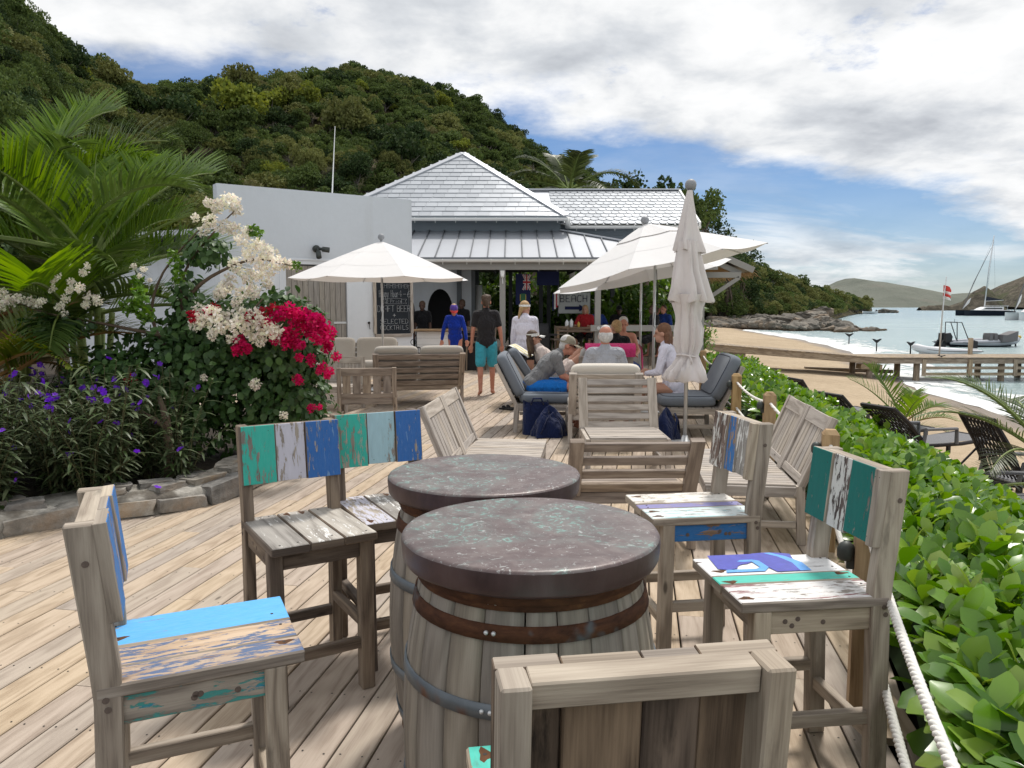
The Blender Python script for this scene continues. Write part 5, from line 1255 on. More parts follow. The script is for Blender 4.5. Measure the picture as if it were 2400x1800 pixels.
# right gable end with thatch-lined overhang and braces
b = MB(); b.beam((4.0, 22.9, 3.53), (6.32, 22.9, 2.52), 5.0, .10, (0, 0, 1), .005); so = b.obj('side_roof', M['greypaint'], bar)
b = MB(); b.beam((4.4, 20.34, 3.36), (6.34, 20.34, 2.52), .06, .16, (0, 0, 1)); b.obj('barge_board', M['greypaint'], bar)
b = MB(); b.beam((4.4, 20.5, 3.16), (6.05, 20.5, 2.44), .08, .14, (0, 0, 1)); b.obj('rafter', M['greypaint'], bar)
b = MB(); b.beam((4.8, 20.42, 2.40), (6.02, 20.42, 2.40), .10, .15); b.obj('tie_beam', M['greypaint'], bar)
b = MB(); b.beam((4.92, 20.42, 1.62), (5.98, 20.42, 2.33), .10, .10, (0, 0, 1)); b.obj('brace', M['greypaint'], bar)
b = MB(); b.beam((4.92, 22.4, 1.75), (5.7, 22.4, 2.35), .08, .08, (0, 0, 1)); b.obj('brace', M['greypaint'], bar)
tm = MB()
for k in range(260):
    y = 20.4 + random.random() * 5; p = Vector((6.28 + random.uniform(-.05, .06), y, 2.53 + random.uniform(-.05, .04))); tm.beam(p, p + Vector((random.uniform(.05, .28), random.uniform(-.05, .05), random.uniform(-.22, -.04))), .012, .006, endch=False)
tm.obj('thatch_fringe', M['thatch'], bar)
b = MB(); b.beam((6.0, 22.9, 2.50), (4.1, 22.9, 3.33), 4.8, .05, (0, 0, 1)); b.obj('thatch_lining', M['thatch'], bar)
# dark ceiling, back bar and counter
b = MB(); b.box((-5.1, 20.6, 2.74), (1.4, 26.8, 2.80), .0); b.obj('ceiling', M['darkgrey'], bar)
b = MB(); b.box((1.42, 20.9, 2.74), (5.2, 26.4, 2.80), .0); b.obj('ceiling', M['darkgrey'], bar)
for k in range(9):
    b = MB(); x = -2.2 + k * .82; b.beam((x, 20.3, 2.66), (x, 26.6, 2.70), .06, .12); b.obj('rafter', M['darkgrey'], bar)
for x, y in ((-1.15, 25.5), (-.05, 26.3), (.95, 25.4), (1.25, 26.3), (3.4, 26.2)):
    b = MB(); b.beam((x, y, 0), (x, y, 2.74), .13, .13, (0, 1, 0)); b.obj('post', M['darkgrey'], bar)
# arched back bar
b = MB(); AW = [(-4.6, 0)]
def archwall(x0, x1, arches, y, z1):
    q = MB(); xs_ = [x0]
    for (a, c_, zs_, zt) in arches:
        xs_ += [a, c_]
    xs_.append(x1)
    for k in range(0, len(xs_), 2): quad(q, (xs_[k], y, 0), (xs_[k + 1], y, 0), (xs_[k + 1], y, z1), (xs_[k], y, z1))
    for (a, c_, zs_, zt) in arches:
        m_ = (a + c_) / 2; N = 14; P = [(m_ - (c_ - a) / 2 * math.cos(math.pi * k / N), zs_ + (zt - zs_) * math.sin(math.pi * k / N)) for k in range(N + 1)]
        for k in range(N): quad(q, (P[k][0], y, P[k][1]), (P[k + 1][0], y, P[k + 1][1]), (P[k + 1][0], y, z1), (P[k][0], y, z1))
    return q
archwall(-4.6, -1.05, [(-3.5, -2.72, 1.45, 1.98), (-2.36, -1.66, 1.45, 2.06)], 21.6, 2.74).obj('arched_wall', M['whitewall'], bar)
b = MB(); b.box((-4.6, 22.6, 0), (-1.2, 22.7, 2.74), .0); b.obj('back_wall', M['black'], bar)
for x, w in ((-1.52, .13), (-1.12, .10)):
    b = MB(); b.box((x, 21.3, 0), (x + w, 21.42, 2.74)); b.obj('dark_post', M['darkgrey'], bar)
b = MB(); b.tube([(-.98, 22.9, 0), (-.98, 22.9, 2.2)], .10, 12); b.obj('column', M['whitepaint'], bar, True)
cn = thing('bar_counter', 'bar counter with a reddish top and white boarded front', 'bar counter')
for k in range(6):
    b = MB(); b.beam((-2.34, 18.92, .08 + k * .16), (-1.30, 18.92, .08 + k * .16), .03, .156); b.obj('board', M['whitepaint'], cn)
b = MB(); b.box((-2.4, 18.75, .97), (-1.25, 19.4, 1.02)); b.obj('counter_top', M['chair_warm'], cn)
b = MB(); b.box((-1.28, 18.95, .0), (-.75, 20.6, .95)); b.obj('cabinet', M['black'], cn); b = MB(); b.box((-1.3, 18.9, .98), (-.6, 20.8, 1.04)); b.obj('counter_top', M['chair_warm'], cn)
rail = thing('porch_rail', 'grey timber porch rail with a small round badge', 'railing'); b = MB(); b.beam((2.02, 19.78, 1.02), (4.92, 19.78, 1.02), .06, .155); b.obj('rail', M['greypaint'], rail)
b = MB(); b.tube([(2.22, 19.74, 1.025), (2.22, 19.735, 1.025)], .045, 16); b.obj('badge', M['alu'], rail)
# BEACH sign
sg = thing('beach_sign', 'pale board lettered BEACH with a dark arrow', 'sign', (1.74, 21.6, 0))
b = MB(); b.box((-.44, 0, 1.38), (.44, .03, 1.96)); b.obj('board', plain('sign_grey', (.40, .42, .42), .8, .1, 3.), sg)
b = MB()
for k, ch in enumerate('BEACH'):
    for stk in GL[ch]: b.tube([(-.385 + k * .158 + px * .105, -.012, 1.70 + py * .185) for px, py in stk], .024, 4, flat=.3)
b.obj('lettering', M['flagblue'], sg)
b = MB(); b.prism([(-.26, -.045), (.14, -.045), (.14, -.1), (.30, 0), (.14, .1), (.14, .045), (-.26, .045)], (0, -.002, 1.53), (1, 0, 0), (0, 0, 1), .006); b.obj('arrow', M['flagblue'], sg)
b = MB(); b.box((-.46, .04, 1.3), (-.42, .08, 2.74)); b.box((.42, .04, 1.3), (.46, .08, 2.74)); b.obj('hanger', M['darkgrey'], sg)
# hanging flags
fl = thing('hanging_flag', 'dark blue ensign with union cross and green crest hung under the veranda', 'flag', (.30, 21.0, 0))
def wavy(x0, x1, z0, z1, off=0., amp=.02): return lambda u, v: (x0 + (x1 - x0) * u, off + amp * math.sin(9 * (x0 + (x1 - x0) * u)), z0 + (z1 - z0) * v)
b = MB(); b.grid(wavy(-.20, .20, 1.62, 2.45), 12, 6); b.obj('cloth', M['flagblue'], fl, True)
def fstrip(x0, z0, x1, z1, w, off, mt, nm):
    p0, p1 = Vector((x0, 0, z0)), Vector((x1, 0, z1)); d = (p1 - p0).normalized(); s2 = Vector((-d.z, 0, d.x)) * w / 2; b = MB(); K = 6; vs = []
    for k in range(K + 1):
        q = p0.lerp(p1, k / K)
        for sg_ in (-1, 1): r = q + s2 * sg_; r.y = .02 * math.sin(9 * r.x) - off; vs.append(r)
    b.add(vs, [(2 * k, 2 * k + 2, 2 * k + 3, 2 * k + 1) for k in range(K)]); b.obj(nm, mt, fl)
for (a, q, c_, d, w, o, mt) in ((0, 2.02, .2, 2.44, .05, .003, 'flagwhite'), (0, 2.44, .2, 2.02, .05, .003, 'flagwhite'), (0, 2.02, .2, 2.44, .018, .005, 'flagred'), (0, 2.44, .2, 2.02, .018, .005, 'flagred'), (.10, 2.02, .10, 2.44, .07, .007, 'flagwhite'), (0, 2.23, .2, 2.23, .09, .007, 'flagwhite'), (.10, 2.02, .10, 2.44, .042, .009, 'flagred'), (0, 2.23, .2, 2.23, .055, .009, 'flagred')): fstrip(a, q, c_, d, w, o, M[mt], 'union_cross')
fstrip(.0, 1.70, .0, 1.92, .13, .004, M['flaggreen'], 'crest'); fstrip(-.075, 1.72, -.075, 1.9, .018, .006, M['flaggold'], 'crest'); fstrip(.075, 1.72, .075, 1.9, .018, .006, M['flaggold'], 'crest'); fstrip(-.05, 1.69, .05, 1.69, .022, .006, M['flaggold'], 'crest')
f2 = thing('hanging_flag', 'small folded flag in blue, white and red beside the lettered board', 'flag', (1.20, 21.5, 0))
for k, (mt, x0) in enumerate((('flagblue', -.08), ('flagwhite', -.03), ('flagred', .015), ('flagwhite', .045))):
    b = MB(); b.grid(wavy(x0, x0 + .055, 1.45 + .05 * k, 1.95, amp=.015), 4, 6); b.obj('stripe', M[mt], f2, True)
t = thing('television', 'black television hung under the veranda roof', 'television', (.98, 21.2, 2.35), .0); b = MB(); b.box((-.30, -.03, -.20), (.30, .03, .18)); b.obj('screen', M['flagblue'], t); b = MB(); b.tube([(-.25, 0, .15), (-.25, 0, .4)], .012, 6); b.tube([(.25, 0, .15), (.25, 0, .4)], .012, 6); b.obj('hanger', M['alu'], t)
# tables, grill and stools inside
def high_table(label, loc, w, d, h, wood_='chair_warm'):
    t = thing('high_table', label, 'table', (*loc, 0)); n_ = 5
    for k in range(n_):
        b = MB(); y = -d / 2 + d * (k + .5) / n_; b.beam((-w / 2, y, h), (w / 2, y, h), d / n_ - .006, .035); b.obj('top_board', M[wood_], t)
    for sx in (-1, 1):
        for sy in (-1, 1): b = MB(); b.beam((sx * (w / 2 - .06), sy * (d / 2 - .06), 0), (sx * (w / 2 - .06), sy * (d / 2 - .06), h - .02), .07, .07, (0, 1, 0)); b.obj('leg', M[wood_], t)
    b = MB(); b.beam((-w / 2 + .05, -d / 2 + .06, h - .07), (w / 2 - .05, -d / 2 + .06, h - .07), .03, .09); b.obj('apron', M[wood_], t); return t
high_table('wooden high table with bottles under the lettered board', (1.75, 20.9), 1.15, .6, 1.0); high_table('wooden high table before the green shrubs', (3.1, 21.6), 1.0, .6, 1.05); high_table('wooden high table at the seaward end of the porch', (4.35, 21.0), .8, .6, 1.0, 'chair_dark')
t = thing('barbecue_grill', 'black barbecue grill on wheels beside the veranda post', 'grill', (.62, 19.6, 0))
b = MB(); b.box((-.32, -.25, .12), (.32, .25, .86)); b.obj('cabinet', M['black'], t); b = MB(); b.lathe([(.0, 0), (.26, 0), (.27, .6), (.0, .6)], 16); o = b.obj('lid', M['black'], t, True); o.location = (-.30, 0, .88); o.rotation_euler = (0, R(90), 0)
b = MB(); b.box((-.52, -.22, .84), (.52, .22, .88)); b.obj('side_shelf', M['black'], t)
for sx in (-1, 1): b = MB(); b.tube([(sx * .28, -.2, .08), (sx * .28 + .04, -.2, .08)], .08, 14); b.obj('wheel', M['black'], t)
b = MB(); b.beam((-.2, -.29, .8), (.2, -.29, .8), .02, .02); b.obj('handle', M['alu'], t)
for k, (x, y, a) in enumerate(((-.62, 18.5, .3), (-.9, 19.0, -.4), (1.25, 20.3, .2), (2.3, 20.4, .5))):
    t = thing('wooden_barstool', ('dark wooden stool with a curved back at the bar counter' if k < 2 else 'dark wooden stool pulled up to the high table'), 'stool', (x, y, 0), a, 'dark stools inside the bar' if k > 1 else 'dark stools at the bar counter')
    for sx in (-1, 1):
        b = MB(); b.tube([(sx * .17, -.18, 0), (sx * .16, -.16, .7), (sx * .18, -.22, 1.08)], .02, 6); b.obj('back_post', M['chair_dark'], t); b = MB(); b.tube([(sx * .18, .18, 0), (sx * .15, .14, .7)], .02, 6); b.obj('leg', M['chair_dark'], t)
    b = MB(); b.box((-.2, -.2, .69), (.2, .2, .73)); b.obj('seat', M['chair_dark'], t)
    for z in (.85, .95, 1.05): b = MB(); b.tube([(-.17, -.19, z), (0, -.23, z), (.17, -.19, z)], .016, 6); b.obj('back_slat', M['chair_dark'], t)
    b = MB(); b.tube([(-.17, .16, .25), (.17, .16, .25)], .014, 6); b.obj('foot_rail', M['chair_dark'], t)
for k, (x, y, z, r, h, mt, nm, lb) in enumerate(((1.48, 20.75, 1.018, .05, .20, 'gelcoat', 'cup_stack', 'stack of white cups on the high table'), (1.60, 20.75, 1.018, .05, .22, 'gelcoat', 'cup_stack', 'taller stack of white cups on the high table'), (1.80, 20.8, 1.018, .035, .15, 'yellow', 'sauce_bottle', 'amber sauce bottle on the high table'), (2.9, 21.5, 1.068, .03, .14, 'red', 'sauce_bottle', 'red ketchup bottle on the table before the shrubs'), (3.02, 21.5, 1.068, .03, .16, 'gelcoat', 'sauce_bottle', 'white sauce bottle on the table before the shrubs'), (3.14, 21.5, 1.068, .03, .13, 'yellow', 'sauce_bottle', 'mustard bottle on the table before the shrubs'))):
    b = MB(); b.lathe([(0, 0), (r * .8, 0), (r, h * .1), (r, h * .75), (r * .45, h * .88), (r * .4, h), (0, h)], 12); o = b.obj(nm, M[mt], None, True); o.location = (x, y, z); tag(o, lb, 'bottle' if 'bottle' in nm else 'cups')
# ------------------------------------------------------------------ vegetation
def leaf_tpl(L, W_, fold=.25, droop=.15, seg=3, shape='oval'):
    """leaf blade along +y, folded on the midrib; verts, quad faces"""
    vs = []; 
    for i in range(seg + 1):
        t = i / seg
        if shape == 'oval': w = math.sin(math.pi * min(.97, t * .92 + .06)) ** .8
        elif shape == 'ob': w = (math.sin(math.pi * (t ** 1.5) * .90 + .09 * t)) ** .62 if 0 < t < 1 else .10
        else: w = math.sin(math.pi * min(.98, t * .85 + .12)) ** .7
        w = max(w, .06) * W_ / 2; z = -droop * L * t * t
        vs += [(-w, L * t, z + fold * w), (0, L * t, z), (w, L * t, z + fold * w)]
    fs = []
    for i in range(seg):
        a = 3 * i; fs += [(a, a + 1, a + 4, a + 3), (a + 1, a + 2, a + 5, a + 4)]
    return np.array(vs, float), np.array(fs, int)
CAMP = np.array([0, 0, 1.6])
def leaves(parent, name, tpl, locs, dirs, ups, scl, mat, own=0, mname='foliage', view=None):
    """own nearest leaves as separate parts, the rest joined"""
    fr = frames(dirs, ups); tv, tf = tpl
    idx = np.arange(len(locs))
    if own:
        u = locs[:, 0] / np.maximum(locs[:, 1], .3); dd = np.linalg.norm(locs - CAMP, axis=1) + np.where(np.abs(u) > .66, 50, 0)
        if view is not None: dd = dd + view(locs)
        order = np.argsort(dd); me = tri_mesh(name, tv, tf, mat, True)
        for i in order[:own]:
            o = link(name, me, parent); R3 = fr[i] * scl[i]
            o.matrix_local = Matrix(((*R3[0], locs[i][0]), (*R3[1], locs[i][1]), (*R3[2], locs[i][2]), (0, 0, 0, 1)))
        idx = order[own:]
    if len(idx):
        v, f = scatter(tv, tf, locs[idx], fr[idx], scl[idx]); o = link(mname, tri_mesh(mname, v, f, mat, True), parent); tag(o, kind='stuff')
def ell_pts(c0, rad, n_, shell=.35):
    d = rvec(n_); r = 1 - shell * NR.random(n_) ** 1.5; r = r * (1 + .12 * np.sin(d[:, 0] * 7 + c0[0]) * np.sin(d[:, 2] * 6) + .10 * np.sin(d[:, 1] * 11 + d[:, 0] * 5))
    return np.array(c0) + d * np.array(rad) * r[:, None], d
# ---- hillside wood
def crown_mesh(name, mat, seed, nl=16, nleaf=620, size=.17, flat=.75, bare=0):
    rg = np.random.default_rng(seed); L = []; D = []
    cs = rg.normal(size=(nl, 3)); cs /= np.linalg.norm(cs, axis=1, keepdims=True); cs[:, 2] = np.abs(cs[:, 2]) * .9 - .15; cs *= rg.uniform(.3, .85, (nl, 1)) * np.array([1, 1, flat * 1.5]); rr = rg.uniform(.17, .40, nl)
    for k in range(nl):
        m_ = int(nleaf * rr[k] ** 2 / (rr ** 2).sum()); d = rg.normal(size=(m_, 3)); d /= np.linalg.norm(d, axis=1, keepdims=True); d[:, 2] = np.where(d[:, 2] < -.3, -d[:, 2], d[:, 2])
        L.append(cs[k] + d * rr[k] * rg.uniform(.75, 1.08, (m_, 1)) * np.array([1, 1, .85])); D.append(d)
    L = np.concatenate(L); D = np.concatenate(D); L[:, 2] += .72
    tv = np.array([(-.5, 0, 0), (.5, 0, 0), (.42, .8, .1), (-.42, .8, .1)], float); tf = np.array([(0, 1, 2, 3)])
    dirs = D * .5 + rg.normal(size=D.shape) * .8; fr = frames(dirs, D + rg.normal(size=D.shape) * .55)
    v, f = scatter(tv, tf, L, fr, rg.uniform(.6, 1.25, len(L)) * size)
    b = MB(); b.tube([(0, 0, -.6), (.04, .02, .25), (.0, .05, .7)], [.06, .045, .02], 5, cap=False)
    for k in range(5): c_ = cs[k % nl]; b.tube([(.03, .02, .15), tuple(c_ * .55 + np.array([0, 0, .5])), tuple(c_ + np.array([0, 0, .72]))], [.03, .02, .008], 4, cap=False)
    tvv = np.array(b.v); tff = np.array(b.f); nv = len(v)
    return tri_mesh(name, np.concatenate([v, tvv]), np.concatenate([f, tff + nv]), [mat, M['bark_grey']], False, np.concatenate([np.zeros(len(f)), np.ones(len(tff))]))
SPEC = [('hill_green', 1), ('hill_green', 2), ('hill_dark', 3), ('hill_dark', 4), ('hill_olive', 5), ('hill_olive', 6), ('hill_dry', 7), ('hill_bright', 8), ('hill_green', 9)]
HM = [crown_mesh('hillside_tree', M[k], s_, 20 + s_ % 7, 1500 if k != 'hill_dry' else 1100, .098 if k != 'hill_dry' else .085, .6 + .07 * (s_ % 4)) for k, s_ in SPEC]
HN = [crown_mesh('hillside_tree', M[k], s_ + 50, 26 + s_ % 7, 4200 if k != 'hill_dry' else 3200, .056, .6 + .07 * (s_ % 4)) for k, s_ in SPEC]
HL = {0: 'mid green rounded tree in the wood on the hillside', 1: 'mid green rounded tree in the wood on the hillside', 2: 'dark green dense tree in the wood on the hillside', 3: 'dark green dense tree in the wood on the hillside', 4: 'olive green bush in the wood on the hillside', 5: 'olive green bush in the wood on the hillside', 6: 'dry brownish scrub bush on the hillside', 7: 'bright yellow green tree in the wood on the hillside', 8: 'mid green rounded tree in the wood on the hillside'}
pts = []
for k in range(4600):
    px = NR.uniform(-260, 2030); d0, dr, zr = hill_cols(px); 
    y = math.sqrt(NR.uniform((d0 + 2) ** 2, (dr * 1.04) ** 2)); x = (px - 1200) / 1800 * y
    if NR.random() < .12: y = dr * NR.uniform(.97, 1.03); x = (px - 1200) / 1800 * y
    if 7 < y < 31 and x > -12: continue
    z = hill_z(x, y); s_ = NR.uniform(.8, 2.1) * (1.4 if NR.random() < .12 else 1.)
    if y > 180: s_ *= 1.35
    if px > 1620: s_ *= .95
    pn = mnoise.noise(Vector((x * .035, y * .035, 3))) + .5 * mnoise.noise(Vector((x * .12, y * .12, 8)))
    if pn > .22: sp = int(NR.choice([4, 5, 6, 6, 0, 1]))
    elif pn < -.25: sp = int(NR.choice([2, 3, 2, 8]))
    else: sp = int(NR.choice([0, 1, 8, 2, 5, 4, 7], p=[.24, .2, .2, .12, .1, .09, .05]))
    if px > 1600: sp = int(NR.choice([0, 4, 6, 2, 5, 1], p=[.2, .2, .22, .16, .12, .1]))
    if sp == 6: s_ *= .8
    py = 716 - (z + s_ - 1.6) / y * 1800
    hid = (480 < px < 1640 and py > 430) or (px < 480 and py > 520) or py > 740 or px < -20 or px > 2020
    pts.append((x, y, z, s_, sp, NR.uniform(0, 6.28), s_ / y * (0 if hid else 1)))
# the round bright tree half way up, and dark ones beside it
for (px, py, y, s_, sp) in ((590, 345, 98, 3.9, 7), (440, 300, 90, 3.2, 2), (345, 400, 60, 2.2, 3), (660, 420, 75, 2.6, 1), (520, 400, 70, 2.4, 0), (950, 380, 85, 3., 2)):
    x = (px - 1200) / 1800 * y; pts.append((x, y, hill_z(x, y) + .2, s_, sp, .5, 1.))
pts.sort(key=lambda p: -p[6])
for p in pts[:285]:
    o = link('hillside_tree', (HN if p[1] < 85 else HM)[p[4]], None, (p[0], p[1], p[2] - .1), (NR.uniform(-.1, .1), NR.uniform(-.1, .1), p[5])); o.scale = (p[3], p[3] * NR.uniform(.9, 1.1), p[3] * NR.uniform(.75, 1.5)); tag(o, HL[p[4]], 'tree', 'wood on the hillside, ' + HL[p[4]].split(' in ')[0].split(' on ')[0])
pc = bpy.data.collections.new('wood_source')
for k, me in enumerate(HM): pc.objects.link(bpy.data.objects.new('wood_%02d' % k, me))
R_ = pts[285:]; me = bpy.data.meshes.new('hillside_wood'); me.from_pydata([(p[0], p[1], p[2] - .1) for p in R_], [], [])
for nm, ty, vals in (('k', 'INT', [p[4] for p in R_]), ('s', 'FLOAT', [p[3] for p in R_]), ('r', 'FLOAT', [p[5] for p in R_])):
    at = me.attributes.new(nm, ty, 'POINT'); at.data.foreach_set('value', vals)
ho = link('hillside_wood', me); tag(ho, 'dense mixed scrub and trees covering the hillside', 'woods', kind='stuff')
ng = bpy.data.node_groups.new('wood', 'GeometryNodeTree'); ng.interface.new_socket('Geometry', in_out='INPUT', socket_type='NodeSocketGeometry'); ng.interface.new_socket('Geometry', in_out='OUTPUT', socket_type='NodeSocketGeometry')
gi = ng.nodes.new('NodeGroupInput'); go = ng.nodes.new('NodeGroupOutput'); ip = ng.nodes.new('GeometryNodeInstanceOnPoints'); ci = ng.nodes.new('GeometryNodeCollectionInfo')
ci.inputs['Collection'].default_value = pc; ci.inputs['Separate Children'].default_value = True; ci.inputs['Reset Children'].default_value = True
def na(nm, ty): q = ng.nodes.new('GeometryNodeInputNamedAttribute'); q.data_type = ty; q.inputs[0].default_value = nm; return q.outputs[0]
cx = ng.nodes.new('ShaderNodeCombineXYZ'); ng.links.new(na('r', 'FLOAT'), cx.inputs[2])
ng.links.new(gi.outputs[0], ip.inputs['Points']); ng.links.new(ci.outputs[0], ip.inputs['Instance']); ip.inputs['Pick Instance'].default_value = True
ng.links.new(na('k', 'INT'), ip.inputs['Instance Index']); ng.links.new(cx.outputs[0], ip.inputs['Rotation']); ng.links.new(na('s', 'FLOAT'), ip.inputs['Scale']); ng.links.new(ip.outputs[0], go.inputs[0])
ho.modifiers.new('wood', 'NODES').node_group = ng
# ---- broadleaf trees behind the bar
def broadleaf(label, loc, H, Rr, seed, mat='hill_dark', nleaf=2600, group=None, size=.22, low=.55):
    t = thing('broadleaf_tree', label, 'tree', loc, 0, group); rg = np.random.default_rng(seed)
    b = MB(); b.tube([(0, 0, -.4), (.1, .05, H * .35), (-.05, .1, H * .6)], [Rr * .10, Rr * .07, Rr * .05], 8); ends = []
    for k in range(9):
        a = k * 2.4 + seed; e = np.array([math.cos(a) * Rr * rg.uniform(.35, .85), math.sin(a) * Rr * rg.uniform(.35, .85), H * rg.uniform(low, .95)]); ends.append(e)
        b.tube([(0, .03, H * rg.uniform(.3, .5)), tuple(e * np.array([.5, .5, .85])), tuple(e)], [Rr * .04, Rr * .025, .02], 5)
    b.obj('trunk', M['bark'], t, True)
    P = []; D = []
    for e in ends:
        for q in range(3):
            c_ = e + rg.normal(size=3) * Rr * .16; r = Rr * rg.uniform(.18, .34); m_ = nleaf // 27; d = rg.normal(size=(m_, 3)); d /= np.linalg.norm(d, axis=1, keepdims=True); P.append(c_ + d * r * rg.uniform(.5, 1.1, (m_, 1))); D.append(d)
    P = np.concatenate(P); D = np.concatenate(D)
    tv, tf = leaf_tpl(1., .7, .2, .1, 2); fr = frames(D * .4 + rg.normal(size=D.shape), D + rg.normal(size=D.shape) * .5); v, f = scatter(tv, tf, P, fr, rg.uniform(.6, 1.3, len(P)) * size)
    o = link('crown', tri_mesh('crown', v, f, M[mat], True), t); return t
for k, (px, y, H, r) in enumerate(((1510, 42, 8.6, 2.2), (1585, 46, 8.9, 1.6), (1660, 112, 17.0, 4.5), (1700, 116, 13.5, 4.2), (1735, 122, 10., 4.), (1370, 46, 9.4, 2.8), (1250, 48, 9.8, 3.0), (1630, 60, 10.5, 2.6))):
    broadleaf('dark broadleaf tree standing behind the beach bar', ((px - 1200) / 1800 * y, y, -.1), H, r, 40 + k, ['hill_dark', 'hill_green'][k % 2], 2600, 'broadleaf trees behind the bar', .17 + .0015 * y, .5 if k in (0, 1, 5, 6) else .08)
# jungle shrubs seen through the bar
def shrub(label, loc, rad, nleaf, mat, size, name='garden_shrub', group=None, tpl=None, seed=0):
    t = thing(name, label, 'shrub', loc, 0, group); b = MB()
    for k in range(7):
        a = k * 2.3; b.tube([(0, 0, 0), (math.cos(a) * rad[0] * .3, math.sin(a) * rad[1] * .3, rad[2] * .8), (math.cos(a) * rad[0] * .7, math.sin(a) * rad[1] * .7, rad[2] * 1.5)], [.03, .02, .006], 5)
    b.obj('stem', M['woody'], t)
    P, D = ell_pts((0, 0, rad[2]), rad, nleaf, .75); dirs = D * .6 + rvec(nleaf) * .7 + np.array([0, 0, .15]); leaves(t, 'leaf', tpl or leaf_tpl(1., .45), P, dirs, D * .5 + np.array([0, 0, 1.]) + rvec(nleaf) * .4, NR.uniform(.6, 1.3, nleaf) * size, M[mat], 0); return t
for k, (x, y, rx, rz_) in enumerate(((-1.2, 28.5, 1.2, 1.4), (.3, 29, 1.1, 1.6), (1.6, 28, 1.0, 1.3), (2.9, 28.5, 1.2, 1.5), (4.2, 27.5, 1.1, 1.3), (5.6, 28, 1.2, 1.4))):
    shrub('lush green shrub growing behind the open bar', (x, y, -.1), (rx, .8, rz_), 900, 'jungle', .30, group='shrubs behind the open bar')
shrub('pale sea grape shrub with round leaves beside the porch rail', (3.55, 24.2, -.1), (.95, .7, .95), 900, 'jungle', .17, 'sea_grape', tpl=leaf_tpl(1., .9)); shrub('leafy green shrub between the porch and the beach', (5.9, 24.5, -.1), (.6, .6, .7), 500, 'jungle', .15); shrub('broad leaved lime green plant beside the porch post', (2.75, 22.6, -.1), (.35, .3, .85), 260, 'jungle', .26)
shrub('sea grape shrub with round leaves beside the beach loungers', (5.55, 11.6, -.85), (.42, .36, .42), 150, 'naupaka', .16, 'sea_grape', tpl=leaf_tpl(1., .95))
# ---- palms
def frond_mesh(name, L, arch, nl, ll, lw, mat, stem, vee=.7, droop=.5, tipw=.25, seed=0, twist=0.):
    """frond rising along +y/+z: rachis plus paired leaflets"""
    rg = np.random.default_rng(seed); b = MB(); K = 14; pts_ = []
    for i in range(K + 1):
        t = i / K; pts_.append(Vector((twist * t * t * L, L * (t * math.cos(.35) - .10 * t * t * arch), L * (t * (1.0) - .78 * arch * t * t))))
    b.tube(pts_, [.016 * L * (1 - .85 * i / K) + .002 for i in range(K + 1)], 5); b.m = [1] * len(b.f)
    vs = []; fs = []
    for j in range(nl):
        t = .14 + .86 * j / (nl - 1); k = min(K - 1, int(t * K)); p = pts_[k].lerp(pts_[k + 1], t * K - k); d = (pts_[k + 1] - pts_[k]).normalized(); sd_ = d.cross(Vector((0, 0, 1))).normalized(); u = sd_.cross(d)
        prof = math.sin(math.pi * min(1, .18 + .78 * t)) ** .6
        for sg_ in (-1, 1):
            l = ll * prof * rg.uniform(.88, 1.08); dv = (sd_ * sg_ * math.cos(vee) + u * math.sin(vee) + d * (.55 + .5 * t) + Vector(rg.normal(size=3) * .06)).normalized(); w = lw * rg.uniform(.85, 1.15)
            ax = dv.cross(u + sd_ * .3 * sg_).normalized(); base = len(vs); cur = Vector(p); dd = dv.copy()
            for s_ in range(4):
                ww = w * (.6, 1., .75, .08)[s_]; vs += [tuple(cur - ax * ww / 2), tuple(cur + ax * ww / 2)]
                cur = cur + dd * (l / 3); dd = (dd + Vector((0, 0, -droop * .38))).normalized()
            for s_ in range(3): a = base + 2 * s_; fs.append((a, a + 1, a + 3, a + 2))
    b.add(vs, fs); return b.mesh(name, [mat, stem], False)
def palm(label, loc, fr, spec, H=0., trunk=None, group=None, name='palm'):
    t = thing(name, label, 'palm', loc, 0, group)
    for s_ in (trunk or []):
        b = MB(); b.tube(s_[0], s_[1], 9); b.obj('trunk', M[s_[2]], t, True)
    for (k, az, tiltv, sc_, x, y, z) in spec:
        o = link('frond', fr[k], t, (x, y, z), (R(tiltv), 0, R(az))); o.scale = (sc_,) * 3
    return t
AF = [frond_mesh('frond', 1.75, .62, 58, .60, .031, M['palm'], M['palm_stem'], .75, .35, seed=1), frond_mesh('frond', 1.75, .85, 58, .58, .031, M['palm'], M['palm_stem'], .6, .5, seed=2, twist=.1), frond_mesh('frond', 1.6, .75, 52, .50, .030, M['palm_yellow'], M['palm_stem_dry'], .6, .4, seed=3), frond_mesh('frond', 1.6, 1.0, 50, .48, .028, M['palm_brown'], M['palm_stem_dry'], .4, .7, seed=4), frond_mesh('frond', 1.7, .9, 54, .53, .030, M['palm_dark'], M['palm_stem'], .5, .6, seed=5)]
def stems(k, h, sp): return [([(0 + sp * math.cos(a) * .3, sp * math.sin(a) * .3, -.1), (sp * math.cos(a), sp * math.sin(a), h * random.uniform(.7, 1.))], [.045, .03], 'palm_stem') for a in [2 * math.pi * i / k + .4 for i in range(k)]]
def clump(seed, nf, z0, z1, rad, mix):
    rg = np.random.default_rng(seed); o = []
    for k in range(nf):
        az = 360 * k / nf + rg.uniform(-18, 18); o.append((int(rg.choice(mix)), az, rg.uniform(-34, 8), rg.uniform(.8, 1.12), rg.normal() * rad, rg.normal() * rad, rg.uniform(z0, z1)))
    return o
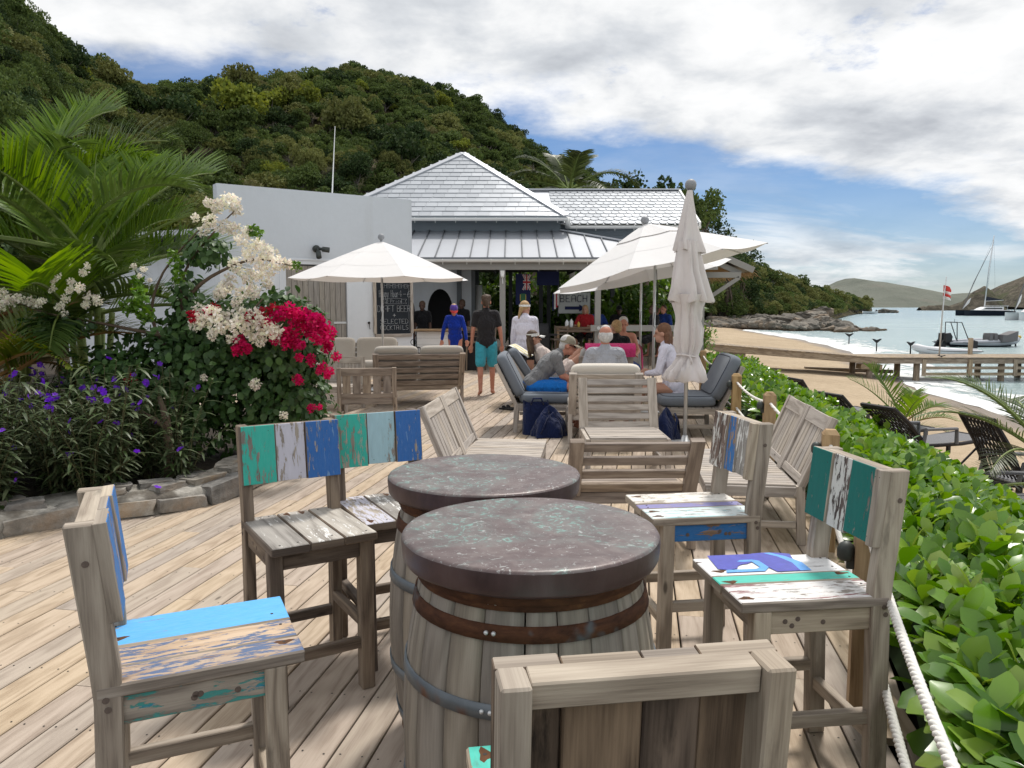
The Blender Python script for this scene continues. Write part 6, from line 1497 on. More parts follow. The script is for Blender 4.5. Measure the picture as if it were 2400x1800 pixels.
sp = clump(3, 14, .6, 1.6, .15, [0, 1, 4, 0, 4]) + [(0, -66, 0, .84, .0, 0, 1.2), (1, 70, -2, 1.1, -.1, 0, 1.3), (0, -30, 5, 1.0, .1, 0, 1.45), (0, 25, 8, .95, 0, 0, 1.45), (0, -12, 12, .95, 0, .1, 1.4), (4, 95, -28, .95, 0, -.2, 1.0), (4, -100, -30, .95, 0, -.2, .95), (4, 150, -20, .9, 0, -.2, .9), (4, -160, -25, .9, 0, -.2, .7), (3, 80, -40, .9, -.1, -.3, .9)]
pt = palm('big feathery areca palm behind the white bougainvillea', (-4.55, 8.3, .1), AF, [(a, b_, c_, d * 1.08, e, f, g + .55) for a, b_, c_, d, e, f, g in sp], trunk=stems(6, 2.0, .22), name='areca_palm', group='areca palms in the flower bed')
b = MB(); b.tube([(.0, 0, 1.2), (.08, 0, 2.4), (.16, .02, 3.1)], [.02, .012, .003], 6); b.obj('spear_leaf', M['palm_stem'], pt)
sp = clump(8, 18, .8, 2.2, .25, [0, 1, 0, 4]) + [(1, -75, 0, 1.15, .1, 0, 1.9), (0, -50, 0, 1.2, .1, 0, 2.0), (0, 0, 8, 1.1, 0, 0, 2.0), (4, -95, -25, 1.0, .2, -.2, 1.4), (4, -120, -25, 1.0, .2, -.2, 1.1), (0, -20, 14, 1.15, .2, 0, 2.1)]
palm('tall areca palm at the far end of the flower bed', (-6.2, 9.6, .75), AF, [(a, b_, c_, d * 1.0, e, f, g) for a, b_, c_, d, e, f, g in sp], trunk=stems(7, 2.0, .3), name='areca_palm', group='areca palms in the flower bed')
palm('yellowish areca palm beside the purple flowers', (-5.0, 7.2, .35), AF, clump(12, 9, .3, .7, .12, [2, 2, 0, 3]) + [(2, -60, -20, .9, .1, -.2, .75), (2, -30, -5, .85, .1, 0, .8)], trunk=stems(4, .6, .15), name='areca_palm', group='areca palms in the flower bed')
palm('low dark palm under the white bougainvillea', (-4.3, 7.9, .1), AF, [(4, a, -15 - 12 * (i % 3), .62, 0, 0, .3 + .1 * (i % 3)) for i, a in enumerate(range(0, 360, 36))], trunk=stems(3, .35, .1), name='areca_palm', group='areca palms in the flower bed')
CF = [frond_mesh('frond', 2.6, .75, 60, .62, .055, M['coco'], M['palm_stem'], .35, .55, seed=11), frond_mesh('frond', 2.6, 1.05, 60, .60, .055, M['coco'], M['palm_stem'], .25, .75, seed=12)]
palm('coconut palm rising behind the silver roof', (2.45, 33.5, 0), CF, [(k % 2, a, -10 - 22 * (k % 3), 1.35, 0, 0, 6.5) for k, a in enumerate((0, 35, 62, 85, 118, 150, 185, 215, 250, 272, 300, 330))] + [(0, 20, 14, 1.2, 0, 0, 6.4), (0, -30, 12, 1.2, 0, 0, 6.4), (0, 75, 8, 1.1, 0, 0, 6.4)], trunk=[([(0, 0, -.2), (.15, 0, 3), (0, 0, 6.5)], [.16, .12, .10], 'bark_grey')], name='coconut_palm')
BF = [frond_mesh('frond', 1.0, .7, 22, .36, .030, M['palm'], M['palm_stem_dry'], .5, .4, seed=21), frond_mesh('frond', .9, .9, 18, .32, .034, M['palm_brown'], M['palm_stem_dry'], .3, .6, seed=22), frond_mesh('frond', 1.1, .5, 22, .40, .032, M['palm'], M['palm_stem'], .6, .3, seed=23)]
palm('young coconut palm on the sand beside the jetty', (7.0, 13.6, -.95), BF, [(2, 60, 5, 1.0, 0, 0, .45), (2, 20, 12, 1.05, 0, 0, .5), (0, -40, 2, .95, 0, 0, .5), (0, -75, -12, .95, 0, 0, .45), (0, -100, -20, .9, 0, 0, .4), (0, 95, -10, .85, 0, 0, .4), (1, 120, -40, .9, 0, 0, .3), (1, -60, -50, .8, 0, 0, .25), (1, 70, -60, .7, 0, 0, .25), (2, 170, 0, .8, 0, 0, .45), (0, -130, -30, .8, 0, 0, .35)], trunk=[([(0, 0, -.05), (.0, 0, .5)], [.055, .04], 'palm_stem_dry'), ([(.02, .02, -.05), (.1, .03, .4)], [.03, .02], 'palm_stem_dry')], name='young_palm')
RF = [frond_mesh('frond', 1.3, .75, 40, .38, .016, M['palm_dark'], M['palm_stem'], .25, .35, seed=31), frond_mesh('frond', 1.2, .9, 36, .36, .016, M['coco'], M['palm_stem'], .2, .4, seed=32)]
palm('date palm with fine grey green fronds at the edge of the hedge', (5.35, 7.6, -.75), RF, [(0, 80, -8, 1., 0, 0, .85), (0, 62, 8, 1., 0, 0, .9), (1, 98, -40, 1., 0, 0, .55), (0, 30, 5, 1., 0, 0, .9), (1, 120, -20, .9, 0, 0, .8), (1, -10, 0, 1., 0, 0, .9), (1, 200, -20, 1, 0, 0, .8), (0, -60, -10, 1., 0, 0, .85)], trunk=[([(0, 0, -.1), (0, 0, .9)], [.10, .09], 'bark')], name='date_palm')
# ---- bougainvillea
def W_(px, py, y): return np.array([(px - 1200) / 1800 * y, y, 1.6 - (py - 716) / 1800 * y])
def bract_mesh(name, mat, n_, r, seed, sz=.032):
    rg = np.random.default_rng(seed); d = rg.normal(size=(n_, 3)); d /= np.linalg.norm(d, axis=1, keepdims=True); P = d * r * rg.uniform(.45, 1.05, (n_, 1)) * np.array([1, .9, .8]); tv, tf = leaf_tpl(1., .85, .35, -.1, 2)
    fr = frames(d * .5 + rg.normal(size=d.shape) * .7, d + rg.normal(size=d.shape) * .4); v, f = scatter(tv, tf, P, fr, rg.uniform(.7, 1.25, n_) * sz); return tri_mesh(name, v, f, mat, True)
WBM = [bract_mesh('bract_cluster', M['white_bract'], 95, .095, s_, .044) for s_ in range(3)]; PBM = [bract_mesh('bract_cluster', M['pink_bract'], 90, .08, 10 + s_, .040) for s_ in range(3)]; RBM = [bract_mesh('bract_cluster', M['red_bract'], 70, .06, 20)]; LBM = [bract_mesh('bract_cluster', M['boug_lime'], 60, .06, 30, .04)]
BLEAF = leaf_tpl(1., .78, .22, .2, 3)
def boug_leaves(t, blobs, n_, size, mat, own, seed):
    P = []; D = []
    tot = sum(r[0] * r[1] + r[1] * r[2] + r[0] * r[2] for _, r in blobs)
    for c_, r in blobs:
        k = int(n_ * (r[0] * r[1] + r[1] * r[2] + r[0] * r[2]) / tot); p, d = ell_pts(c_, r, k, .55); P.append(p); D.append(d)
    P = np.concatenate(P); D = np.concatenate(D); k = P[:, 2] > .12; P = P[k]; D = D[k]; n2 = len(P)
    dirs = D * .45 + rvec(n2) * .6 + np.array([0, 0, -.55]); leaves(t, 'leaf', BLEAF, P, dirs, D + np.array([0, 0, .35]) + rvec(n2) * .35, NR.uniform(.65, 1.25, n2) * size, M[mat], own)
mg = thing('bougainvillea', 'magenta flowering bougainvillea bush beside the deck', 'bush')
boug_leaves(mg, [((-2.55, 7.75, .95), (.62, .6, .82)), ((-2.25, 7.7, 1.25), (.42, .5, .5)), ((-2.2, 7.75, .6), (.36, .5, .5)), ((-2.85, 7.7, 1.25), (.5, .5, .5))], 6500, .075, 'boug', 280, 1)
wb = thing('bougainvillea', 'white flowering bougainvillea arching over the flower bed', 'bush')
boug_leaves(wb, [((-3.35, 7.5, .75), (.75, .6, .65)), ((-3.1, 7.5, 1.15), (.5, .45, .45)), ((-3.85, 7.3, .85), (.42, .4, .38)), ((-4.2, 7.1, 1.42), (.34, .16, .10)), ((-3.15, 7.45, 1.7), (.13, .15, .36)), ((-2.9, 7.4, 2.12), (.24, .14, .16)), ((-3.75, 7.2, .5), (.5, .4, .35))], 5600, .078, 'boug', 280, 2)
b = MB()
for path in ([(430, 960, 7.4), (455, 860, 7.4), (430, 740, 7.4), (440, 640, 7.4), (500, 560, 7.35), (560, 500, 7.3)], [(440, 700, 7.4), (500, 650, 7.35), (600, 610, 7.3), (690, 625, 7.25)], [(430, 900, 7.4), (400, 800, 7.35), (300, 770, 7.25), (200, 750, 7.2), (120, 735, 7.1), (20, 700, 7.0)], [(455, 1080, 7.3), (455, 1000, 7.3), (450, 960, 7.4)], [(420, 860, 7.4), (360, 750, 7.35), (390, 640, 7.4), (480, 540, 7.4)], [(470, 820, 7.4), (560, 760, 7.3), (620, 700, 7.3)]):
    q = [tuple(W_(*p)) for p in path]; b.tube(smooth_poly(q, 4), [.022 * (1 - .75 * i / (len(smooth_poly(q, 4)) - 1)) for i in range(len(smooth_poly(q, 4)))], 6)
b.obj('branch', M['woody'], wb, True)
def clusters(t, mesh, lst, y, sc_=1., jit=.10):
    for i, q in enumerate(lst):
        px, py = q[0], q[1]; k = q[2] if len(q) > 2 else 1.
        p = W_(px, py, y + NR.uniform(-jit, jit)); o = link('bract_cluster', mesh[i % len(mesh)], t, p, tuple(NR.uniform(0, 6.28, 3))); o.scale = (sc_ * k,) * 3
clusters(wb, WBM, [(545, 475), (520, 490), (565, 495, .9), (560, 475, .8), (505, 520), (535, 535), (490, 545, .8), (560, 540), (590, 545, .7), (575, 565), (610, 575), (630, 590), (645, 600), (620, 615), (590, 600), (655, 615, .9), (670, 620, .8), (690, 622, .7), (640, 635), (610, 640), (560, 625), (585, 650), (545, 660), (530, 680), (570, 690), (600, 685), (520, 690, .8), (560, 715, .8), (630, 665, .8), (470, 515, .6), (500, 480, .6)], 7.28, .74)
clusters(wb, WBM, [(600, 745), (575, 740), (625, 765), (640, 775), (595, 775), (560, 765), (540, 745), (500, 735), (480, 750), (515, 765), (460, 760, .8), (545, 795, .7), (610, 800, .7), (470, 725, .8), (650, 790, .7), (498, 785, .6), (595, 900, .7), (475, 885, .4), (660, 975, .5)], 7.05, .84)
clusters(wb, WBM, [(10, 690), (30, 705), (0, 720), (50, 700, .8), (75, 705, .8), (90, 712, .8), (105, 705, .6), (130, 655, .8), (145, 645, .6), (170, 625, .6), (205, 640, .7), (215, 625, .5), (175, 662, .7), (195, 675, .8), (170, 680, .6), (215, 700, .9), (235, 705, .8), (145, 718, .7), (160, 700, .7), (205, 715, .6), (130, 678, .6), (155, 735, .6), (322, 625, .5), (345, 632, .5), (335, 648, .4), (358, 658, .4)], 7.0, .60)
clusters(wb, LBM, [(600, 545, .9), (612, 550, .8), (700, 625, .7), (330, 660, 1), (335, 690, 1.2), (330, 720, 1.3), (305, 720, 1.2), (345, 740, 1.2), (420, 620, 1), (425, 650, 1), (415, 600, .8)], 7.2)
clusters(mg, PBM, [(680, 725), (700, 735), (720, 745), (740, 755), (755, 765), (770, 780, .9), (760, 795, .9), (660, 735, .8), (640, 745, .7), (625, 755, .6), (605, 750, .6), (715, 765), (735, 775), (690, 755, .8), (745, 790, .8), (765, 815, .7), (770, 810, .6), (660, 790), (680, 785), (690, 800), (670, 805, .7), (645, 795, .7), (705, 810, .6), (560, 800, .8), (570, 815, .9), (555, 820, .7), (700, 838, .5), (727, 840, .6), (730, 850, .5), (755, 860, .6), (770, 870, .6), (765, 880, .5), (788, 836, .6), (692, 888, .6), (700, 895, .5), (725, 958, .5), (745, 955, .4), (730, 1003, .6), (745, 870, .4), (490, 728, .5), (500, 735, .5)], 7.12, .95)
clusters(mg, RBM, [(590, 745), (615, 735), (640, 725), (455, 740), (505, 725), (300, 890), (310, 900), (265, 895)], 7.1, .9)
b = MB(); b.tube([(-2.3, 7.6, 0), (-2.4, 7.65, .5), (-2.5, 7.7, 1.1)], [.03, .025, .01], 6); b.tube([(-2.5, 7.7, 0), (-2.3, 7.6, .7), (-2.1, 7.5, 1.4)], [.03, .02, .008], 6); b.obj('branch', M['woody'], mg, True)
b = MB(); tp = [(-2.98, 6.55, .0), (-2.97, 6.56, .35), (-3.0, 6.6, .62), (-3.1, 6.7, .8)]; b.tube(tp, [.05, .04, .035, .02], 8); b.tube([(-2.97, 6.56, .55), (-3.2, 6.62, .66), (-3.3, 6.7, .7)], [.03, .02, .01], 6); b.obj('trunk', M['woody'], wb, True)
# ---- purple flowering plants (ruellia)
RLEAF = leaf_tpl(1., .18, .2, .6, 4, 'lance')
def flower_mesh():
    vs = []; fs = []
    for k in range(5):
        a = 2 * math.pi * k / 5; c_, s2 = math.cos(a), math.sin(a); n0 = len(vs)
        for r, w, z in ((.1, .12, 0), (.6, .42, .28), (1., .34, .30)):
            for sg_ in (-1, 1): vs.append((c_ * r - s2 * w * sg_, s2 * r + c_ * w * sg_, z))
        fs += [(n0, n0 + 1, n0 + 3, n0 + 2), (n0 + 2, n0 + 3, n0 + 5, n0 + 4)]
    return np.array(vs) * .028, np.array(fs)
FV, FF = flower_mesh(); FLM = tri_mesh('flower', FV, FF, M['purple'], True)
protos = []
for pv in range(4):
    rg = np.random.default_rng(60 + pv); b = MB(); P = []; D = []; U = []; tips = []
    for s_ in range(13):
        a = rg.uniform(0, 6.28); H = rg.uniform(.35, 1.05); lean = rg.uniform(.08, .5); top = np.array([math.cos(a) * lean, math.sin(a) * lean, H]); b.tube([(math.cos(a) * .05, math.sin(a) * .05, 0), tuple(top * np.array([.4, .4, .55])), tuple(top)], [.007, .005, .003], 4, cap=False); tips.append(top)
        for k in range(22):
            t = .10 + .90 * k / 21; p = top * np.array([t ** 1.4, t ** 1.4, t]); a2 = a + k * 1.57 + rg.uniform(-.3, .3); P.append(p); D.append((math.cos(a2), math.sin(a2), rg.uniform(.1, .7))); U.append((0, 0, 1))
    P, D, U = np.array(P), np.array(D), np.array(U, float); v, f = scatter(*RLEAF, P, frames(D, U), rg.uniform(.09, .18, len(P)))
    protos.append((b.mesh('stem', M['stem']), tri_mesh('foliage', v, f, M['ruellia'], True), tips))
k = 0
spots = []
while len(spots) < 40:
    x, y = NR.uniform(-6.2, -2.4), NR.uniform(4.9, 8.0); gx = np.interp(y, [p.y for p in GS], [p.x for p in GS])
    if x > gx - .42 or x < -.70 * y - .9: continue
    if y > 6.9 and x > -4.2: continue
    if any((x - a) ** 2 + (y - c_) ** 2 < .17 ** 2 for a, c_ in spots): continue
    spots.append((x, y))
for i, (x, y) in enumerate(spots):
    sm, fm_, tips = protos[i % 4]; t = thing('purple_flower_plant', 'narrow leaved plant with purple trumpet flowers behind the stone edging', 'plant', (x, y, .1), NR.uniform(0, 6.28), 'purple flowering plants in the bed'); s_ = NR.uniform(.75, 1.05); t.scale = (s_, s_, s_ * (.75 if y < 5.6 else 1.))
    link('stem', sm, t); tag(link('foliage', fm_, t), kind='stuff')
    for q in NR.choice(len(tips), int(NR.integers(2, 6)), replace=False):
        for e in range(int(NR.integers(1, 3))): p = tips[q]; o = link('flower', FLM, t, (p[0] + NR.normal() * .03, p[1] + NR.normal() * .03, p[2] + .02 + NR.normal() * .02), (NR.uniform(.4, 1.5), 0, NR.uniform(0, 6.28)))
link('fallen_flower', FLM, None, (-2.72, 5.78, .21), (.3, .2, 1)); tag(bpy.data.objects['fallen_flower'], 'single purple flower lying on the stone edging', 'flower')
# ---- naupaka hedge beside the deck
hd = thing('hedge', 'glossy green broad leaved hedge along the rope railing', 'hedge')
HLF = leaf_tpl(1., .46, .18, .22, 6, 'ob'); P = []; D = []; U = []; SCL = []
fy = [p[1] for p in FP]; fx = [p[0] for p in FP]
def hin(y): return float(np.interp(y, [.2, 1.35, 2.93, 4.95, 7.1, 9.05, 11.7, 13.8, 18.5, 22], [.62, 1.02, 1.58, 2.26, 2.60, 2.86, 3.32, 3.66, 4.45, 5.3]))
def htop(x, y):
    q = (x - hin(y)) / (1.15 + .02 * y); base = .42 if y < 6 else .42 - .012 * (y - 6)
    return base * (1 - .75 * q ** 1.8) + .10 * mnoise.noise(Vector((x * 1.9, y * 1.9, 4))) + .07 * mnoise.noise(Vector((x * 5, y * 5, 9)))
nr = 0
while nr < 2700:
    y = .6 + 19.5 * NR.random() ** 1.8; wd = 1.15 + .02 * y; q = NR.random() ** .9; x = hin(y) + wd * q
    if x / y > .78: 
        if NR.random() < .8: continue
    z = htop(x, y); out_ = NR.random() < .30
    if out_: z -= NR.uniform(.05, .45)
    nr += 1; c_ = np.array([x, y, z]); tiltd = np.array([(q - .35) * .7, -.12, 1.]) + NR.normal(size=3) * .22; tiltd /= np.linalg.norm(tiltd)
    k = int(NR.integers(7, 12)); a0 = NR.uniform(0, 6.28); e1_ = np.cross(tiltd, [0, 1, 0.1]); e1_ /= np.linalg.norm(e1_); e2_ = np.cross(tiltd, e1_)
    for i in range(k):
        a = a0 + i * 2.4; el = .25 + 1.0 * i / k; d = (e1_ * math.cos(a) + e2_ * math.sin(a)) * math.cos(el) + tiltd * math.sin(el); P.append(c_ + tiltd * (.012 * i - .03)); D.append(d); U.append(tiltd + NR.normal(size=3) * .12); SCL.append(NR.uniform(.10, .18) * (1.08 - .35 * i / k) * (1.22 if y < 3.6 else 1.))
P, D, U, SCL = map(np.array, (P, D, U, SCL)); leaves(hd, 'leaf', HLF, P, D, U, SCL, M['naupaka'], 298)
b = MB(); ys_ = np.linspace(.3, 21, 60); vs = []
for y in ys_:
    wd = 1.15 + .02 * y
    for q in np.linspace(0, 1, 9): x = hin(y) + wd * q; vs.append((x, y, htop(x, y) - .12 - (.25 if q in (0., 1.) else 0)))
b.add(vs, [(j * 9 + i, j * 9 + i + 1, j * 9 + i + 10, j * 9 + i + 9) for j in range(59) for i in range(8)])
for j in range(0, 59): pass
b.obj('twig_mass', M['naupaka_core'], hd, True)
b = MB()
for k in range(60): i = int(NR.integers(0, len(P))); b.ell(P[i] + np.array([0, 0, .03]), (.006, .006, .005), 6, 4)
b.obj('tiny_flower', M['flower_white'], hd)
# ------------------------------------------------------------------ jetty
jt = thing('jetty', 'weathered timber jetty ramping down from the hedge to the water', 'jetty')
JY = 32.3
def jz(x): return float(np.interp(x, [8.2, 15.4, 40], [-.02, -.60, -.60]))
for k in range(3):
    b = MB(); y = JY + .03 + k * 1.0; b.beam((8.2, y, jz(8.2) - .14), (15.4, y, jz(15.4) - .14), .10, .26); b.obj('stringer', M['jetty'], jt)
    b = MB(); b.beam((15.4, y, -.74), (34, y, -.74), .10, .20); b.obj('stringer', M['jetty'], jt)
x = 8.2; nn_ = 0
while x < 33.8:
    b = MB(); z = jz(x + .09) + .006; b.beam((x + .09, JY - .06, z), (x + .09, JY + 2.3, z), .172, .04, (0, 0, 1), endch=False); b.obj('plank', M['jetty'], jt); x += .18; nn_ += 1
for z in (-1.02, -1.28): b = MB(); b.beam((17.4, JY + .0, z), (34, JY + .0, z), .06, .12); b.obj('side_rail', M['jetty'], jt)
for x in (17.35, 19.3, 21.2, 23.2, 25.5, 28, 31): b = MB(); b.beam((x, JY - .06, -1.36), (x, JY - .06, -.66), .16, .06, (0, 1, 0)); b.obj('brace', M['jetty'], jt)
for x in (9.4, 15.2, 17.2, 20.8, 22.6, 26, 29.5):
    for y in (JY + .25, JY + 1.9): b = MB(); b.tube([(x, y, -2.6), (x, y, jz(x) - .06)], .13, 10); b.obj('pile', M['jetty'], jt, True)
for x in (9.4, 15.2): b = MB(); b.beam((x - .45, JY + .3, jz(x) - .38), (x + .45, JY + .3, jz(x) - .42), .5, .22); b.obj('pile_cap', M['jetty'], jt)
for x in (18.2, 22.2, 26):
    b = MB(); b.tube([(x - .16, JY + .2, -.50), (x - .05, JY + .2, -.53), (x + .05, JY + .2, -.53), (x + .16, JY + .2, -.50)], .018, 6); b.tube([(x, JY + .2, -.60), (x, JY + .2, -.52)], .03, 6); b.obj('cleat', M['black'], jt)
b = MB(); b.tube([(20.6, JY + 2.2, -2.), (20.6, JY + 2.2, .15)], .10, 10); b.obj('mooring_pile', M['jetty'], jt, True)
fp = thing('flagpole', 'white flagpole on the jetty flying a tattered red and white flag', 'flagpole', (18.66, JY + 1.2, -.60)); b = MB(); b.tube([(0, 0, 0), (.05, 0, 2.2), (.12, 0, 3.45)], [.035, .03, .02], 8); b.obj('pole', M['alu'], fp, True)
for k, (mt, z0, z1) in enumerate((('ensign_red', 2.85, 3.08), ('flagwhite', 2.74, 2.85), ('ensign_red', 2.62, 2.74), ('flagwhite', 2.5, 2.62))):
    b = MB(); b.grid(lambda u, v: (.08 + .24 * u * (1.1 - .3 * abs(v - .3)) - .10 * math.sin(3 * u), .10 * math.sin(5 * u + v), z0 + (z1 - z0) * v - .09 * u * u), 8, 3); b.obj('flag', M[mt], fp, True)
lg = thing('timber_beam', 'loose dark timber beam lying on the sand under the jetty', 'beam', (15.2, 34.6, -1.35), -.12); b = MB(); b.beam((-1.9, 0, .1), (1.9, 0, 0), .25, .16); b.obj('beam', M['jetty'], lg)

# ------------------------------------------------------------------ sculpted tails on posts in the shallows
for k, (x, y) in enumerate(((28.2, 64.3), (25.45, 53.6), (25.65, 49.4))):
    t = thing('tail_sculpture', ['dark tail fin sculpture farthest out towards the rocks', 'dark tail fin sculpture between the other two', 'dark tail fin sculpture closest to the jetty'][k], 'sculpture', (x, y, SEA), .2 * k, 'tail fins standing in the shallows')
    b = MB(); b.tube([(0, 0, -.8), (0, 0, .7), (0, 0, 1.0)], [.10, .09, .12], 8); b.obj('post', M['black'], t, True)
    b = MB()
    for sg_ in (-1, 1): b.prism([(0, 0), (.28, .10), (.72, .34), (.86, .40), (.62, .42), (.25, .36), (0, .30)] if sg_ > 0 else [(0, 0), (0, .30), (-.25, .36), (-.62, .42), (-.86, .40), (-.72, .34), (-.28, .10)], (0, .04, .82), (1, 0, 0), (0, 0, 1), .08)
    b.obj('tail', M['black'], t); t.scale = (.46, .46, .72)
# ------------------------------------------------------------------ boats
def inflatable(label, loc, rz, L, r, tube_m, hull_m, group='inflatable boats'):
    t = thing('inflatable_boat', label, 'boat', loc, rz, group); W2 = L * .17
    pth = [(-L / 2, -W2, .32)] + [(-L * .2, -W2, .32), (L * .15, -W2, .34), (L * .36, -W2 * .75, .42), (L * .47, -W2 * .3, .52), (L * .5, 0, .56)]
    pth = pth + [(x, -y, z) for x, y, z in pth[:-1][::-1]]; P = smooth_poly(pth, 5); n2 = len(P) - 1
    b = MB(); b.tube(P, [r * (.35 + .65 * min(1, 6 * min(i, n2 - i) / n2)) if True else r for i in range(n2 + 1)], 12); b.obj('buoyancy_tube', M[tube_m], t, True)
    b = MB(); b.tube([p + Vector((0, 0, .02)) + (Vector((p.x * .0, math.copysign(r * .97, p.y) if abs(p.y) > .05 else 0, 0)) if p.x < L * .42 else Vector((r * .9, 0, 0))) for p in P], .025, 6); b.obj('rub_strake', M['cover_grey'], t)
    b = MB()
    def hull(u, v):
        x = -L * .48 + L * .93 * u; w = W2 * .85 * (1 - max(0, (u - .6) / .4) ** 2.2); a = math.pi * (v - .5); return (x, w * math.sin(a), -.15 + .35 * (1 - math.cos(a)) ** .8 + .35 * max(0, u - .7))
    b.grid(hull, 14, 10); b.obj('hull', M[hull_m], t, True)
    b = MB(); b.box((-L * .46, -W2 * .8, .05), (-L * .44, W2 * .8, .5)); b.obj('transom', M[hull_m], t)
    return t, W2
t, w2 = inflatable('large grey inflatable boat with console seats and an engine frame', (36.7, 60.4, SEA), R(4), 6.0, .26, 'tube_grey', 'hull_navy')
for q in (-.35, .35):
    b = MB(); b.prism([(-.25, .0), (.2, .0), (.28, .45), (.1, .75), (-.22, .7)], (-3.0, q - .16, .35), (1, 0, 0), (0, 0, 1), .32); b.obj('outboard_engine', M['outboard'], t)
    b = MB(); b.prism([(-.55, -.2), (-.1, -.2), (0, .3), (-.25, .4)], (-3.0, q - .08, .15), (1, 0, 0), (0, 0, 1), .16); b.obj('engine_leg', M['outboard'], t)
b = MB()
for y in (-.75, .75): b.tube([(-2.3, y, .45), (-2.35, y * .95, 1.9), (-1.95, y * .9, 1.9), (-1.35, y, .5)], .035, 6)
b.tube([(-2.35, -.72, 1.9), (-2.35, .72, 1.9)], .035, 6); b.tube([(-1.95, -.68, 1.9), (-1.95, .68, 1.9)], .035, 6); b.tube([(-2.1, 0, 1.9), (-2.1, 0, 2.15)], .015, 5); b.obj('engine_frame', M['outboard'], t)
for x in (.15, .55):
    b = MB(); b.grid(lambda u, v: (x + .15 * math.sin(math.pi * v) * (1 if u < .5 else -1), -.5 + 1.0 * (u * 2 if u < .5 else 2 - 2 * u), .35 + .72 * math.sin(math.pi * v / 2)), 8, 8); b.prism([(-.14, 0), (.14, 0), (.14, .5), (.08, .72), (-.08, .72), (-.14, .5)], (x, -.4, .35), (1, 0, 0), (0, 0, 1), .8); b.v = b.v[81:]; b.f = [[k - 81 for k in f] for f in b.f[64:]]; b.uv = b.uv[64:]; b.m = b.m[64:]; b.obj('seat', M['cover_grey'], t)
b = MB(); b.prism([(.85, 0), (2.05, .1), (2.1, .85), (1.95, .82), (1.2, .55), (.9, .58)], (0, -.5, .38), (1, 0, 0), (0, 0, 1), 1.0); b.obj('covered_console', M['cover_grey'], t)
b = MB(); b.tube([(3.0, 0, .75), (3.4, 0, .72)], .13, 10); b.obj('fender', M['yellow'], t, True); b = MB(); b.tube([(3.0, 0, .5), (3.1, .05, .0)], .06, 6); b.obj('anchor', M['outboard'], t)
t, w2 = inflatable('small pale inflatable dinghy moored behind the jetty', (27.6, 48.8, SEA), R(176), 3.7, .23, 'tube_light', 'gelcoat')
b = MB(); b.prism([(-.2, .2), (.18, .2), (.22, .62), (.05, .75), (-.2, .68)], (-1.8, -.15, .25), (1, 0, 0), (0, 0, 1), .3); b.obj('outboard_engine', M['outboard'], t); b = MB(); b.tube([(-1.6, 0, .8), (-1.0, .05, .85)], .025, 6); b.obj('tiller', M['outboard'], t); b = MB(); b.box((-.2, -.5, .35), (.1, .5, .4)); b.obj('thwart', M['gelcoat'], t)
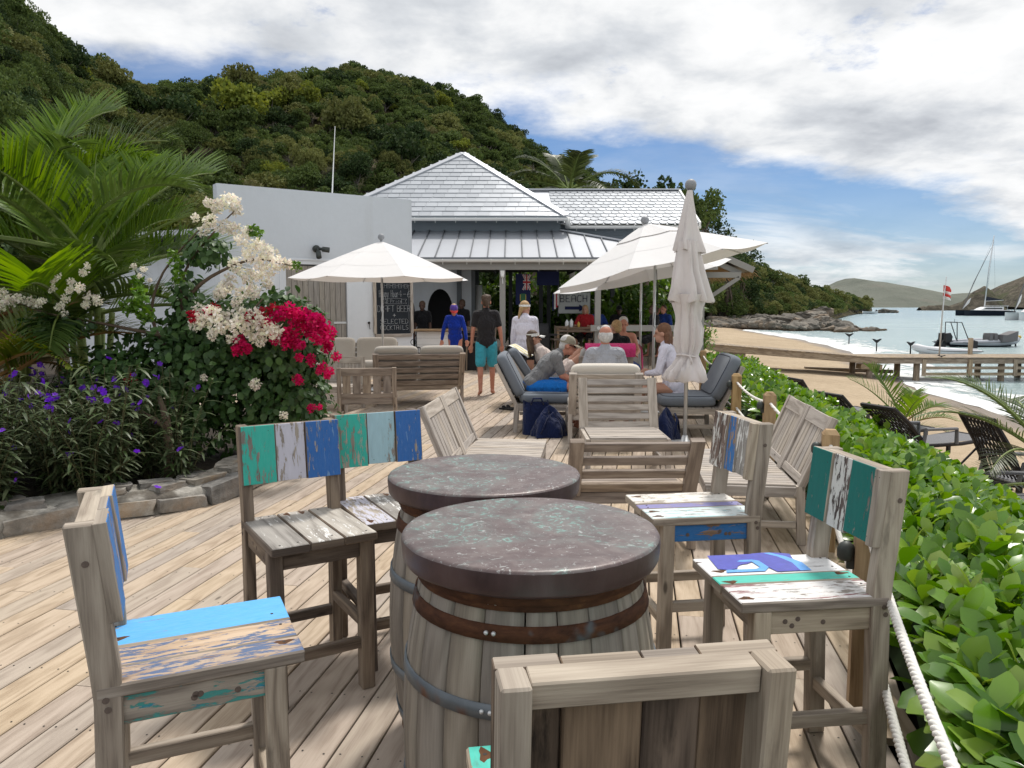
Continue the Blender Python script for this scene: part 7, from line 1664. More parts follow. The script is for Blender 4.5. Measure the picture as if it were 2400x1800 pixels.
def catamaran(label, loc, rz, L, hull_m, mast, name='catamaran'):
    t = thing(name, label, 'sailboat', loc, rz, 'sailing catamarans at anchor')
    for sy in (-1, 1):
        b = MB()
        def hull(u, v):
            x = -L / 2 + L * u; w = .9 * min(1, (1 - u) * 5 + .12) * (1 if u > .06 else .8); hgt = 1.75 - .25 * (1 - u) ; a = v * 2 - 1
            return (x + (.25 * (v if u > .98 else 0)), sy * L * .22 + w * a * (.6 + .4 * abs(a)), -.4 + (hgt + .4) * min(1, abs(a) * 1.15) ** .9)
        b.grid(hull, 20, 12); b.add([(-L / 2, sy * L * .22 - .72, 1.5), (L * .46, sy * L * .22 - .72, 1.73), (L * .5, sy * L * .22, 1.74), (L * .46, sy * L * .22 + .72, 1.73), (-L / 2, sy * L * .22 + .72, 1.5)], [(0, 1, 2, 3, 4)]); b.obj('hull', M[hull_m], t, True)
    b = MB(); b.box((-L * .42, -L * .2, 1.2), (L * .22, L * .2, 1.8)); b.obj('bridge_deck', M['gelcoat'], t)
    b = MB(); b.prism([(-L * .30, 0), (L * .16, 0), (L * .10, .55), (L * .02, .95), (-L * .30, 1.0)], (0, L * .17, 1.8), (1, 0, 0), (0, 0, 1), L * .34); b.obj('cabin', M['gelcoat'], t)
    b = MB(); b.prism([(-L * .27, 0), (L * .10, 0), (L * .06, .34), (-L * .27, .36)], (0, L * .172, 2.1), (1, 0, 0), (0, 0, 1), L * .344); b.obj('cabin_window', M['glass_dark'], t)
    b = MB(); b.box((-L * .40, -L * .17, 3.0), (-L * .06, L * .17, 3.12)); b.obj('hard_top', M['gelcoat'], t)
    b = MB()
    for x in (-L * .38, -L * .08):
        for y in (-L * .15, L * .15): b.tube([(x, y, 1.7), (x, y, 3.0)], .06, 6)
    b.obj('top_post', M['alu'], t)
    if mast:
        b = MB(); b.tube([(L * .02, 0, 1.8), (-L * .03, 0, mast * .6), (-L * .09, 0, mast)], [.20, .18, .12], 8); b.obj('mast', M['alu'], t, True)
        b = MB(); b.tube([(L * .47, 0, 1.8), (L * .26, 0, mast * .42), (-L * .05, 0, mast * .85)], [.09, .13, .05], 6); b.obj('furled_jib', M['cover_grey'], t)
        b = MB(); b.prism([(L * .47, 1.9), (L * .36, 4.8), (L * .30, 5.6), (L * .33, 4.0)], (0, .06, 0), (1, 0, 0), (0, 0, 1), .12); b.obj('jib_clew', M['canvas'], t)
        b = MB(); b.tube([(L * .01, 0, 4.6), (-L * .36, 0, 4.9)], .12, 6); b.obj('boom', M['alu'], t)
        b = MB(); b.prism([(-L * .36, 4.95), (L * .005, 4.65), (L * .0, 6.0), (-L * .05, 5.9)], (0, .15, 0), (1, 0, 0), (0, 0, 1), .3); b.obj('stowed_sail', M['hull_navy'], t)
        b = MB()
        for y in (-1, 1): b.tube([(-L * .09, 0, mast * .95), (-L * .10, y * 2.0, mast * .45), (-L * .1, y * L * .22, 1.8)], .02, 4)
        b.tube([(L * .45, 0, 1.9), (-L * .085, 0, mast * .97)], .02, 4); b.obj('rigging', M['outboard'], t)
    return t
catamaran('dark hulled sailing catamaran at anchor before the craggy rock', (149.6, 244, SEA), R(172), 14.5, 'hull_navy', 25.)
catamaran('white hulled sailing catamaran moored beside the dark hulled one', (113.5, 168, SEA), R(185), 9.5, 'gelcoat', 19.)
t = thing('rowing_boat', 'tiny pale rowing boat off the far point', 'boat', (137, 295, SEA), R(5)); b = MB(); b.grid(lambda u, v: (-3 + 6 * u, 1.0 * (v * 2 - 1) * math.sin(math.pi * min(.95, u * .8 + .12)) , .9 * abs(v * 2 - 1) ** 1.5 + .2 * (2 * u - 1) ** 2), 12, 8); b.obj('hull', M['gelcoat'], t, True); b = MB(); b.box((-1, -.7, .5), (-.7, .7, .56)); b.obj('thwart', M['jetty'], t); b = MB(); b.box((2.2, -.2, .4), (2.6, .2, 1.6)); b.obj('engine', M['outboard'], t)

# ------------------------------------------------------------------ boulders
RM = [rock_mesh('boulder', 1, .85, .7, 3.7 * k + 1, M['boulder'], 3, .38) for k in range(6)]
rocks = []
for k in range(104):
    px = NR.uniform(1625, 1850); y = NR.uniform(101, 120); x = (px - 1200) / 1800 * y
    rocks.append((x, y, -1.25 + max(0, (y - 106)) * .05 + NR.uniform(-.2, .25), NR.uniform(.6, 1.5)))
for k in range(70):
    u = NR.random(); px = 1840 + 150 * u; y = NR.uniform(97, 120) - 6 * u; x = (px - 1200) / 1800 * y; top = np.interp(px, [1840, 1870, 1905, 1940, 1990], [-.6, .5, 1.0, .1, -1.2])
    rocks.append((x, y, -1.7 + (top + 1.7) * NR.random() * np.interp(y, [95, 108, 120], [.15, .8, 1.]), NR.uniform(.6, 1.45)))
for k in range(16): u = NR.random(); px = 1980 + 90 * u; y = 99 + NR.normal() * 2; rocks.append(((px - 1200) / 1800 * y, y, SEA - .1, NR.uniform(.35, .8)))
for k in range(26): u = NR.random(); px = 1925 + 165 * u; y = 318 + 20 * u + NR.normal() * 3; rocks.append(((px - 1200) / 1800 * y, y, SEA + .2 + .9 * (1 - u), NR.uniform(1., 2.6)))
for px, y, s_ in ((1845, 108, 1.9), (1925, 116, 1.6)): rocks.append(((px - 1200) / 1800 * y, y, -.7 if y < 110 else .5, s_))
for i, (x, y, z, s_) in enumerate(rocks):
    far_ = y > 250; pt_ = (1200 + 1800 * x / y) > 1850
    o = link('boulder', RM[i % 6], None, (x, y, z), (NR.uniform(-.3, .3), NR.uniform(-.3, .3), NR.uniform(0, 6.28))); o.scale = (s_ * NR.uniform(.9, 1.3), s_, s_ * NR.uniform(.6, .9))
    lb = 'grey boulder on the low reef off the far point' if far_ else ('brownish boulder in the rocky point beyond the beach' if pt_ else 'pale grey boulder lining the far end of the beach'); tag(o, lb, 'rock', lb.split(' boulder ')[0] + ' boulders, ' + lb.split(' boulder ')[1])
# mound the point boulders stand on
b = MB(); vs = []
for i in range(15):
    for j in range(9):
        px = 1700 + 300 * i / 14; y = 100 + 26 * j / 8; t_ = np.interp(px, [1700, 1840, 1880, 1920, 1960, 2000], [-1.6, -1.1, -.4, -.2, -1.1, -2.6]); e_ = np.interp(j, [0, 3, 8], [0, .5, .85]); vs.append(((px - 1200) / 1800 * y, y, -2.1 + (t_ + 2.1) * e_ + .5 * mnoise.noise(Vector((i * .7, j * .7, 1)))))
b.add(vs, [(i * 9 + j, i * 9 + 9 + j, i * 9 + 10 + j, i * 9 + j + 1) for i in range(14) for j in range(8)]); tag(b.obj('rock_terrain', M['boulder'], smooth=True), kind='structure')
# ------------------------------------------------------------------ beach loungers
def lounger_proto():
    t = thing('beach_lounger', '', 'lounger')
    b = MB()
    for sx in (-1, 1): b.tube([(sx * .31, -.25, .30), (sx * .31, .6, .29), (sx * .31, 1.2, .33)], .03, 6)
    b.tube([(-.31, 1.2, .33), (.31, 1.2, .33)], .03, 6); b.tube([(-.31, -.25, .30), (.31, -.25, .30)], .03, 6); b.obj('frame', M['wicker'], t, True)
    b = MB(); b.grid(lambda u, v: (-.30 + .6 * u, -.2 + 1.4 * v, .315 + .03 * v * v), 4, 8); b.obj('seat', M['wickerflat'], t, True)
    for sx in (-1, 1):
        for y in (-.15, 1.05): b = MB(); b.beam((sx * .29, y, 0), (sx * .29, y, .3), .045, .06, (0, 1, 0)); b.obj('leg', M['wicker'], t)
    bk = bpy.data.objects.new('backrest', None); COL.objects.link(bk); bk.parent = t; bk.location = (0, -.12, .31); bk.rotation_euler = (R(52), 0, 0)
    b = MB(); P = [(-.3, 0, 0), (-.31, -.45, .03), (-.3, -.84, .0), (.3, -.84, .0), (.31, -.45, .03), (.3, 0, 0)]; b.tube(P, .034, 6); b.obj('back_frame', M['wicker'], bk)
    b = MB()
    for k in range(11):
        a = -.78 + k * .078; b.tube([(-.29, a, .0), (.29, a, .0)], .008, 4)
    for k in range(9): x = -.26 + k * .065; b.tube([(x, -.82, .0), (x + .03, -.4, .012), (x, -.02, 0)], .008, 4)
    for k in range(8):
        b.tube([(-.28 + k * .07, -.8, .004), (-.28 + k * .07 + .28 if k < 5 else .28, -.02 if k < 5 else -.02 - .1 * (k - 4), .004)], .010, 4)
        b.tube([(.28 - k * .07, -.8, -.004), (.28 - k * .07 - .28 if k < 5 else -.28, -.02 if k < 5 else -.02 - .1 * (k - 4), -.004)], .010, 4)
    b.obj('woven_panel', M['wicker'], bk)
    b = MB()
    for sx in (-1, 1): b.tube([(sx * .27, -.30, .64), (sx * .27, -.62, .3)], .014, 5)
    b.obj('back_prop', M['wicker'], t)
    b = MB()
    for sx in (-1, 1): b.tube([(sx * .34, -.20, .33), (sx * .34, -.15, .55), (sx * .34, .45, .53), (sx * .34, .46, .3)], .025, 6, flat=1.3)
    b.obj('armrest', M['wickerflat'], t)
    return t
lp = lounger_proto()
LG = [(6.0, 9.0, -88, 62, 'black woven lounger with its back raised steepest, beside the date palm'), (6.1, 11.5, -70, 42, 'black woven lounger half reclined, beside the young coconut palm'), (5.75, 12.5, -72, 48, 'black woven lounger behind the sea grape shrub'), (5.35, 7.9, -88, 30, 'grey armed lounger at the foot of the hedge beneath the teal stool'), (6.9, 17.3, -80, 60, 'black woven lounger past the sea grape, first of a pair'), (6.8, 18.6, -80, 58, 'black woven lounger past the sea grape, second of a pair'), (7.4, 23.5, -82, 50, 'black lounger low behind the hedge towards the jetty'), (7.8, 26.5, -82, 50, 'black lounger low behind the hedge closest to the jetty'), (21.8, 88, -70, 40, 'lone lounger on the far end of the beach before the boulders')]
for i, (x, y, rz, bkr, lb) in enumerate(LG):
    t = lp if i == 0 else copy_tree(lp); t.location = (x, y, beach_z(x, y) if y > 14 else max(-.76, beach_z(x, y))); t.rotation_euler = (0, 0, R(rz)); tag(t, lb, 'lounger', 'woven loungers on the beach')
    for ch in t.children:
        if ch.name.startswith('backrest'): ch.rotation_euler = (R(-bkr), 0, 0)
        if ch.name.startswith('back_prop') and bkr < 45: ch.scale = (1, 1, .8)
# ------------------------------------------------------------------ people
TMP = bpy.data.scenes.new('workbench'); 
def blob(name, segs, voxel, mat, parent=None, smooth=2):
    """one continuous skin over tapered limbs and ellipsoids"""
    b = MB()
    for s_ in segs:
        if s_[0] == 'c':
            _, p0, p1, r0, r1 = s_; p0, p1 = V3(p0), V3(p1); d = p1 - p0; L = max(d.length, 1e-4); ps = []; rs = []
            u = d / L
            for k in range(4): a = math.pi / 2 * (1 - k / 3.); ps.append(p0 - u * (r0 * math.sin(a))); rs.append(max(r0 * math.cos(a), r0 * .05))
            for k in range(4): a = math.pi / 2 * k / 3.; ps.append(p1 + u * (r1 * math.sin(a))); rs.append(max(r1 * math.cos(a), r1 * .05))
            b.tube(ps, rs, 10)
        else: b.ell(s_[1], s_[2], 14, 10, rot=s_[3] if len(s_) > 3 else None)
    me = bpy.data.meshes.new(name + '_src'); me.from_pydata(b.v, [], b.f)
    o = bpy.data.objects.new(name + '_src', me); TMP.collection.objects.link(o); m_ = o.modifiers.new('r', 'REMESH'); m_.mode = 'VOXEL'; m_.voxel_size = voxel
    sm = o.modifiers.new('s', 'SMOOTH'); sm.factor = .5; sm.iterations = smooth
    with bpy.context.temp_override(scene=TMP, view_layer=TMP.view_layers[0]):
        dg = bpy.context.evaluated_depsgraph_get(); ne = bpy.data.meshes.new_from_object(o.evaluated_get(dg))
    ne.name = name
    bpy.data.objects.remove(o); bpy.data.meshes.remove(me)
    ne.materials.clear(); ne.materials.append(mat); ne.polygons.foreach_set('use_smooth', [True] * len(ne.polygons))
    return link(name, ne, parent)
def C(p0, p1, r0, r1): return ('c', p0, p1, r0, r1)
def E_(c_, r, rot=None): return ('e', c_, r, rot) if rot else ('e', c_, r)
def arm_chain(sh_, el, wr): return sh_, el, wr
def person(label, loc, rz, J, wear, skin='skin', hair=None, hat=None, fem=False, vox=.012, glasses=False, group=None, head_rot=(0, 0)):
    """J: joints in local space, facing +y. wear: list of (name, material, pieces)"""
    t = thing('person', label, 'person', loc, rz, group); g_ = {k: V3(v) for k, v in J.items()}
    sk = .92 if fem else 1.
    pv, ch, nk, hd_ = g_['pelvis'], g_['chest'], g_['neck'], g_['head']
    up = (nk - pv).normalized(); lat = (g_['shR'] - g_['shL']).normalized(); fw = up.cross(lat) * -1; fw = lat.cross(up) * -1 if False else up.cross(lat)
    rot = Matrix((lat, fw, up)).transposed()
    hr = rot if head_rot is None else (Matrix.Rotation(R(head_rot[1]), 3, 'Z') @ Matrix.Rotation(R(head_rot[0]), 3, 'X'))
    S_ = []
    def torso(k): return [E_(pv + up * .02, (.165 * sk * k, .115 * k, .13), rot), E_(pv.lerp(ch, .45), (.145 * sk * k, .105 * k, .17), rot), E_(ch, (.165 * sk * k, .115 * k, .19), rot), C(g_['shL'] - lat * -.02, g_['shR'] - lat * .02, .068 * k * sk, .068 * k * sk), C(ch + up * .12, nk, .085 * k, .058)] + ([E_(ch + fw * .075 + lat * sx * .07 - up * .02, (.065, .05, .06), rot) for sx in (-1, 1)] if fem else [])
    S_ += torso(1.)
    S_ += [C(nk - up * .04, hd_ - Vector((0, 0, .04)), .056 * sk, .052 * sk)]
    hx_ = lambda v: hd_ + hr @ Vector(v)
    S_ += [E_(hx_((0, -.012, .03)), (.078, .096, .098), hr), E_(hx_((0, .028, -.055)), (.056, .062, .066), hr), E_(hx_((0, .068, -.09)), (.028, .024, .022), hr), C(hx_((0, .093, .005)), hx_((0, .114, -.032)), .010, .014), E_(hx_((0, .08, .03)), (.06, .02, .014), hr), E_(hx_((0, .088, -.062)), (.026, .012, .010), hr)]
    for sx in (-1, 1): S_ += [E_(hx_((sx * .079, -.005, -.01)), (.012, .024, .034), hr)]
    limbs = {}
    for s2 in 'LR':
        sx = -1 if s2 == 'L' else 1; a, e, w = g_['sh' + s2], g_['el' + s2], g_['wr' + s2]; hp, kn, an, to = g_['hip' + s2], g_['kn' + s2], g_['an' + s2], g_['to' + s2]
        S_ += [C(a, e, .052 * sk, .041 * sk), C(e, w, .041 * sk, .027 * sk), C(a, a.lerp(e, .35), .058 * sk, .05 * sk)]
        d = (w - e).normalized(); side = d.cross(fw); side = side.normalized() if side.length > .1 else lat.copy(); nrm = side.cross(d); palm = w + d * .055
        S_ += [E_(palm, (.040, .016, .052), Matrix((side, nrm, d)).transposed())]
        for k, (o_, l) in enumerate(((-.030, .062), (-.010, .076), (.011, .072), (.030, .056))):
            b0 = w + d * .09 + side * o_; m1 = b0 + d * l * .55 + nrm * .006; e1x = m1 + d * l * .4 + nrm * .022; S_ += [C(b0, m1, .0095, .009), C(m1, e1x, .009, .0075)]
        th = w + d * .03 - side * .03; S_ += [C(th, th + d * .04 - side * .022, .0125, .011), C(th + d * .04 - side * .022, th + d * .07 - side * .022 + nrm * .008, .011, .0085)]
        S_ += [C(hp, kn, .088 * sk, .056 * sk), C(kn, an, .055 * sk, .036 * sk), E_(kn.lerp(an, .28) - fw * .012, (.052, .056, .11), Matrix((lat, (an - kn).normalized().cross(lat), (an - kn).normalized())).transposed())]
        S_ += [C(an, an - Vector((0, 0, .03)) + (to - an).normalized() * -.035, .034, .034), C(an - Vector((0, 0, .03)), to, .036, .028), C(to, to + (to - an).normalized() * .05, .028, .020)]
        limbs[s2] = (a, e, w, hp, kn, an)
    body = blob('body', S_, vox, M[skin], t)
    for nm, mt, kind, *ar in wear:
        q = []
        if kind == 'shirt':                       # ar: sleeve fraction along arm (0..2), hem drop below pelvis
            sl, hem = ar; q += [E_(x[1], tuple(v + .016 for v in x[2]), x[3]) if x[0] == 'e' else C(x[1], x[2], x[3] + .014, x[4] + .014) for x in torso(1.05)][:5 + (2 if fem else 0)]
            q += [C(pv + up * .05, pv - up * (hem - .10), .15 * sk, .16 * sk)] if hem > .12 else []
            q += [E_(pv - up * max(hem - .04, 0), (.185 * sk, .135, .06), rot)]
            for a, e, w, *_ in limbs.values():
                if sl <= 1: q.append(C(a, a.lerp(e, sl), .068 * sk, .062 * sk))
                else: q += [C(a, e, .066 * sk, .054 * sk), C(e, e.lerp(w, sl - 1), .054 * sk, .040 * sk)]
        elif kind == 'shorts':
            fr_, = ar; q += [E_(pv + up * .0, (.182 * sk, .132, .12), rot)]
            for *_, hp, kn, an in limbs.values():
                q += [C(hp, hp.lerp(kn, fr_), .105 * sk, .098 * sk if fr_ > .4 else .1 * sk)]
        elif kind == 'raw': q = ar[0](g_, hx_, hr, rot, up, lat, fw)
        blob(nm, q, vox, M[mt], t, 2)
    if hair: blob('hair', hair[1](hx_, hr), vox * .9, M[hair[0]], t, 2)
    if hat: hat(t, hx_, hr)
    e_ = MB()
    for sx in (-1, 1): e_.ell(hx_((sx * .031, .083, .012)), (.011, .007, .006), 8, 6)
    e_.obj('eyes', M['glass_dark'], t, True)
    if glasses:
        q = MB()
        for sx in (-1, 1): q.ell(hx_((sx * .034, .095, .010)), (.030, .012, .022), 10, 8, rot=hr); q.tube([hx_((sx * .062, .085, .015)), hx_((sx * .082, -.01, .01))], .005, 5)
        q.obj('sunglasses', M['glass_dark'], t, True)
    return t
def stand(h=1.75, step=.25, lean=0., aL=(.0, .12, .15), aR=(.0, .12, .15), hip=0.):
    k = h / 1.75; J = {}; rx = lambda p, a: Vector((p.x, p.y * math.cos(a) + p.z * math.sin(a), -p.y * math.sin(a) + p.z * math.cos(a)))
    J['pelvis'] = Vector((0, 0, .93)); sp_ = lambda z, x=0, y=0: Vector((0, 0, .93)) + rx(Vector((x, y, z - .93)), lean)
    J['chest'] = sp_(1.26); J['neck'] = sp_(1.485); J['head'] = sp_(1.63, 0, .02 + .05 * lean)
    for s2, sx, am, st in (('L', -1, aL, step), ('R', 1, aR, -step)):
        J['sh' + s2] = sp_(1.415, sx * .175); d = Vector((sx * math.sin(am[1]), math.sin(am[0]), -math.cos(am[0]) * math.cos(am[1]))).normalized(); J['el' + s2] = J['sh' + s2] + d * .29
        d2 = Vector((sx * math.sin(am[1]) * .5, math.sin(am[0] + am[2]), -math.cos(am[0] + am[2]))).normalized(); J['wr' + s2] = J['el' + s2] + d2 * .25
        J['hip' + s2] = Vector((sx * .095, 0, .90)); kn = J['hip' + s2] + Vector((sx * .01, math.sin(st) * .42, -math.cos(st) * .42)); bend = .12 if st > 0 else abs(st) * 1.3; a2 = st - bend
        J['kn' + s2] = kn; J['an' + s2] = kn + Vector((0, math.sin(a2) * .41, -math.cos(a2) * .41)); dr_ = Vector((sx * .03, .16, -.06 if st >= 0 else -.09)); J['to' + s2] = J['an' + s2] + dr_ * .8
    lo = min(J['toL'].z, J['toR'].z, J['anL'].z - .04, J['anR'].z - .04) - .03
    return {q: (v - Vector((0, 0, lo))) * k for q, v in J.items()}
def sit(seat=.52, lean=.1, knee_z=.50, fwd=.44, arms='rest', foot=.08, spread=.1, k=1.):
    J = {}; pv = Vector((0, 0, seat + .10)); rx = lambda x, y, z: pv + Vector((x, y * math.cos(lean) + z * math.sin(lean), z * math.cos(lean) - y * math.sin(lean)))
    J['pelvis'] = pv; J['chest'] = rx(0, 0, .33); J['neck'] = rx(0, .01, .55); J['head'] = rx(0, .03, .69)
    for s2, sx in (('L', -1), ('R', 1)):
        J['sh' + s2] = rx(sx * .175, 0, .48); J['hip' + s2] = pv + Vector((sx * .095, .02, -.02)); J['kn' + s2] = Vector((sx * (.095 + spread), fwd, knee_z)); J['an' + s2] = Vector((sx * (.09 + spread * .8), fwd + (.10 if knee_z < .7 else .28), foot if knee_z < .7 else knee_z - .34)); J['to' + s2] = J['an' + s2] + Vector((sx * .02, .13, -.045))
        if arms == 'knees': J['el' + s2] = J['kn' + s2] + Vector((-sx * .02, -.12, .14)); J['wr' + s2] = J['kn' + s2] + Vector((-sx * .09, .10, .04))
        elif arms == 'drink' and s2 == 'R': J['el' + s2] = J['sh' + s2] + Vector((.08, .16, -.20)); J['wr' + s2] = J['head'] + Vector((.04, .17, -.09))
        elif arms == 'table': J['el' + s2] = J['sh' + s2] + Vector((sx * .10, .10, -.26)); J['wr' + s2] = J['el' + s2] + Vector((-sx * .10, .22, .02))
        else: J['el' + s2] = J['sh' + s2] + Vector((sx * .09, .04, -.27)); J['wr' + s2] = J['el' + s2] + Vector((-sx * .06, .23, -.04))
    return {q: v * k for q, v in J.items()}
short_hair = lambda hx_, hr: [E_(hx_((0, -.026, .05)), (.086, .094, .092), hr), E_(hx_((0, -.065, -.015)), (.072, .05, .07), hr)]
tousled = lambda hx_, hr: short_hair(hx_, hr) + [C(hx_((0, -.09, .02)), hx_((.02, -.11, -.075)), .05, .03), E_(hx_((.05, -.04, .09)), (.04, .05, .04), hr), E_(hx_((-.05, -.03, .085)), (.04, .05, .045), hr)]
pony = lambda hx_, hr: [E_(hx_((0, -.024, .045)), (.086, .096, .092), hr), E_(hx_((-.01, -.10, .0)), (.04, .035, .05), hr), C(hx_((-.01, -.12, .0)), hx_((-.045, -.13, -.13)), .036, .022), C(hx_((-.045, -.13, -.13)), hx_((-.06, -.11, -.2)), .022, .008)]
longh = lambda hx_, hr: [E_(hx_((0, -.022, .045)), (.088, .098, .095), hr), C(hx_((.05, -.06, -.02)), hx_((.06, -.05, -.22)), .045, .03), C(hx_((-.05, -.06, -.02)), hx_((-.06, -.05, -.22)), .045, .03), C(hx_((0, -.08, -.02)), hx_((0, -.09, -.26)), .05, .03)]
thin_hair = lambda hx_, hr: [E_(hx_((0, -.055, -.005)), (.084, .066, .075), hr), E_(hx_((.0, -.01, .085)), (.06, .06, .05), hr), E_(hx_((.07, -.02, .0)), (.018, .05, .05), hr), E_(hx_((-.07, -.02, .0)), (.018, .05, .05), hr)]
def cap(mat, brim, visor=False):
    def f(t, hx_, hr):
        b = MB()
        if visor: b.grid(lambda u, v: hx_((.088 * math.sin(2 * math.pi * u), .103 * math.cos(2 * math.pi * u) - .012, .035 + .045 * v)), 24, 2)
        else: b.grid(lambda u, v: hx_((.090 * math.cos(math.pi / 2 * v) ** .7 * math.sin(2 * math.pi * u), .108 * math.cos(math.pi / 2 * v) ** .7 * math.cos(2 * math.pi * u) - .012, .03 + .105 * math.sin(math.pi / 2 * v))), 24, 8)
        b.obj('cap', M[mat], t, True)
        b = MB(); b.grid(lambda u, v: hx_((.085 * (1 - .35 * v * v) * (2 * u - 1), .07 + .045 * (1 - (2 * u - 1) ** 2) + .075 * v, .042 - .022 * v - .012 * (2 * u - 1) ** 2)), 10, 6); b.grid(lambda u, v: hx_((.085 * (1 - .35 * v * v) * (2 * u - 1), .07 + .045 * (1 - (2 * u - 1) ** 2) + .075 * v, .038 - .022 * v - .012 * (2 * u - 1) ** 2)), 10, 6); b.obj('cap_brim', M[brim], t, True)
    return f
def headband(t, hx_, hr):
    b = MB(); b.grid(lambda u, v: hx_((.092 * math.sin(2 * math.pi * u), .108 * math.cos(2 * math.pi * u) - .018, .03 + .035 * v)), 26, 2); b.obj('headband', M['whitecap'], t, True)
hood = lambda g_, hx_, hr, rot, up, lat, fw: [E_(g_['neck'] - fw * .07 - up * .06, (.10, .05, .10), rot), C(g_['neck'] + lat * .08 - up * .02, g_['neck'] - fw * .06 - up * .13, .035, .04), C(g_['neck'] - lat * .08 - up * .02, g_['neck'] - fw * .06 - up * .13, .035, .04)]
person('barefoot man in charcoal T-shirt and turquoise shorts walking to the bar', (-.46, 13.75, 0), R(2), stand(1.78, -.16, -.04, (.02, .20, .12), (.0, .24, .1)), [('shirt', 'charcoal', 'shirt', .62, .06), ('shorts', 'turquoise', 'shorts', .80)], 'skin_red', ('hair_brown', tousled))
person('woman in a royal blue tunic and red peaked visor', (-1.30, 17.6, 0), R(176), stand(1.63, .16, .22, (.05, .30, .15), (-.05, .34, .1)), [('tunic', 'royal', 'shirt', 1.92, .30)], 'skin_red', ('hair_blond', short_hair), cap('visorpurple', 'visorred'), True, .011, True, head_rot=(-28, 172 - 180 + 20))
person('woman in a white hooded top, white headband and black shorts', (.22, 13.0, 0), R(-6), stand(1.64, .08, .02, (.02, .14, .15), (.02, .12, .2)), [('hooded_top', 'whiteknit', 'shirt', 1.9, .06), ('hood', 'whiteknit', 'raw', hood), ('shorts', 'blackknit', 'shorts', .32)], 'skin', ('hair_blond', pony), headband, True, .011, head_rot=(0, -25))
person('man in grey T-shirt, khaki cap and blue shorts leaning forward in his armchair', (.26, 10.0, 0), R(-90), sit(.47, .70, .56, .50, 'knees'), [('shirt', 'heather', 'shirt', .75, .05), ('shorts', 'blueshort', 'shorts', .75)], 'skin_red', ('hair_grey', short_hair), cap('khaki', 'khaki'), False, .011, True, head_rot=(-14, 0))
person('white haired man in a grey shirt in the cream cushioned armchair', (1.12, 9.30, 0), R(0), sit(.45, -.16, .50, .46), [('shirt', 'heather_light', 'shirt', .8, .03), ('shorts', 'blackknit', 'shorts', .8)], 'skin_red', ('hair_grey', thin_hair), None, False, .011, head_rot=(0, 0))
person('woman in a white visor reclining with her knees drawn up', (.72, 12.3, 0), R(-82), sit(.40, -.62, .88, .44, 'rest'), [('shirt', 'pale', 'shirt', .6, .03), ('shorts', 'pale', 'shorts', .45)], 'skin', ('hair_brown', longh), cap('whitecap', 'whitecap', True), True, .011, True, head_rot=(6, 0))
person('bare chested man facing the barrel tables', (1.98, 13.65, 0), R(178), sit(.48, -.12, .50, .46), [('shorts', 'navyshirt', 'shorts', .8)], 'skin_red', ('hair_grey', short_hair), None, False, .013, head_rot=(-14, 0))
person('woman with auburn hair in a white gauze cover-up behind the folded parasol', (2.06, 9.75, 0), R(64), sit(.47, .18, .52, .46, 'rest'), [('cover_up', 'gauze', 'shirt', 1.7, .16)], 'skin', ('hair_auburn', longh), None, True, .012, head_rot=(-5, 10))
ot = thing('ottoman', 'slate cushioned ottoman behind the pink towel', 'ottoman', (1.72, 12.75, 0)); cushion('cushion', (0, 0, .33), (.6, .6, .14), M['greyfabric'], ot); b = MB(); b.box((-.28, -.28, 0), (.28, .28, .25)); b.obj('frame', M['teak'], ot)
person('person with short blond hair and a black top on the ottoman', (1.74, 12.75, 0), R(12), sit(.44, .05, .48, .44), [('shirt', 'blackknit', 'shirt', .8, .04), ('shorts', 'blackknit', 'shorts', .8)], 'skin', ('hair_blond', short_hair), None, False, .014, head_rot=(0, 20))
def inside_stool(label, x, y): t = thing('high_stool', label, 'stool', (x, y, 0), 0, 'high stools inside the bar'); b = MB(); b.lathe([(0, .68), (.17, .68), (.18, .70), (.17, .72), (0, .72)], 16); b.obj('seat', M['chair_dark'], t, True); [MB().beam((sx * .16, sy * .16, 0), (sx * .11, sy * .11, .68), .035, .035, (0, 1, 0)).obj('leg', M['chair_dark'], t) for sx in (-1, 1) for sy in (-1, 1)]
HS = dict(seat=.70, knee_z=.66, fwd=.42, foot=.26)
def hs(**k): q = dict(HS); q.update(k); return sit(**q)
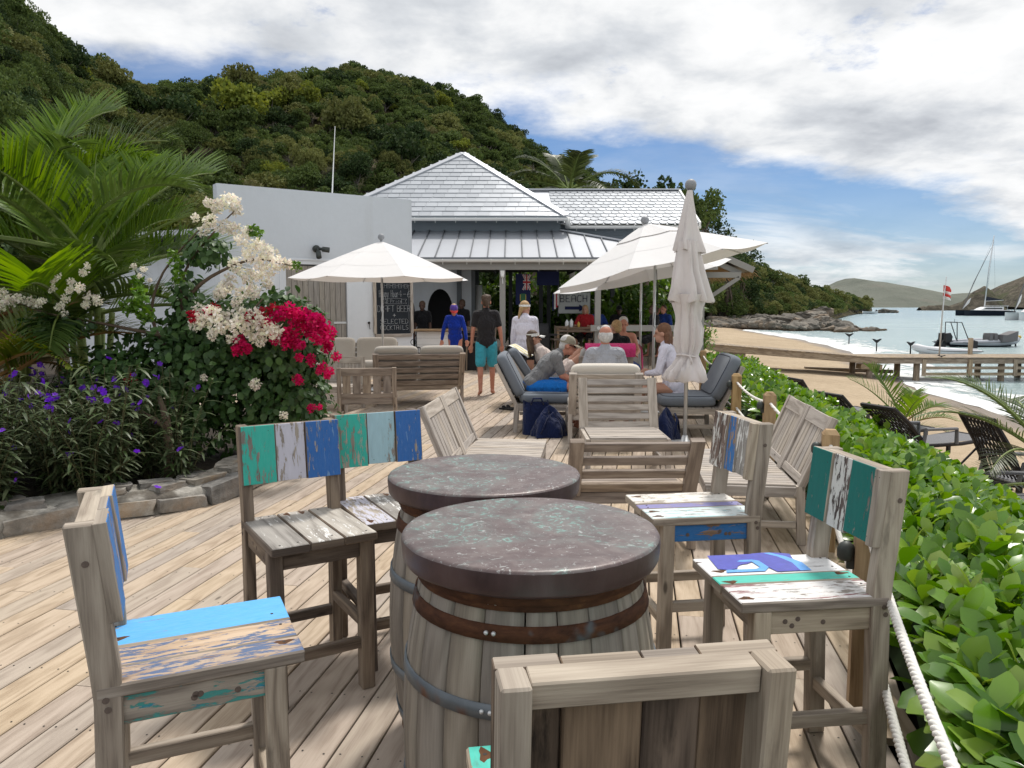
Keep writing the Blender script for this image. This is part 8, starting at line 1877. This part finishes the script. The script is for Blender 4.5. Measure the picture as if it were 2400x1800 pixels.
for lb, x, y, rz, J, wear, sk, hr_, ht in (
    ('person in a dark cap and dark top at the high table before the shrubs', 3.05, 22.15, 180, hs(lean=.25, arms='table'), [('shirt', 'dark', 'shirt', 1.6, .04), ('trousers', 'dark', 'shorts', .9)], 'skin_dark', ('hair_brown', short_hair), cap('dark', 'dark')),
    ('person in a blue shirt lifting a drink at the seaward table', 4.30, 21.6, 130, hs(lean=.1, arms='drink'), [('shirt', 'navyshirt', 'shirt', .8, .04), ('shorts', 'dark', 'shorts', .85)], 'skin_red', ('hair_brown', short_hair), None),
    ('woman in a red top seated under the lettered board', 2.05, 21.45, 165, hs(lean=.1, arms='table'), [('shirt', 'red', 'shirt', .7, .04), ('shorts', 'dark', 'shorts', .85)], 'skin', ('hair_blond', longh), None),
    ('man in a navy shirt seated beside the woman in red', 2.38, 21.75, 200, hs(lean=.1, arms='table'), [('shirt', 'navyshirt', 'shirt', .8, .04), ('shorts', 'dark', 'shorts', .85)], 'skin_red', ('hair_brown', short_hair), None),
    ('dark dressed person seated in shadow beside the porch rail', 3.85, 20.6, 100, hs(lean=.1, arms='rest'), [('shirt', 'dark', 'shirt', 1.5, .05), ('trousers', 'dark', 'shorts', .95)], 'skin_dark', ('hair_brown', longh), None)):
    inside_stool('dark high stool under the ' + lb.replace(' in a dark cap and dark top at the high table before the shrubs', ' in the dark cap').replace(' in a blue shirt lifting a drink at the seaward table', ' lifting a drink').replace(' in a red top seated under the lettered board', ' in the red top').replace(' in a navy shirt seated beside the woman in red', ' in the navy shirt').replace('dark dressed person seated in shadow beside the porch rail', 'dark dressed person by the porch rail'), x, y); person(lb, (x, y, 0), R(rz), J, wear, sk, hr_, ht, vox=.018)
person('bartender in black behind the counter', (-2.35, 20.4, 0), R(170), stand(1.68, .02, .1), [('shirt', 'dark', 'shirt', .7, .05), ('trousers', 'dark', 'shorts', .97)], 'skin_dark', ('hair_brown', short_hair), None, vox=.018)
person('person in black standing in the shade beside the white column', (-1.35, 20.9, 0), R(150), stand(1.72, .03, .0), [('shirt', 'dark', 'shirt', .7, .05), ('trousers', 'dark', 'shorts', .97)], 'skin_dark', ('hair_brown', short_hair), None, vox=.018)
bpy.data.scenes.remove(TMP)
